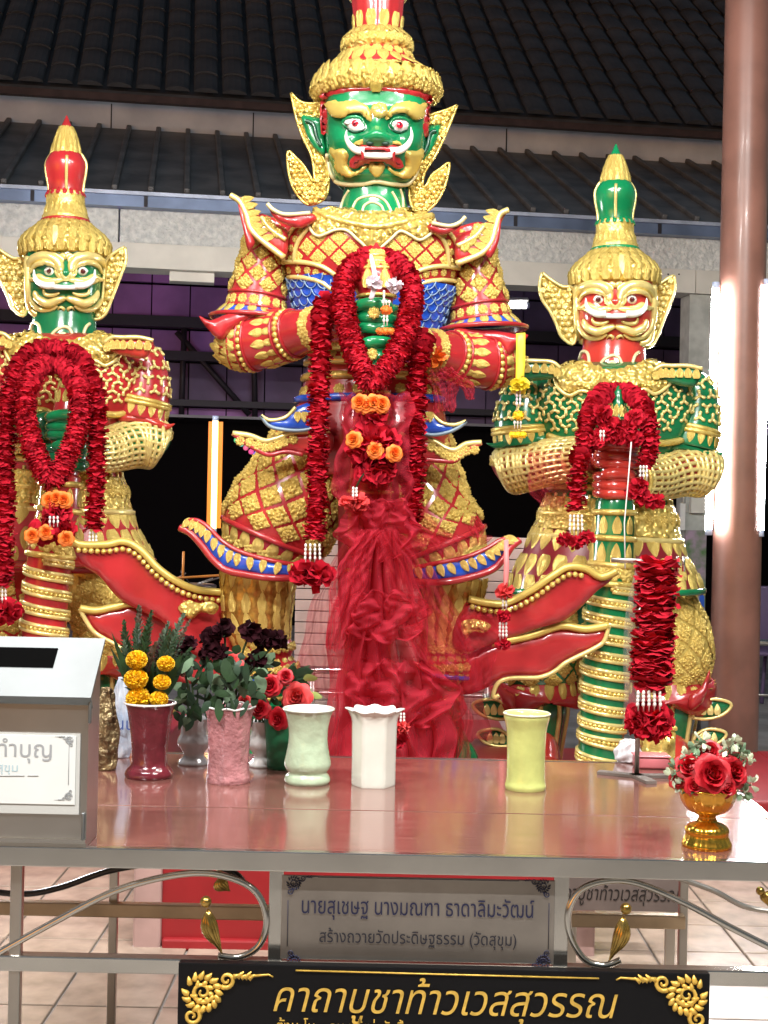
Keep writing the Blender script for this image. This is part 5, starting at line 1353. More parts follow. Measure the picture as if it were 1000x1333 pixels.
    cr4 = Tube([S(801, 240, 20, 1), S(801.3, 228, 17.5, 1), S(801.5, 214, 13, 1), S(801.6, 208, 10.5, 1)])
    o = cr4.build('crown_spire', GOLD, s, 12, 32)
    for t, n in ((.2, 11), (.5, 10), (.8, 9)): tube_row(o, cr4, t, n, TIP, GOLD, 'leaf_tip', .018, .032, .022, off=.5 * (t == .5))
    Tube([S(801.5, 214, 11.5, 1), S(801.6, 204, 8, 1), S(801.8, 195, 4, 1), S(802, 187, .6, 1)]).build('crown_tip', tip, s, 10, 24)
    # club with spiral binding
    dC = D2 - .44; e = staff_dx
    C = lambda x, y, hw: sec(x + dx, y + dy, hw, 1, dC)
    cl = Tube([C(805, 502, 1), C(805, 512, 6), C(805, 525, 8), C(804, 540, 12), C(804, 560, 17), C(803, 580, 20), C(801, 610, 20), C(800 , 640, 20), C(800 + e * .3, 655, 25), C(799 + e * .4, 690, 27), C(796 + e * .6, 735, 28), C(793 + e * .8, 760, 29), C(788 + e, 860, 29), C(783 + e, 960, 29), C(780 + e, 1010, 30)])
    o = cl.build('club', staffm, s, 60, 32)
    b = MB(); bb = MB()
    def stq(q, o):
        y = 768 + 236 * q + o
        return (11 + (y - 760) / 100) / 14 if y < 960 else min(1, (13 + (y - 960) / 50) / 14)
    pts = []
    for i in range(341):
        pts.append(cl.ev(stq(i / 340, -4.2), i / 340 * 11 * 2 * PI, .004))
    def strip(pts, r, n): b.tube(pts, r, n)
    strip([p for p in pts], .010, 6)
    pts2 = [cl.ev(stq(i / 340, 4.2), i / 340 * 11 * 2 * PI, .004) for i in range(341)]
    strip(pts2, .010, 6); b.build('spiral_band', GOLDLINE, o)
    for i in range(0, 341):
        p = pts[i].lerp(pts2[i], .5); q = p - cl.cen(stq(i / 340, 0)); bb.addM(BEAD, frameM(p, q, UPZ, .011, .011, .012))
    bb.build('bead_row', GOLD, o, kind='stuff')
    rings(o, cl, [.60, .66, .715, .785], GOLD, .014, 'club_band', .002, 32)
    tube_row(o, cl, .63, 9, TIP, GOLD, 'leaf_tip', .028, .04, .03); tube_row(o, cl, .69, 9, TIP, GOLD, 'leaf_tip', .03, .05, .03)
    for t in (.735, .76): tube_row(o, cl, t, 9, ROS5, GOLD, 'rosette', .036, .036, .03, off=.5 * (t > .75))
    for t, n in ((.19, 8), (.26, 9)): tube_row(o, cl, t, n, TIP, GOLD, 'leaf_tip', .02, .03, .024)
    fist('hand', 583 + dy, 3, 1, skin, s, 803 + dx, dC, 25, 10.5, .026); fist('hand', 622 + dy, 3, -1, skin, s, 801 + dx, dC, 24, 10.5, .026)
    # legs
    for x, sd in ((700, -1), (868, 1)):
        lt = Tube([S(lerp(790, x, .5), 762, 50, .8), S(lerp(790, x, .8), 800, 56, .9), S(x, 840, 58, .9), S(x, 875, 54, .9), S(x, 900, 46, .9)]); lo = lt.build('trouser_leg', GOLD if sd > 0 else base, s, 20, 36)
        lattice(lo, lt, 6, 11, .2, .8, GOLD, -2.0, 2.0, .93, .04)
        cf = Tube([S(x, 880, 48, .9), S(x, 896, 56, .9), S(x + sd * 3, 908, 62, .9), S(x, 916, 40, .9)]); c_o = cf.build('trouser_cuff', RED if base is not RED else ORANGERED, s, 10, 36)
        tube_row(c_o, cf, .3, 18, TIP, GOLD, 'leaf_tip', .03, .042, .03, flip=True)
        plate('cuff_tip', [(x + dx + sd * a, y + dy) for a, y in ((30, 905), (44, 896), (56, 872), (54, 895), (46, 915), (30, 925))], D2 - .2, c_o.data.materials[0], s, .025, 5, 5)
        sh = Tube([S(x, 905, 36, .9), S(x, 925, 38, .9), S(x, 950, 34, .9), S(x, 985, 28, .9), S(x, 1010, 26, .9)]); so_ = sh.build('shin', DGREEN if base is not RED else DGREEN, s, 16, 32)
        for th in (-.7, 0, .7, 1.5, -1.5): b = MB(); b.tube([sh.ev(q / 10, th, .003) for q in range(11)], .012, 6); b.build('gold_band', GOLDLINE, so_)
        rings(so_, sh, [.05, .9], GOLD, .014, 'gold_ring')
        for a, y, L_, h_ in ((34, 925, 46, 16), (34, 962, 40, 14)):
            pts = [(x + dx + sd * (a + u * L_), y + dy + v * h_) for u, v in ((0, .6), (.1, -.3), (.45, -.9), (.9, -.8), (1.1, -.4), (.85, .35), (.4, .7))]
            o = plate('leg_leaf', pts, D2 - .1, flare if base is not RED else base, s, .02, 5, 5); line('leaf_rim', pts + pts[:1], GOLDLINE, o, .008, None, D2 - .125, 3)
            for u in (.3, .5, .7): inst('leaf_tip', TIP, GOLDLINE, o, frameM(P(x + dx + sd * (a + u * L_), y + dy - h_ * .1, D2 - .128), Vector((0, -1, .1)), UPZ, .02, .026, .02))
        a = P(x + dx, 1000 + dy, D2)
        ft = Tube([(Vector((a.x, D2, zb + .12)), .09, .09), (Vector((a.x, D2 - .05, zb + .08)), .095, .16), (Vector((a.x, D2 - .1, zb)), .10, .22)]); ft.build('foot', skin, s, 8, 28)
    return s
PAL_R = (ORANGERED, GREEN, DGREEN, DGREEN, DGREEN, mat('maroon_enamel', (.25, .015, .02), .3, coat=.3), DKIRIS)
PAL_L = (DGREEN, RED, RED, ORANGERED, RED, DGREEN, DKIRIS)
small_statue(0, 0, PAL_R, 'smaller red-faced giant guardian statue with green spiral-bound club', 6.5, ZR, 0)
small_statue(-715, -37, PAL_L, 'smaller green-faced giant guardian statue with red spiral-bound club', 6.5, ZL, -16)
# ================================================================== GARLANDS, TULLE, OFFERINGS
def petal_add(b, p, out, nrm, L, W, cup, rr):
    """cupped, ruffled petal growing from p along out"""
    s = out.cross(nrm).normalized(); n = s.cross(out).normalized()
    w1, w2 = W * rr.uniform(.8, 1.15), W * rr.uniform(.7, 1.1)
    j = lambda q: rr.uniform(-q, q) * L
    vs = [p - s * W * .22, p, p + s * W * .22,
          p + out * L * .55 - s * w1 * .55 + n * (cup * L * .25 + j(.12)), p + out * L * .6 + n * j(.08), p + out * L * .55 + s * w1 * .55 + n * (cup * L * .25 + j(.12)),
          p + out * L * rr.uniform(.8, 1.0) - s * w2 * .42 + n * (cup * L * .5 + j(.2)), p + out * L * rr.uniform(.95, 1.1) + n * (cup * L * .3 + j(.2)), p + out * L * rr.uniform(.8, 1.0) + s * w2 * .42 + n * (cup * L * .5 + j(.2))]
    b.add(vs, [(0, 1, 4, 3), (1, 2, 5, 4), (3, 4, 7, 6), (4, 5, 8, 7)])
def path_frames(pts, step):
    q = [cr(pts, i / (len(pts) * 14)) for i in range(len(pts) * 14 + 1)]
    out = []; acc = 0
    for a, c in zip(q, q[1:]):
        L = (c - a).length
        if L < 1e-7: continue
        while acc < L: out.append((a + (c - a) * (acc / L), (c - a) / L)); acc += step
        acc -= L
    return out
def petals(b, pts, r, step, per, size, seed, fuzzy=0.5, jitter=.15, wide=1.0):
    rr = random.Random(seed)
    for k, (p, t) in enumerate(path_frames(pts, step)):
        a = Vector((0, -1, 0)) if abs(t.y) < .9 else Vector((1, 0, 0))
        e1 = (a - t * a.dot(t)).normalized(); e2 = t.cross(e1); ph = rr.random() * 6.28
        R = r * rr.uniform(1 - jitter, 1 + jitter)
        for i in range(per):
            th = ph + 2 * PI * (i + rr.uniform(-.3, .3)) / per
            o = e1 * math.cos(th) + e2 * math.sin(th)
            tilt = rr.uniform(-fuzzy, fuzzy)
            od = (o + t * tilt).normalized()
            base = p + o * max(0, R - size) 
            petal_add(b, base, od, (t * rr.choice((1, -1)) + o * rr.uniform(-.4, .4)).normalized(), size * rr.uniform(.8, 1.2), size * wide * rr.uniform(.8, 1.2), rr.uniform(-.5, .6), rr)
def strand(parent, pxs, r, seed, step=.012, per=11, size=None, m=PETAL, fuzzy=.5, name='petal_strand', wide=1.0, jitter=.15):
    pts = [P(x, y, d) for x, y, d in pxs]; b = MB()
    size = size or r * .75
    petals(b, pts, r, step, per, size, seed, fuzzy, jitter, wide)
    q = [cr(pts, i / 60) for i in range(61)]; b.tube(q, r * .55, 8)
    return b.build(name, m, parent, kind='stuff')
def tuft(parent, x, y, d, r, seed, m=PETAL, n=70, flat=.7, name='petal_tuft', size=None):
    b = MB(); rr = random.Random(seed); c = P(x, y, d); size = size or r * .7
    for i in range(n):
        z = 1 - 2 * (i + .5) / n; a = i * 2.39996
        o = Vector((math.sqrt(1 - z * z) * math.cos(a), math.sqrt(1 - z * z) * math.sin(a), z * flat)).normalized()
        nr = Vector((rr.uniform(-1, 1), rr.uniform(-1, 1), rr.uniform(-1, 1)))
        petal_add(b, c + Vector((o.x, o.y, o.z * flat)) * (r - size * .8), o, nr.normalized(), size * rr.uniform(.8, 1.2), size * rr.uniform(.8, 1.2), rr.uniform(-.3, .6), rr)
    b.ball(c, r * .55, 10, 6, (1, 1, flat))
    return b.build(name, m, parent, kind='stuff')
def rose(parent, c, r, seed, m, nrm=Vector((0, -1, .4)), name='rose', n=5):
    """open rose: whorls of cupped petals round a tight heart"""
    b = MB(); rr = random.Random(seed); nrm = nrm.normalized()
    a = Vector((1, 0, 0)); e1 = (a - nrm * a.dot(nrm)).normalized(); e2 = nrm.cross(e1)
    for w_, (rad, h, op, cnt) in enumerate(((.12, .55, .15, 3), (.26, .5, .35, 4), (.42, .38, .6, 5), (.6, .2, .95, 6), (.7, 0.0, 1.25, 7))):
        for i in range(cnt):
            th = 2 * PI * (i + .5 * (w_ % 2) + rr.uniform(-.12, .12)) / cnt
            o = e1 * math.cos(th) + e2 * math.sin(th); s = -e1 * math.sin(th) + e2 * math.cos(th)
            W = r * (.35 + .5 * rad) * 1.25; L = r * (.55 + .3 * rad)
            G = 5; vs = []
            for u in range(G):
                for v in range(G):
                    uu, vv = u / (G - 1), v / (G - 1) * 2 - 1
                    wid = W * math.sin(PI * (.25 + .55 * uu)) * (1 - .1 * abs(vv))
                    out = rad * r * .55 + L * (uu * math.sin(op * (.5 + .7 * uu)))
                    up = h * r * .4 + L * uu * math.cos(op * (.55 + .75 * uu)) - r * .25
                    curl = -abs(vv) ** 2 * W * .45
                    vs.append(c + o * (out + curl * .6) + nrm * (up + rr.uniform(-.02, .02) * r) + s * (wid * vv * .9))
            b.add(vs, [(u * G + v, (u + 1) * G + v, (u + 1) * G + v + 1, u * G + v + 1) for u in range(G - 1) for v in range(G - 1)])
    b.ball(c - nrm * r * .05, r * .32, 8, 6)
    return b.build(name, m, parent)
def pompom(parent, c, r, seed, m, name='marigold', n=150, flat=.8):
    b = MB(); rr = random.Random(seed)
    for i in range(n):
        z = 1 - 2 * (i + .5) / n; a = i * 2.39996; q = math.sqrt(1 - z * z)
        o = Vector((q * math.cos(a), q * math.sin(a), z)); o2 = Vector((o.x, o.y, o.z * flat))
        petal_add(b, c + o2 * r * .72, (o + Vector((rr.uniform(-.3, .3), rr.uniform(-.3, .3), rr.uniform(-.3, .3)))).normalized(), Vector((rr.uniform(-1, 1), rr.uniform(-1, 1), rr.uniform(-1, 1))).normalized(), r * .30, r * .26, .5, rr)
    b.ball(c, r * .8, 12, 8, (1, 1, flat))
    return b.build(name, m, parent)
def tassel(parent, x, y, d, n, dy, step, m=JASMINE, r=.007, spread=4):
    """strings of white buds"""
    for i in range(n):
        b = MB(); xx = x + (i - (n - 1) / 2) * spread; k = int(dy / step)
        for j in range(k): b.ball(P(xx + (i - (n - 1) / 2) * .6 * j / k, y + step * j, d), r, 8, 6, (.75, .75, 1.15))
        b.tube([P(xx, y - 2, d), P(xx, y + dy, d)], r * .3, 5); b.build('bud_string', m, parent)
def gl(label, cat, x, y, d, group='flower garlands on the statues', name='flower_garland'): return thing(name, label, cat, P(x, y, d), group)
# -- big statue
G = gl('thick dark red petal loop garland hung round the big statue\'s green hands', 'garland', 482, 520, 5.4)
loop = [(490, 337, 5.60), (474, 339, 5.52), (457, 352, 5.46), (447, 375, 5.43), (448, 405, 5.41), (454, 432, 5.39), (463, 462, 5.37), (472, 484, 5.36), (482, 498, 5.36), (498, 486, 5.36), (514, 465, 5.37), (528, 432, 5.39), (535, 402, 5.41), (536, 375, 5.43), (526, 353, 5.46), (508, 341, 5.52), (492, 337, 5.60)]
strand(G, loop, .051, 11, .0065, 18, .019, PETAL2, 1.6, wide=1.25, jitter=.05)
b = MB()
for i, (x, y) in enumerate(((468, 524), (477, 527), (487, 524), (497, 526))): rose(G, P(x, y, 5.31), .034, 30 + i, ORANGE, Vector((.2 * (i - 1.5), -1, .1)), 'orange_flower')
tuft(G, 485, 543, 5.36, .05, 17, PETAL2, 50); tuft(G, 487, 582, 5.36, .098, 18, PETAL2, 190, .95, size=.05); tuft(G, 489, 612, 5.36, .07, 19, PETAL2, 80)
for i, (x, y) in enumerate(((460, 572), (488, 586), (514, 590))): rose(G, P(x, y, 5.26), .032, 35 + i, ORANGE, Vector((.3 * (i - 1), -1, .1)), 'orange_flower')
tassel(G, 462, 636, 5.30, 2, 14, 4.5); tuft(G, 462, 654, 5.30, .05, 20, CORAL, 50, .35)
b = MB(); b.tube([P(478, 612, 5.3), P(470, 622, 5.3), P(463, 636, 5.3)], .004, 5); b.build('string', LEAF, G)
G = gl('ruffled red garland strand with white bud tassel hanging from the big statue\'s right wrist', 'garland', 409, 745, 5.45)
strand(G, [(424, 392, 5.52), (419, 420, 5.48), (418, 470, 5.46), (415, 540, 5.46), (413, 620, 5.46), (411, 690, 5.46), (410, 702, 5.46)], .047, 12, .013, 12, .030, PETAL, 1.1, wide=1.35, jitter=.15)
tassel(G, 407, 710, 5.42, 4, 24, 5.5, spread=6); tuft(G, 406, 747, 5.42, .075, 21, PETAL, 90, .4)
G = gl('ruffled red garland strand hanging down from the big statue\'s left wrist onto the red tulle', 'garland', 534, 690, 5.45)
strand(G, [(552, 440, 5.52), (546, 465, 5.48), (542, 520, 5.46), (540, 590, 5.46), (537, 650, 5.46), (533, 690, 5.46)], .049, 13, .013, 12, .031, PETAL, 1.1, wide=1.35, jitter=.15)
G = gl('white ribbon and small jasmine garland on the big statue\'s hands', 'garland', 498, 435, 5.36)
plate('ribbon', [(481, 334), (485, 332), (490, 352), (492, 366), (487, 388), (480, 388), (486, 368), (484, 352)], 5.34, WHTRIB, G, .004, 5, 3, 2)
for i, (x, y) in enumerate(((487, 368), (513, 371))): tuft(G, x, y, 5.33, .030, 50 + i, WHTRIB, 26, size=.022)
tassel(G, 500, 380, 5.33, 1, 16, 5); tassel(G, 503, 393, 5.33, 3, 6, 5); pompom(G, P(503, 404, 5.33), .024, 3, ORANGE, 'orange_flower', 60); tassel(G, 502, 412, 5.33, 2, 12, 5)
for x in (495, 502, 508): pompom(G, P(x, 431, 5.33), .018, int(x), ORANGE, 'orange_flower', 50)
G = gl('yellow ribbon garland hanging from the big statue\'s sleeve tip', 'garland', 675, 570, 5.74)
plate('ribbon', [(672, 434), (684, 433), (684, 470), (682, 498), (671, 498), (672, 465)], 5.74, YELRIB, G, .004, 6, 3, 1)
tuft(G, 676, 502, 5.73, .036, 60, YELRIB, 50, .8, size=.028); tassel(G, 675, 510, 5.73, 2, 20, 5, WHTRIB); pompom(G, P(675, 541, 5.73), .026, 4, YELLOW, 'yellow_flower', 60); tassel(G, 674, 550, 5.73, 3, 8, 5)
for x in (668, 674, 681): pompom(G, P(x, 566, 5.73), .018, int(x), YELLOW, 'yellow_flower', 50)
G = gl('pink ribbon garland with white buds hanging from the big statue\'s trouser cuff', 'garland', 655, 842, 5.70)
plate('ribbon', [(656, 703), (662, 702), (663, 740), (661, 768), (655, 768), (656, 735)], 5.70, PINKRIB, G, .004, 6, 3, 1)
tuft(G, 658, 770, 5.69, .034, 61, CORAL, 40, .9, size=.03); tassel(G, 657, 778, 5.69, 2, 16, 5); tuft(G, 656, 802, 5.69, .028, 62, PETAL, 40); tassel(G, 655, 812, 5.69, 3, 22, 5); tuft(G, 655, 838, 5.69, .03, 63, PETAL, 40, .5)
# -- left statue
G = gl('dark red petal loop garland round the green hands of the small green-faced statue', 'garland', 70, 700, 5.85)
strand(G, [(70, 470, 6.10), (50, 478, 5.98), (35, 505, 5.86), (34, 545, 5.84), (46, 590, 5.82), (68, 624, 5.82), (90, 590, 5.82), (103, 548, 5.84), (103, 508, 5.86), (90, 480, 5.98), (72, 470, 6.10)], .052, 14, .007, 18, .020, PETAL2, 1.6, wide=1.25, jitter=.05)
for i, (x, y) in enumerate(((64, 651), (73, 649), (83, 651))): rose(G, P(x, y, 5.77), .034, 70 + i, ORANGE, Vector((0, -1, .1)), 'orange_flower')
tuft(G, 74, 668, 5.80, .055, 22, PETAL2, 60); tassel(G, 70, 674, 5.74, 3, 12, 5, spread=5); tuft(G, 58, 692, 5.80, .06, 23, PETAL, 60, .7); tuft(G, 80, 690, 5.80, .06, 24, PETAL, 60, .7)
for i, (x, y) in enumerate(((60, 693), (86, 701), (42, 697))): rose(G, P(x, y, 5.74), .032, 75 + i, ORANGE, Vector((.2, -1, .1)), 'orange_flower')
G = gl('red petal garland strand draped down both sides of the small green-faced statue', 'garland', 122, 700, 5.88)
strand(G, [(60, 452, 6.05), (32, 468, 5.98), (14, 505, 5.92), (8, 560, 5.90), (6, 640, 5.90), (4, 720, 5.90), (3, 760, 5.90)], .05, 15, .014, 11, .034, PETAL, 1.1, wide=1.3)
strand(G, [(62, 452, 6.05), (98, 462, 5.98), (120, 495, 5.92), (127, 540, 5.90), (126, 600, 5.90), (124, 650, 5.90), (122, 688, 5.90)], .045, 16, .014, 11, .032, PETAL, 1.1, wide=1.3)
tassel(G, 121, 694, 5.88, 3, 18, 5); tassel(G, 3, 765, 5.88, 3, 20, 5); tuft(G, 6, 795, 5.88, .07, 25, PETAL, 70, .5)
# -- right statue
G = gl('clumped red petal garland piled over the red hands of the small red-faced statue', 'garland', 800, 600, 5.85)
strand(G, [(762, 590, 5.90), (763, 555, 5.88), (774, 526, 5.94), (790, 511, 6.08), (815, 511, 6.08), (834, 525, 5.94), (844, 552, 5.88), (846, 585, 5.90), (840, 606, 5.9)], .046, 26, .010, 12, .030, PETAL, 1.2, wide=1.2)
for i, (x, y, r) in enumerate(((783, 540, .045), (797, 556, .045), (817, 556, .042), (826, 545, .042), (805, 568, .04), (775, 572, .042), (824, 570, .04), (787, 562, .04))): tuft(G, x, y, 5.86, r, 80 + i, PETAL2 if i % 2 else PETAL, 60, .9, size=r * .6)
tassel(G, 784, 562, 5.76, 2, 12, 5)
strand(G, [(757, 585, 5.86), (753, 605, 5.84), (751, 640, 5.84), (750, 662, 5.84)], .042, 27, .014, 10, .032, PETAL, .5, wide=1.2)
tassel(G, 750, 672, 5.82, 4, 26, 5.5, spread=5); 
for i, (x, y) in enumerate(((736, 702), (750, 706), (764, 700))): tuft(G, x, y, 5.82, .032, 95 + i, PETAL, 40, .8)
tassel(G, 838, 608, 5.80, 3, 18, 5.5); 
for i, (x, y) in enumerate(((826, 640), (840, 650), (854, 652), (832, 632))): tuft(G, x, y, 5.80, .036, 100 + i, PETAL, 40, .8)
b = MB(); b.tube([P(822, 575, 5.74), P(818, 625, 5.74), P(813, 680, 5.74), P(814, 740, 5.74)], .003, 5); b.build('string', JASMINE, G)
# -- red tulle
def tulle_mat(name, col, fac):
    m = bpy.data.materials.new(name); m.use_nodes = True; n, l = m.node_tree.nodes, m.node_tree.links
    n.remove(n['Principled BSDF']); out = n['Material Output']
    tr = n.new('ShaderNodeBsdfTransparent'); tr.inputs[0].default_value = (1, .80, .82, 1)
    df = n.new('ShaderNodeBsdfDiffuse'); df.inputs[0].default_value = (*col, 1)
    tl = n.new('ShaderNodeBsdfTranslucent'); tl.inputs[0].default_value = (*col, 1)
    gl_ = n.new('ShaderNodeBsdfSheen') if hasattr(bpy.types, 'ShaderNodeBsdfSheen') else None
    m1 = n.new('ShaderNodeMixShader'); m1.inputs[0].default_value = .4; l.new(df.outputs[0], m1.inputs[1]); l.new(tl.outputs[0], m1.inputs[2])
    m2 = n.new('ShaderNodeMixShader')
    lw_ = n.new('ShaderNodeLayerWeight'); lw_.inputs[0].default_value = .45
    mr = n.new('ShaderNodeMapRange'); mr.inputs[3].default_value = fac; mr.inputs[4].default_value = min(1, fac + .42)
    l.new(lw_.outputs['Facing'], mr.inputs[0]); l.new(mr.outputs[0], m2.inputs[0])
    l.new(tr.outputs[0], m2.inputs[1]); l.new(m1.outputs[0], m2.inputs[2]); l.new(m2.outputs[0], out.inputs[0])
    return m
TU1 = tulle_mat('red_tulle', (.60, .045, .075), .42); TU2 = tulle_mat('thin_red_tulle', (.62, .05, .08), .14)
def sheet(parent, rows, d, seed, m, amp=.05, folds=5, nu=110, nv=110, name='tulle_layer', crumple=.012):
    """gathered net cloth: rows of (left, right, y), folded in depth"""
    rr = random.Random(seed); ph = [rr.uniform(0, 6.28) for _ in range(10)]; fr = [rr.uniform(.7, 1.3) for _ in range(10)]
    R = [Vector(r) for r in rows]; vs = []
    for j in range(nv + 1):
        v = j / nv; L, Rr, y = cr(R, v); 
        for i in range(nu + 1):
            u = i / nu
            f = math.sin(u * folds * 6.28 * fr[0] + ph[0] + 2.2 * math.sin(v * 4 * fr[1] + ph[1])) * .6 + math.sin(u * folds * 11 * fr[2] + ph[2] + 3 * math.sin(v * 7 + ph[3])) * .3
            f += .35 * math.sin(v * 17 * fr[3] + ph[4] + 3 * u) * math.sin(u * 9 + ph[5])
            wob = min(1, (Rr - L) / 90) * (5 * math.sin(v * 9 * fr[4] + ph[6] + u * 3) + 2.5 * math.sin(v * 23 + ph[7] + 5 * u))
            x = L + (Rr - L) * (u + .03 * math.sin(u * folds * 6.28 + ph[8] + v * 5)) + wob * (.5 + abs(u - .5))
            dd = d + amp * f * .5 + .012 * math.sin(u * 31 + v * 13 + ph[2]) * math.sin(v * 37 + ph[3] - 9 * u)
            yy = y + min(1, (Rr - L) / 90) * (5 * math.sin(u * 7 * fr[5] + ph[9]) * v + 3 * math.sin(u * 19 + ph[1]))
            vs.append(P(x, yy, dd))
    n = nu + 1
    return part(name, vs, [(j * n + i, (j + 1) * n + i, (j + 1) * n + i + 1, j * n + i + 1) for j in range(nv) for i in range(nu)], m, parent)
TL = thing('red_tulle_drape', 'gathered sheer red tulle hanging over the big statue\'s club down to its feet', 'drape', P(480, 985, 5.4))
sheet(TL, [(446, 530, 512), (440, 535, 560), (436, 538, 620), (450, 528, 664)], 5.41, 1, TU1, .05, 3)
sheet(TL, [(458, 524, 650), (445, 545, 672), (438, 556, 700), (460, 530, 730)], 5.33, 2, TU1, .10, 3)
sheet(TL, [(455, 535, 655), (452, 538, 720), (440, 548, 780), (432, 560, 860), (424, 560, 930), (420, 570, 1000)], 5.40, 3, TU1, .09, 4, 130, 140)
sheet(TL, [(468, 520, 690), (450, 545, 780), (440, 562, 870), (432, 585, 960), (430, 590, 1010)], 5.34, 4, TU1, .09, 5, 130, 140)
sheet(TL, [(470, 500, 690), (445, 482, 730), (428, 470, 780), (424, 452, 846)], 5.28, 5, TU1, .05, 2, 40, 60)
sheet(TL, [(492, 520, 690), (505, 550, 740), (520, 580, 800), (545, 606, 862)], 5.29, 6, TU2, .06, 2, 40, 60)
sheet(TL, [(500, 540, 650), (520, 570, 680), (545, 600, 705), (560, 600, 730)], 5.52, 7, TU2, .03, 2, 50, 50)
sheet(TL, [(460, 470, 690), (410, 452, 770), (392, 446, 850), (380, 442, 905)], 5.45, 8, TU2, .05, 2, 40, 60)
sheet(TL, [(520, 545, 700), (530, 580, 760), (540, 610, 830), (556, 630, 900), (560, 640, 960)], 5.50, 9, TU2, .05, 3, 60, 70)
sheet(TL, [(545, 590, 860), (556, 606, 900), (555, 612, 940), (560, 610, 1000)], 5.44, 10, TU2, .08, 3, 50, 50)
sheet(TL, [(455, 540, 770), (438, 560, 800), (455, 540, 832)], 5.30, 11, TU1, .11, 3, 60, 36, 'tulle_puff')
sheet(TL, [(470, 560, 860), (452, 592, 905), (480, 560, 950)], 5.31, 12, TU1, .12, 3, 60, 40, 'tulle_puff')
TB_ = thing('tulle_bow', 'red tulle bow tied round the big statue\'s left wrist', 'bow', P(585, 535, 5.66))
sheet(TB_, [(562, 590, 478), (560, 600, 492), (562, 596, 512), (566, 590, 536)], 5.66, 13, TU1, .03, 2, 24, 30); sheet(TB_, [(578, 600, 484), (586, 610, 492), (600, 618, 505), (606, 618, 520)], 5.64, 14, TU1, .03, 2, 24, 24)
tuft(TB_, 563, 464, 5.66, .05, 120, ORANGE, 40)
TB2_ = thing('tulle_bow', 'small red tulle bow on the big statue\'s left trouser cuff', 'bow', P(625, 700, 5.66))
sheet(TB2_, [(614, 622, 672), (610, 630, 685), (616, 626, 700)], 5.62, 15, TU1, .03, 2, 20, 20); sheet(TB2_, [(560, 628, 696), (570, 640, 702), (560, 634, 709)], 5.60, 16, TU2, .02, 2, 40, 14)
TB3_ = thing('tulle_bow', 'faint red tulle wrapped round the right forearm of the small red-faced statue', 'bow', P(705, 640, 6.2))
sheet(TB3_, [(690, 730, 588), (684, 742, 612), (692, 740, 640), (704, 736, 660)], 6.16, 17, TU2, .04, 3, 30, 30)
TB4_ = thing('tulle_bow', 'red tulle knotted round the big statue\'s left ankle', 'bow', P(585, 980, 5.6))
sheet(TB4_, [(555, 600, 905), (552, 606, 930), (558, 604, 955), (560, 595, 1000)], 5.62, 18, TU1, .08, 3, 40, 40); sheet(TB4_, [(596, 640, 800), (606, 650, 840), (600, 640, 900)], 5.60, 19, TU2, .04, 2, 30, 40)
# ------------------------------------------------------------------ vases
def glaze(name, col, var=.12, rough=.12, b=(18, .25, .01)): return mat(name, col, rough, 0, bump=b, var=var, vscale=18, coat=.6)
def vase(label, x, yb_, prof, m, rim=None, scallop=0, amp=0, facets=0, name='ceramic_vase', group='vases on the altar table', flutes=0):
    """prof: (half width px, y px) from foot to rim; drawn at the depth where the foot meets the table"""
    c = T(x, yb_ - 2); d = c.y; k = d / F
    t = thing(name, label, 'vase', (c.x, d, TZ), group)
    zb0 = prof[0][1]; H = [(hw * k, TZ + (zb0 - y) * k) for hw, y in prof]
    secs = [Vector((r, z, 0)) for r, z in H]
    n = 40; N = 48; prof2 = [cr(secs, i / n) for i in range(n + 1)]
    prof2 = [Vector((0.0005, TZ, 0))] + prof2
    rt = prof2[-1]
    inner = [Vector((rt.x - .004, rt.y - .001, 0)), Vector((prof2[-4].x - .006, prof2[-4].y, 0)), Vector((prof2[-12].x - .007, prof2[-12].y, 0)), Vector((.0005, prof2[-14].y, 0))]
    vs = []; fs = []
    allp = prof2 + inner; top = rt.y
    for i, p in enumerate(allp):
        for j in range(N):
            a = 2 * PI * j / N
            f = max(0, 1 - (top - p.y) / (.022)) 
            r = p.x * (1 + (amp * .35 * math.cos(scallop * a) * f if scallop else 0))
            if facets:
                q = (a + PI / facets) % (2 * PI / facets) - PI / facets; r *= lerp(1.0, math.cos(PI / facets) / math.cos(q), .85) * 1.04
            if flutes and i < len(prof2): r *= 1 + .018 * math.cos(flutes * a)
            z = p.y + (amp * .012 * math.cos(scallop * a) * f if scallop else 0)
            vs.append(Vector((c.x + r * math.sin(a), d - r * math.cos(a), z)))
    fs = [(i * N + j, i * N + (j + 1) % N, (i + 1) * N + (j + 1) % N, (i + 1) * N + j) for i in range(len(allp) - 1) for j in range(N)]
    part('body', vs, fs, m, t)
    if rim:
        b = MB(); a_ = len(prof2) - 1; b.tube([vs[a_ * N + j % N] + Vector((0, 0, .0005)) for j in range(N + 1)], .0026, 6, False); b.build('rim', rim, t)
    return t, c, k
WRIM = mat('white_glaze', (.75, .75, .72), .15, coat=.6)
v1 = vase('maroon ceramic vase holding yellow marigolds and fern leaves', 194, 1013, [(30, 1013), (31.5, 1009), (29, 1003), (23.5, 996), (23, 982), (24.5, 962), (27, 942), (30, 925), (33, 917)], glaze('maroon_glaze', (.13, .016, .024), .3, .1, (22, .7, .012)), WRIM)
v2 = vase('small grey fluted urn vase with withered roses beside the maroon vase', 252, 996, [(20, 996), (20, 993), (14, 986), (14, 981), (21, 970), (21, 964), (17.5, 956), (18, 945), (21, 936)], glaze('grey_glaze', (.42, .40, .41)), flutes=16)
v3 = vase('pink ceramic vase with scalloped rim holding withered dark roses', 297, 1019, [(28.5, 1019), (29, 1014), (27.5, 1005), (27, 985), (27.5, 960), (29.5, 935), (32, 922)], glaze('pink_glaze', (.46, .20, .21), .3, .13, (34, 1.0, .012)), WRIM, 9, .22)
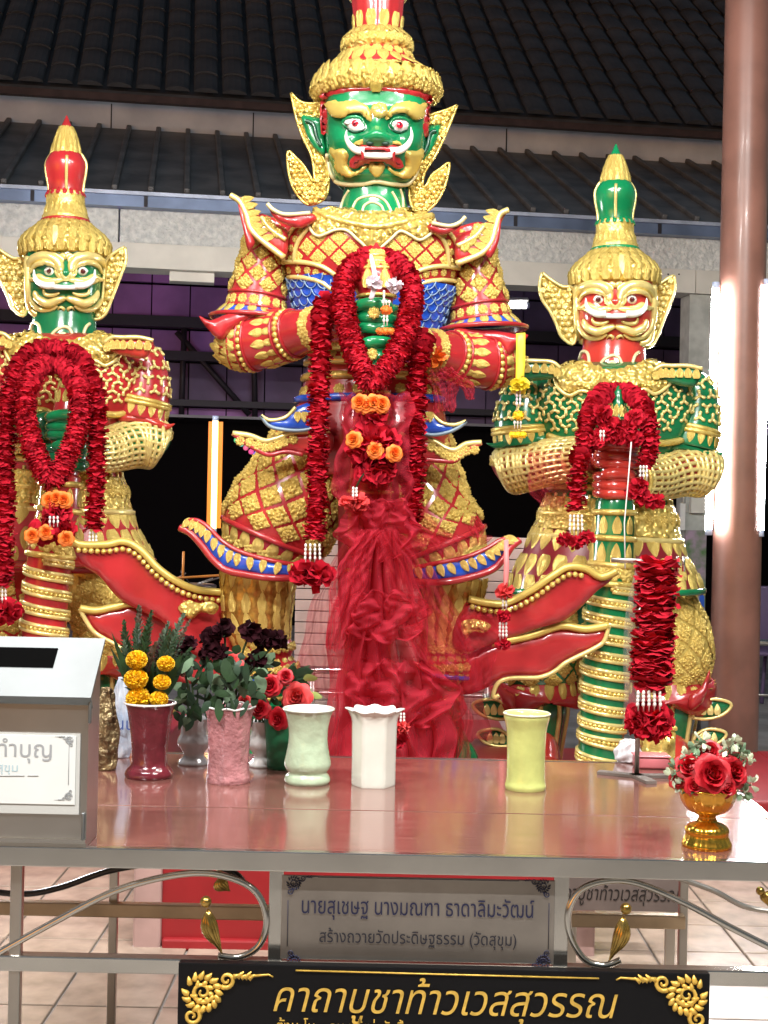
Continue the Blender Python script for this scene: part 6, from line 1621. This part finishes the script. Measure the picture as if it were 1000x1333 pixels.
v4 = vase('white pedestal urn vase with red flowers behind the pink vase', 341, 999, [(18, 999), (18, 996), (11, 989), (11, 984), (18, 974), (19, 967), (15, 957), (15, 948), (18, 940)], glaze('white_glaze_body', (.66, .64, .63)), flutes=14)
v5 = vase('empty pale green ceramic vase with flared rim', 400, 1021, [(28, 1021), (30, 1017), (28.5, 1011), (25.5, 1007), (28.5, 1002), (30.5, 995), (28, 982), (25.5, 966), (26, 950), (29, 935), (33, 925)], glaze('pale_green_glaze', (.48, .60, .42), .15, .1, (26, .5, .01)), mat('pale_mint_rim', (.66, .74, .66), .15, coat=.6))
v6 = vase('empty white faceted ceramic vase with wavy rim', 486, 1024, [(27, 1024), (27.5, 1018), (27.5, 990), (28, 965), (28.5, 942), (31, 931), (34, 926)], glaze('ivory_glaze', (.72, .73, .66), .05, .12, (18, .08, .01)), WRIM, 8, .2, 6)
v7 = vase('empty lime yellow ceramic vase with a straight rim', 684, 1029, [(26, 1029), (27, 1024), (25.5, 1017), (25, 1005), (25, 980), (26, 955), (27.5, 945), (30, 936), (30, 931)], glaze('lime_glaze', (.54, .60, .20), .12, .1, (24, .25, .01)), mat('pale_lime_rim', (.68, .72, .45), .15, coat=.6))
# -- plants
def leafblade(b, p, dirv, up, L, W, bend, rr, n=5):
    dirv = dirv.normalized(); s = dirv.cross(up).normalized(); vs = []; q = p.copy(); dv = dirv.copy()
    for i in range(n + 1):
        t = i / n; w_ = W * math.sin(PI * min(1, .08 + t * .92)) ** .8
        vs += [q - s * w_, q + up * w_ * .15, q + s * w_]
        dv = (dv + Vector((0, 0, -bend / n))).normalized(); q = q + dv * (L / n)
    b.add(vs, [(i * 3 + k, i * 3 + k + 1, i * 3 + k + 4, i * 3 + k + 3) for i in range(n) for k in (0, 1)])
def fern(parent, p, top, W, seed, m=LEAF):
    """feathery frond: midrib with fine leaflets"""
    b = MB(); rr = random.Random(seed); n = 64
    side = (top - p).cross(Vector((0, 1, 0))).normalized()
    pts = [p.lerp(top, i / n) + side * .01 * math.sin(3 * i / n) for i in range(n + 1)]; b.tube(pts, [.0025 * (1 - .8 * i / n) for i in range(n + 1)], 5)
    for i in range(3, n):
        t = i / n; w_ = W * math.sin(PI * (t * .85 + .1)) * rr.uniform(.8, 1.15)
        for s in (-1, 1):
            dv = side * s * rr.uniform(.3, .9) + (top - p).normalized() * rr.uniform(.6, 1.0) + Vector((0, rr.uniform(-.8, .8), 0))
            leafblade(b, pts[i], dv, Vector((0, -1, .2)), w_ * rr.uniform(.6, 1.15), .0021, rr.uniform(-.2, .3), rr, 3)
    return b.build('fern_frond', m, parent)
def posy(name, label, v, group=None): 
    t, c, k = v; return thing(name, label, 'flowers', (c.x, c.y, TZ + .06), group), c.y
FG = 'flowers in the vases'
f1, d1 = posy('marigold_bunch', 'yellow marigolds with dark fern fronds standing in the maroon vase', v1, FG)
for i, (x, y, r) in enumerate(((178, 859, 14), (177, 884, 15.5), (180, 909, 16), (216, 864, 11.5), (211, 888, 11.5), (207, 910, 12))): pompom(f1, P(x, y, d1 - .02 - .008 * (i > 2)), r * d1 / F, 200 + i, YELLOW, 'marigold', 420, .82)
BROWNTIP = mat('browned_fern', (.07, .04, .02), .7, var=.4)
rr = random.Random(77)
for i in range(26):
    f = i / 25; left = i < 14
    x1 = rr.uniform(158, 206) if left else rr.uniform(214, 254); y1 = (782 if left else 792) + rr.uniform(0, 46) + (abs(x1 - 186) * .6 if left else abs(x1 - 240) * .8)
    fern(f1, P(rr.uniform(178, 196) if left else rr.uniform(198, 212), 915, d1 + .015), P(x1, y1, d1 + rr.uniform(.0, .06)), rr.uniform(10, 17) * d1 / F, 210 + i, (LEAF, mat('dark_leaf', (.018, .05, .022), .5, var=.4), LEAF, BROWNTIP, mat('grey_fern', (.05, .09, .05), .6, var=.4))[i % 5])
b = MB(); rr = random.Random(5)
for i in range(12): 
    a = rr.uniform(-1, 1); leafblade(b, P(192 + 16 * a, 916, d1 + .01), Vector((a * .5, rr.uniform(-.1, .4), 1)), Vector((0, -1, 0)), rr.uniform(.08, .2), rr.uniform(.006, .011), rr.uniform(-.1, .4), rr)
b.build('leaves', LEAF, f1, kind='stuff')
for i, (x, y) in enumerate(((214, 843), (222, 838))): rose(f1, P(x, y, d1 + .03), .018, 220 + i, DRYROSE, Vector((0, -.6, .8)))
def bunch(th, d, cx, cy, stems, leaves, seed, lm):
    rr = random.Random(seed)
    for i, (x, y, r, m, nz) in enumerate(stems):
        b = MB(); b.tube([cr([P(cx + rr.uniform(-8, 8), cy + 8, d), P(lerp(cx, x, .4), lerp(cy, y, .5), d), P(x, y, d - .01)], q / 8) for q in range(9)], .0028, 5); b.build('stem', STEM, th)
        if m is DRYROSE: tuft(th, x, y, d - .03 + rr.uniform(-.02, .02), r * d / F, seed + i, m, 26, .95, 'withered_rose', r * d / F * .95)
        else: rose(th, P(x, y, d - (.075 if m in (CORAL, ROSEP) else .03) + rr.uniform(-.02, .02)), r * d / F, seed + i, m, Vector((rr.uniform(-.4, .4), -1, nz)))
        b = MB()
        for q in range(4): a = q * 1.57 + rr.random(); leafblade(b, P(x, y + r * .6, d - .01), Vector((math.cos(a), math.sin(a), .1)), UPZ, .022, .004, .5, rr, 3)
        b.build('sepals', LEAF, th)
    for i, (x, y, a, L, W, m) in enumerate(leaves):
        b = MB(); leafblade(b, P(x, y, d - .035 + rr.uniform(-.02, .02)), Vector((math.cos(a), rr.uniform(-.5, .2), math.sin(a))), Vector((rr.uniform(-.3, .3), -1, rr.uniform(-.2, .5))).normalized(), L, W, rr.uniform(.1, .7), rr, 6); b.build('leaf', m, th)
def leafcloud(n, x0, x1, y0, y1, seed, ms):
    rr = random.Random(seed); return [(rr.uniform(x0, x1), rr.uniform(y0, y1), rr.uniform(-2.6, 1.2), rr.uniform(.018, .055), rr.uniform(.004, .014), rr.choice(ms)) for _ in range(n)]
DL = mat('dark_leaf', (.018, .05, .022), .5, var=.4)
f2, d2_ = posy('wilted_bouquet', 'dark wilted leafy bouquet in the small grey urn', v2, FG)
bunch(f2, d2_, 252, 935, [(232, 848, 9, DRYROSE, .4), (246, 838, 9, DRYROSE, .6), (268, 850, 9, DRYROSE, .3), (240, 870, 10, mat('brown_dry_petal', (.14, .05, .03), .8), .2)], leafcloud(60, 225, 285, 850, 935, 31, [LEAF, DL, DL, LEAFP]), 300, LEAF)
f3, d3_ = posy('wilted_rose_bunch', 'nearly black withered roses with grey-green leaves in the pink vase', v3, FG)
bunch(f3, d3_, 297, 922, [(274, 831, 13, DRYROSE, .2), (292, 818, 12, DRYROSE, .3), (326, 822, 13, DRYROSE, .3), (345, 832, 13, DRYROSE, .2), (362, 834, 12, DRYROSE, .2), (334, 858, 12, DRYROSE, .1), (286, 850, 11, DRYROSE, .1)], leafcloud(50, 268, 335, 850, 915, 32, [LEAF, DL, DL]) + [(292, 880, -2.2, .05, .016, LEAFP), (314, 880, -1.4, .055, .015, LEAFP), (322, 878, -1.2, .06, .010, LEAFP), (334, 880, -1.0, .045, .016, LEAFP), (300, 895, -1.6, .05, .014, LEAFP), (283, 905, -1.9, .04, .013, LEAF)], 320, LEAF)
f4, d4_ = posy('red_flower_bunch', 'red and coral flowers with leaves in the white pedestal urn', v4, FG)
bunch(f4, d4_, 341, 940, [(298, 864, 17, CORAL, .3), (352, 892, 14, ROSEP, .3), (386, 908, 19, CORAL, .2), (338, 922, 13, ROSEP, .2), (362, 936, 14, ROSEP, 0), (330, 905, 10, ROSEP, .2), (318, 912, 8, CORAL, .2), (372, 880, 10, ROSEP, .4)], leafcloud(50, 318, 395, 858, 925, 33, [LEAF, DL, LEAFP, LEAF]) + [(396, 885, .6, .04, .012, mat('lime_leaf', (.35, .42, .12), .5)), (402, 906, .3, .035, .010, mat('lime_leaf', (.35, .42, .12), .5))], 340, LEAF)
# green bucket behind the vases
c = T(368, 1000); 
b = MB(); 
for i in range(2): pass
t = thing('green_bucket', 'small dark green plastic bucket behind the pale green vase', 'bucket', (c.x, c.y, TZ))
Tube([(Vector((c.x, c.y, TZ + .13)), .048, .048), (Vector((c.x, c.y, TZ + .125)), .049, .049), (Vector((c.x, c.y, TZ + .06)), .043, .043), (Vector((c.x, c.y, TZ)), .038, .038)]).build('body', mat('green_plastic', (.01, .12, .05), .35), t, 12, 28)
b = MB(); b.tube([Vector((c.x + .05 * math.cos(a * .2618), c.y + .05 * math.sin(a * .2618), TZ + .128)) for a in range(25)], .003, 6, False); b.build('rim', ROSEP, t)
# bits of garland lying behind the white vase
t = thing('flower_garland', 'small red and white garland scrap lying on the table behind the ivory vase', 'garland', T(520, 1000), 'flower garlands on the statues')
tuft(t, 514, 960, 3.5, .03, 400, PETAL, 50); tassel(t, 524, 930, 3.5, 2, 12, 4, r=.004); tuft(t, 522, 948, 3.5, .02, 401, CORAL, 40); strand(t, [(505, 985, 3.5), (512, 970, 3.5), (518, 950, 3.5)], .014, 402, .006, 8, .012)
# ------------------------------------------------------------------ gold bowl of roses
c = T(920, 1102); d = c.y; k = d / F
t = thing('offering_bowl', 'golden pedestal bowl with ribbed foot holding red roses', 'bowl', (c.x, d, TZ))
GB = mat('polished_gold', (.85, .48, .06), .16, .95, var=.2, vscale=30); GB2 = mat('amber_gold_plastic', (.75, .33, .02), .12, .6, coat=.6, var=.2, vscale=30)
def lz(y): return TZ + (1106 - y) * k
S_ = lambda hw, y: (Vector((c.x, d, lz(y))), hw * k, hw * k)
Tube([S_(30, 1106), S_(31, 1102), S_(28, 1096), S_(26, 1090), S_(27, 1084), S_(23, 1078), S_(14, 1074), S_(11, 1070)][::-1]).build('foot', GB, t, 30, 72, disp=lambda q, th: .0022 * abs(math.sin(th * 10)))
b = Tube([S_(11, 1071), S_(11, 1066), S_(16, 1063), S_(27, 1057), S_(34, 1046), S_(37, 1034), S_(37.5, 1030)][::-1]); b.build('cup', GB2, t, 26, 64, disp=lambda q, th: .0008 * math.cos(th * 16), cap=False)
b2 = MB(); b2.tube([Vector((c.x + 37.5 * k * math.cos(a * .2244), d + 37.5 * k * math.sin(a * .2244), lz(1030))) for a in range(29)], .0022, 6, False); b2.build('rim', GB, t)
fb = thing('rose_arrangement', 'red cloth roses with small white sprigs in the golden bowl', 'flowers', (c.x, d, lz(1050)))
for i, (x, y, r, dz) in enumerate(((928, 1008, 26, -.045), (898, 998, 20, -.02), (923, 980, 19, .0), (955, 1005, 21, -.02), (905, 1022, 14, -.04), (882, 1016, 12, -.01), (945, 1025, 15, -.045), (940, 985, 14, .02))): rose(fb, P(x, y, d + dz), r * k, 500 + i, ROSEP, Vector(((x - 925) * .012, -1, .35 + (1010 - y) * .01)))
rr = random.Random(9)
for i, (x, y) in enumerate(((882, 1000), (875, 1012), (888, 1022), (908, 972), (914, 965), (948, 974), (966, 980), (972, 990), (978, 1022), (968, 1032), (896, 985), (955, 968))):
    b = MB(); q = P(x, y, d - .01)
    b.tube([P(lerp(925, x, .4), lerp(1025, y, .4), d), q], .0018, 5); b.build('stem', STEM, fb)
    b = MB()
    for j in range(16):
        o = Vector((rr.uniform(-1, 1), rr.uniform(-1, 1), rr.uniform(-1, 1.2))); petal_add(b, q + o * .006, o.normalized(), Vector((rr.uniform(-1, 1), 1, .3)).normalized(), .014, .008, .3, rr)
    b.build('sprig', mat('pale_sprig', (.55, .62, .45), .6, var=.3, vscale=60) if i % 3 else LEAFP, fb)
b = MB()
for j in range(22): a = rr.uniform(0, 6.28); leafblade(b, P(925 + 22 * math.cos(a), 1022, d - .02 * math.sin(a)), Vector((math.cos(a), -math.sin(a) * .6, rr.uniform(-.1, .5))), UPZ, rr.uniform(.03, .05), .008, .5, rr, 4)
b.build('leaves', LEAF, fb, kind='stuff')
# ------------------------------------------------------------------ iron stand with a hanging garland
c = T(829, 1012); d = c.y; k = d / F
t = thing('garland_stand', 'thin grey metal stand with flat feet and a cross arm for garlands', 'stand', (c.x, d, TZ))
ztop = P(826, 728, d).z
b = MB(); b.tube([(c.x, d, TZ + .006), (c.x, d, ztop)], .006, 8); b.build('pole', DSTEEL, t)
for a in (.15, 2.6, -1.4):
    dv = Vector((math.cos(a), math.sin(a) * .7, 0)); M_ = Matrix.Rotation(math.atan2(dv.y, dv.x), 3, 'Z')
    b = MB(); b.box(Vector((c.x, d, TZ + .004)) + dv * .05, (.10, .028, .007), M_); b.build('foot', mat('dull_iron', (.22, .19, .17), .6, .5, var=.3), t, False)
a0, a1 = P(796, 729, d), P(886, 736, d - .04)
b = MB(); b.tube([a0, P(826, 730, d), a1], .006, 8); b.build('cross_arm', DSTEEL, t)
for x in (882, 890): b = MB(); b.tube([P(x, 724, d - .04), P(x, 744, d - .04)], .004, 6); b.build('peg', STEEL, t)
G = thing('flower_garland', 'long ruffled red cloth garland hanging on the thin metal stand', 'garland', P(848, 962, d - .05), 'flower garlands on the statues')
b = MB(); pts = [P(856, 738, d - .05), P(853, 790, d - .05), P(850, 850, d - .05), P(847, 892, d - .05)]
petals(b, pts, .055, .0215, 15, .036, 601, .55, .06, 1.4); petals(b, pts, .050, .0215, 13, .034, 602, 1.3, .12, 1.3); petals(b, pts, .048, .009, 8, .03, 603, 1.6, .12, 1.3); b.tube([cr(pts, q / 20) for q in range(21)], .030, 8); b.build('petal_strand', PETAL2, G, kind='stuff')
tassel(G, 845, 902, d - .09, 5, 24, 5, spread=7, r=.0055); tuft(G, 845, 935, d - .05, .05, 603, PETAL2, 90, .6, size=.035); tuft(G, 828, 945, d - .06, .026, 604, PETAL2, 40); tuft(G, 856, 950, d - .07, .03, 605, PETAL2, 50); tuft(G, 842, 953, d - .08, .024, 606, PETAL, 40)
PLAS = mat('clear_plastic', (.85, .85, .88), .15, 0, alpha=.10, bump=(30, .6, .01))
G2 = Tube([(P(846, 738, d), .035, .03), (P(840, 800, d), .045, .035), (P(836, 880, d), .045, .035), (P(834, 945, d), .04, .03)]); G2.build('plastic_sleeve', PLAS, G, 20, 30, cap=False, disp=lambda q, th: .004 * math.sin(th * 5 + q * 9))
# small things by the stand
c = T(852, 1004); t = thing('pink_tray', 'pink shallow plastic tray beside the metal stand', 'tray', (c.x, c.y + .05, TZ))
b = MB(); b.bevbox((c.x, c.y + .05, TZ + .016), (.085, .06, .03), .006); b.build('tray', mat('pink_plastic', (.55, .16, .18), .35, var=.1), t); b = MB(); b.bevbox((c.x, c.y + .05, TZ + .033), (.092, .066, .004), .002); b.build('rim', mat('pink_plastic', (.55, .16, .18), .35), t)
def bag(name, label, px, py, h, w_, m, seed, cat='bag'):
    c = T(px, py); rr = random.Random(seed); ph = [rr.uniform(0, 6) for _ in range(6)]
    tb = Tube([(Vector((c.x, c.y, TZ + h)), w_ * .3, w_ * .2), (Vector((c.x, c.y, TZ + h * .85)), w_ * .6, w_ * .4), (Vector((c.x, c.y, TZ + h * .5)), w_ * .95, w_ * .7), (Vector((c.x, c.y, TZ + h * .15)), w_, w_ * .75), (Vector((c.x, c.y, TZ + .001)), w_ * .8, w_ * .6)])
    t = thing(name, label, cat, (c.x, c.y, TZ))
    tb.build('body', m, t, 30, 40, disp=lambda q, th: w_ * (.08 * math.sin(th * 5 + ph[0] + 6 * q) + .06 * math.sin(th * 9 + ph[1] - 8 * q) + .05 * math.sin(q * 21 + th * 3 + ph[2]))); return t, tb
bag('plastic_bag', 'crumpled white plastic bag behind the metal stand', 818, 992, .06, .035, mat('white_plastic_bag', (.65, .63, .66), .35, var=.15, vscale=40), 3)
c = T(868, 998); t = thing('gold_box', 'small carved gold box behind the rose bowl', 'box', (c.x, c.y + .12, TZ)); 
b = MB(); b.bevbox((c.x, c.y + .12, TZ + .04), (.085, .06, .08), .008); b.build('body', CARVED, t); b = MB(); b.bevbox((c.x, c.y + .12, TZ + .084), (.092, .066, .012), .004); b.build('lid', GOLD, t)
# ------------------------------------------------------------------ donation box and neighbours at the left
dF = T(60, 1103).y; xr = P(112, 1095, dF).x; xl = xr - .40; zt0 = P(60, 905, dF).z; dBk = dF + .10; zt1 = P(60, 842, dBk).z
t = thing('donation_box', 'stainless steel donation box with slotted sloping lid and white paper notice', 'donation box', ((xl + xr) / 2, (dF + dBk) / 2, TZ))
b = MB(); vs = [(xl, dF, TZ + .001), (xr, dF, TZ + .001), (xr, dBk, TZ + .001), (xl, dBk, TZ + .001), (xl, dF, zt0), (xr, dF, zt0), (xr, dBk, zt1), (xl, dBk, zt1)]
b.add(vs, [(0, 1, 5, 4), (1, 2, 6, 5), (2, 3, 7, 6), (3, 0, 4, 7), (0, 3, 2, 1), (4, 5, 6, 7)]); b.build('body', steel('box_steel', (.46, .47, .46), .30), t, False)
sl_ = math.atan2(zt1 - zt0, dBk - dF); M_ = Matrix.Rotation(sl_, 3, 'X'); Ll = math.hypot(zt1 - zt0, dBk - dF) + .03
cl_ = Vector(((xl + xr) / 2, (dF + dBk) / 2, (zt0 + zt1) / 2 + .006)); LID = steel('lid_steel', (.22, .235, .24), .5)
b = MB(); b.box(cl_, (xr - xl + .012, Ll, .006), M_); lid = b.build('lid', LID, t, False)
b = MB(); b.box(cl_ + M_ @ Vector((0, -Ll / 2 + .002, -.014)), (xr - xl + .012, .003, .026), M_); b.build('lid_lip', LID, lid, False)
sx0, sx1 = P(-60, 860, dF + .07).x, P(73, 860, dF + .07).x
b = MB(); b.box(cl_ + M_ @ Vector(((sx0 + sx1) / 2 - cl_.x, .022, .0036)), (sx1 - sx0, .052, .002), M_); b.build('slot', mat('slot_dark', (.003, .003, .003), 1.0, spec=0.0), lid, False)  # black strip laid on the lid for the dark inside the opening
for y0, y1, x in ((912, 942, 119), (1058, 1094, 110)):
    a_, c_ = P(x, y0, dF - .002), P(x, y1, dF - .002); b = MB(); b.bevbox((a_.x - .002, dF - .003, (a_.z + c_.z) / 2), (.006, .006, abs(a_.z - c_.z)), .002); b.build('hinge', LID, t)
b = MB(); b.box(((xl + xr) / 2, dF - .0025, P(60, 1094, dF).z), (xr - xl, .005, .008)); b.build('bottom_flange', STEEL, t, False)
a_, c_ = P(-120, 953, dF), P(98, 1047, dF); a2, c2_ = P(-130, 950, dF), P(103, 1060, dF)
b = MB(); b.box(((a2.x + c2_.x) / 2, dF - .002, (a2.z + c2_.z) / 2), (c2_.x - a2.x, .003, a2.z - c2_.z)); b.build('plastic_pocket', mat('pocket_plastic', (.55, .56, .54), .18, coat=.5), t, False)
b = MB(); b.box(((a_.x + c_.x) / 2, dF - .0045, (a_.z + c_.z) / 2), (c_.x - a_.x, .0015, a_.z - c_.z)); nt_o = b.build('notice', mat('notice_paper', (.74, .77, .76), .5, var=.03), t, False)
GI = mat('grey_print', (.34, .36, .38), .6); BI = mat('pale_blue_print', (.45, .62, .68), .6); kk = dF / F
lettering('lettering', 'ตู้ทำบุญ', 30 * kk, P(21, 985, dF - .006), GI, nt_o, .005, 0, 92 * kk)
lettering('lettering', 'วัดสุขุม', 15 * kk, P(0, 1004, dF - .006), BI, nt_o, .01, 0, 46 * kk)
b = MB()
for y, x0, x1 in ((1010, -60, 32), (1010, 36, 50)): b.tube([P(x0, y, dF - .006), P(x1, y, dF - .006)], .0005, 4)
b.tube([P(90, 966, dF - .006), P(89, 1022, dF - .006)], .0004, 4); kanok(b, 95, 958, .2, -1, 1, dF - .006, .0006); kanok(b, 94, 1042, .2, -1, -1, dF - .006, .0006); b.build('print_lines', GI, nt_o, kind='stuff')
lump, tbx = bag('gold_leaf_jar', 'lumpy jar covered in flaking gold leaf behind the donation box', 137, 1002, .20, .030, mat('flaked_gold', (.42, .33, .17), .3, .6, bump=(45, 1, .02), col2=(.10, .06, .03), vscale=35), 5, 'jar')
wb, tbw = bag('water_pouch', 'clear white plastic pouch with blue writing beside the maroon vase', 157, 986, .205, .026, mat('milky_plastic', (.62, .66, .72), .2, 0, alpha=.8, bump=(25, .6, .01), col2=(.40, .50, .66), vscale=14), 8, 'pouch')
dd = T(157, 986).y - .035
lettering('lettering', 'ณน', 22 * dd / F, P(159, 950, dd), mat('blue_print', (.05, .10, .35), .5), wb, .02)
# bowl of burnt joss sticks far behind the red wing
c = P(240, 760, 6.9); t = thing('incense_burner', 'dark incense bowl with burnt joss sticks behind the red wing beside the green-faced statue', 'incense burner', (c.x, c.y, c.z - .4))
Tube([(c, .15, .15), (c - Vector((0, 0, .02)), .16, .16), (c - Vector((0, 0, .15)), .14, .14), (c - Vector((0, 0, .24)), .07, .07), (c - Vector((0, 0, .4)), .11, .11)]).build('bowl', mat('sooty_bronze', (.05, .035, .025), .4, .7), t, 20, 32)
b = MB(); b.tube([P(238, 756, 6.85), P(239, 718, 6.85)], .006, 6); b.build('joss_stick', mat('orange_stick', (.55, .20, .03), .6), t)
rr = random.Random(4)
for i in range(9):
    a = rr.uniform(-1.2, 1.2); p = c + Vector((rr.uniform(-.1, .1), rr.uniform(-.1, .05), 0)); b = MB(); b.tube([p, p + Vector((a * .10, 0, rr.uniform(.02, .07)))], .0035, 5); b.build('joss_stick', DARKSTEEL if i % 2 else mat('dull_iron', (.22, .19, .17), .6, .5, var=.3), t)
# the long pole the sticks lean on
b = MB(); b.tube([P(160, 757, 6.84), P(285, 749, 6.84)], .006, 6); b.build('rest_bar', mat('orange_stick', (.55, .20, .03), .6), t)
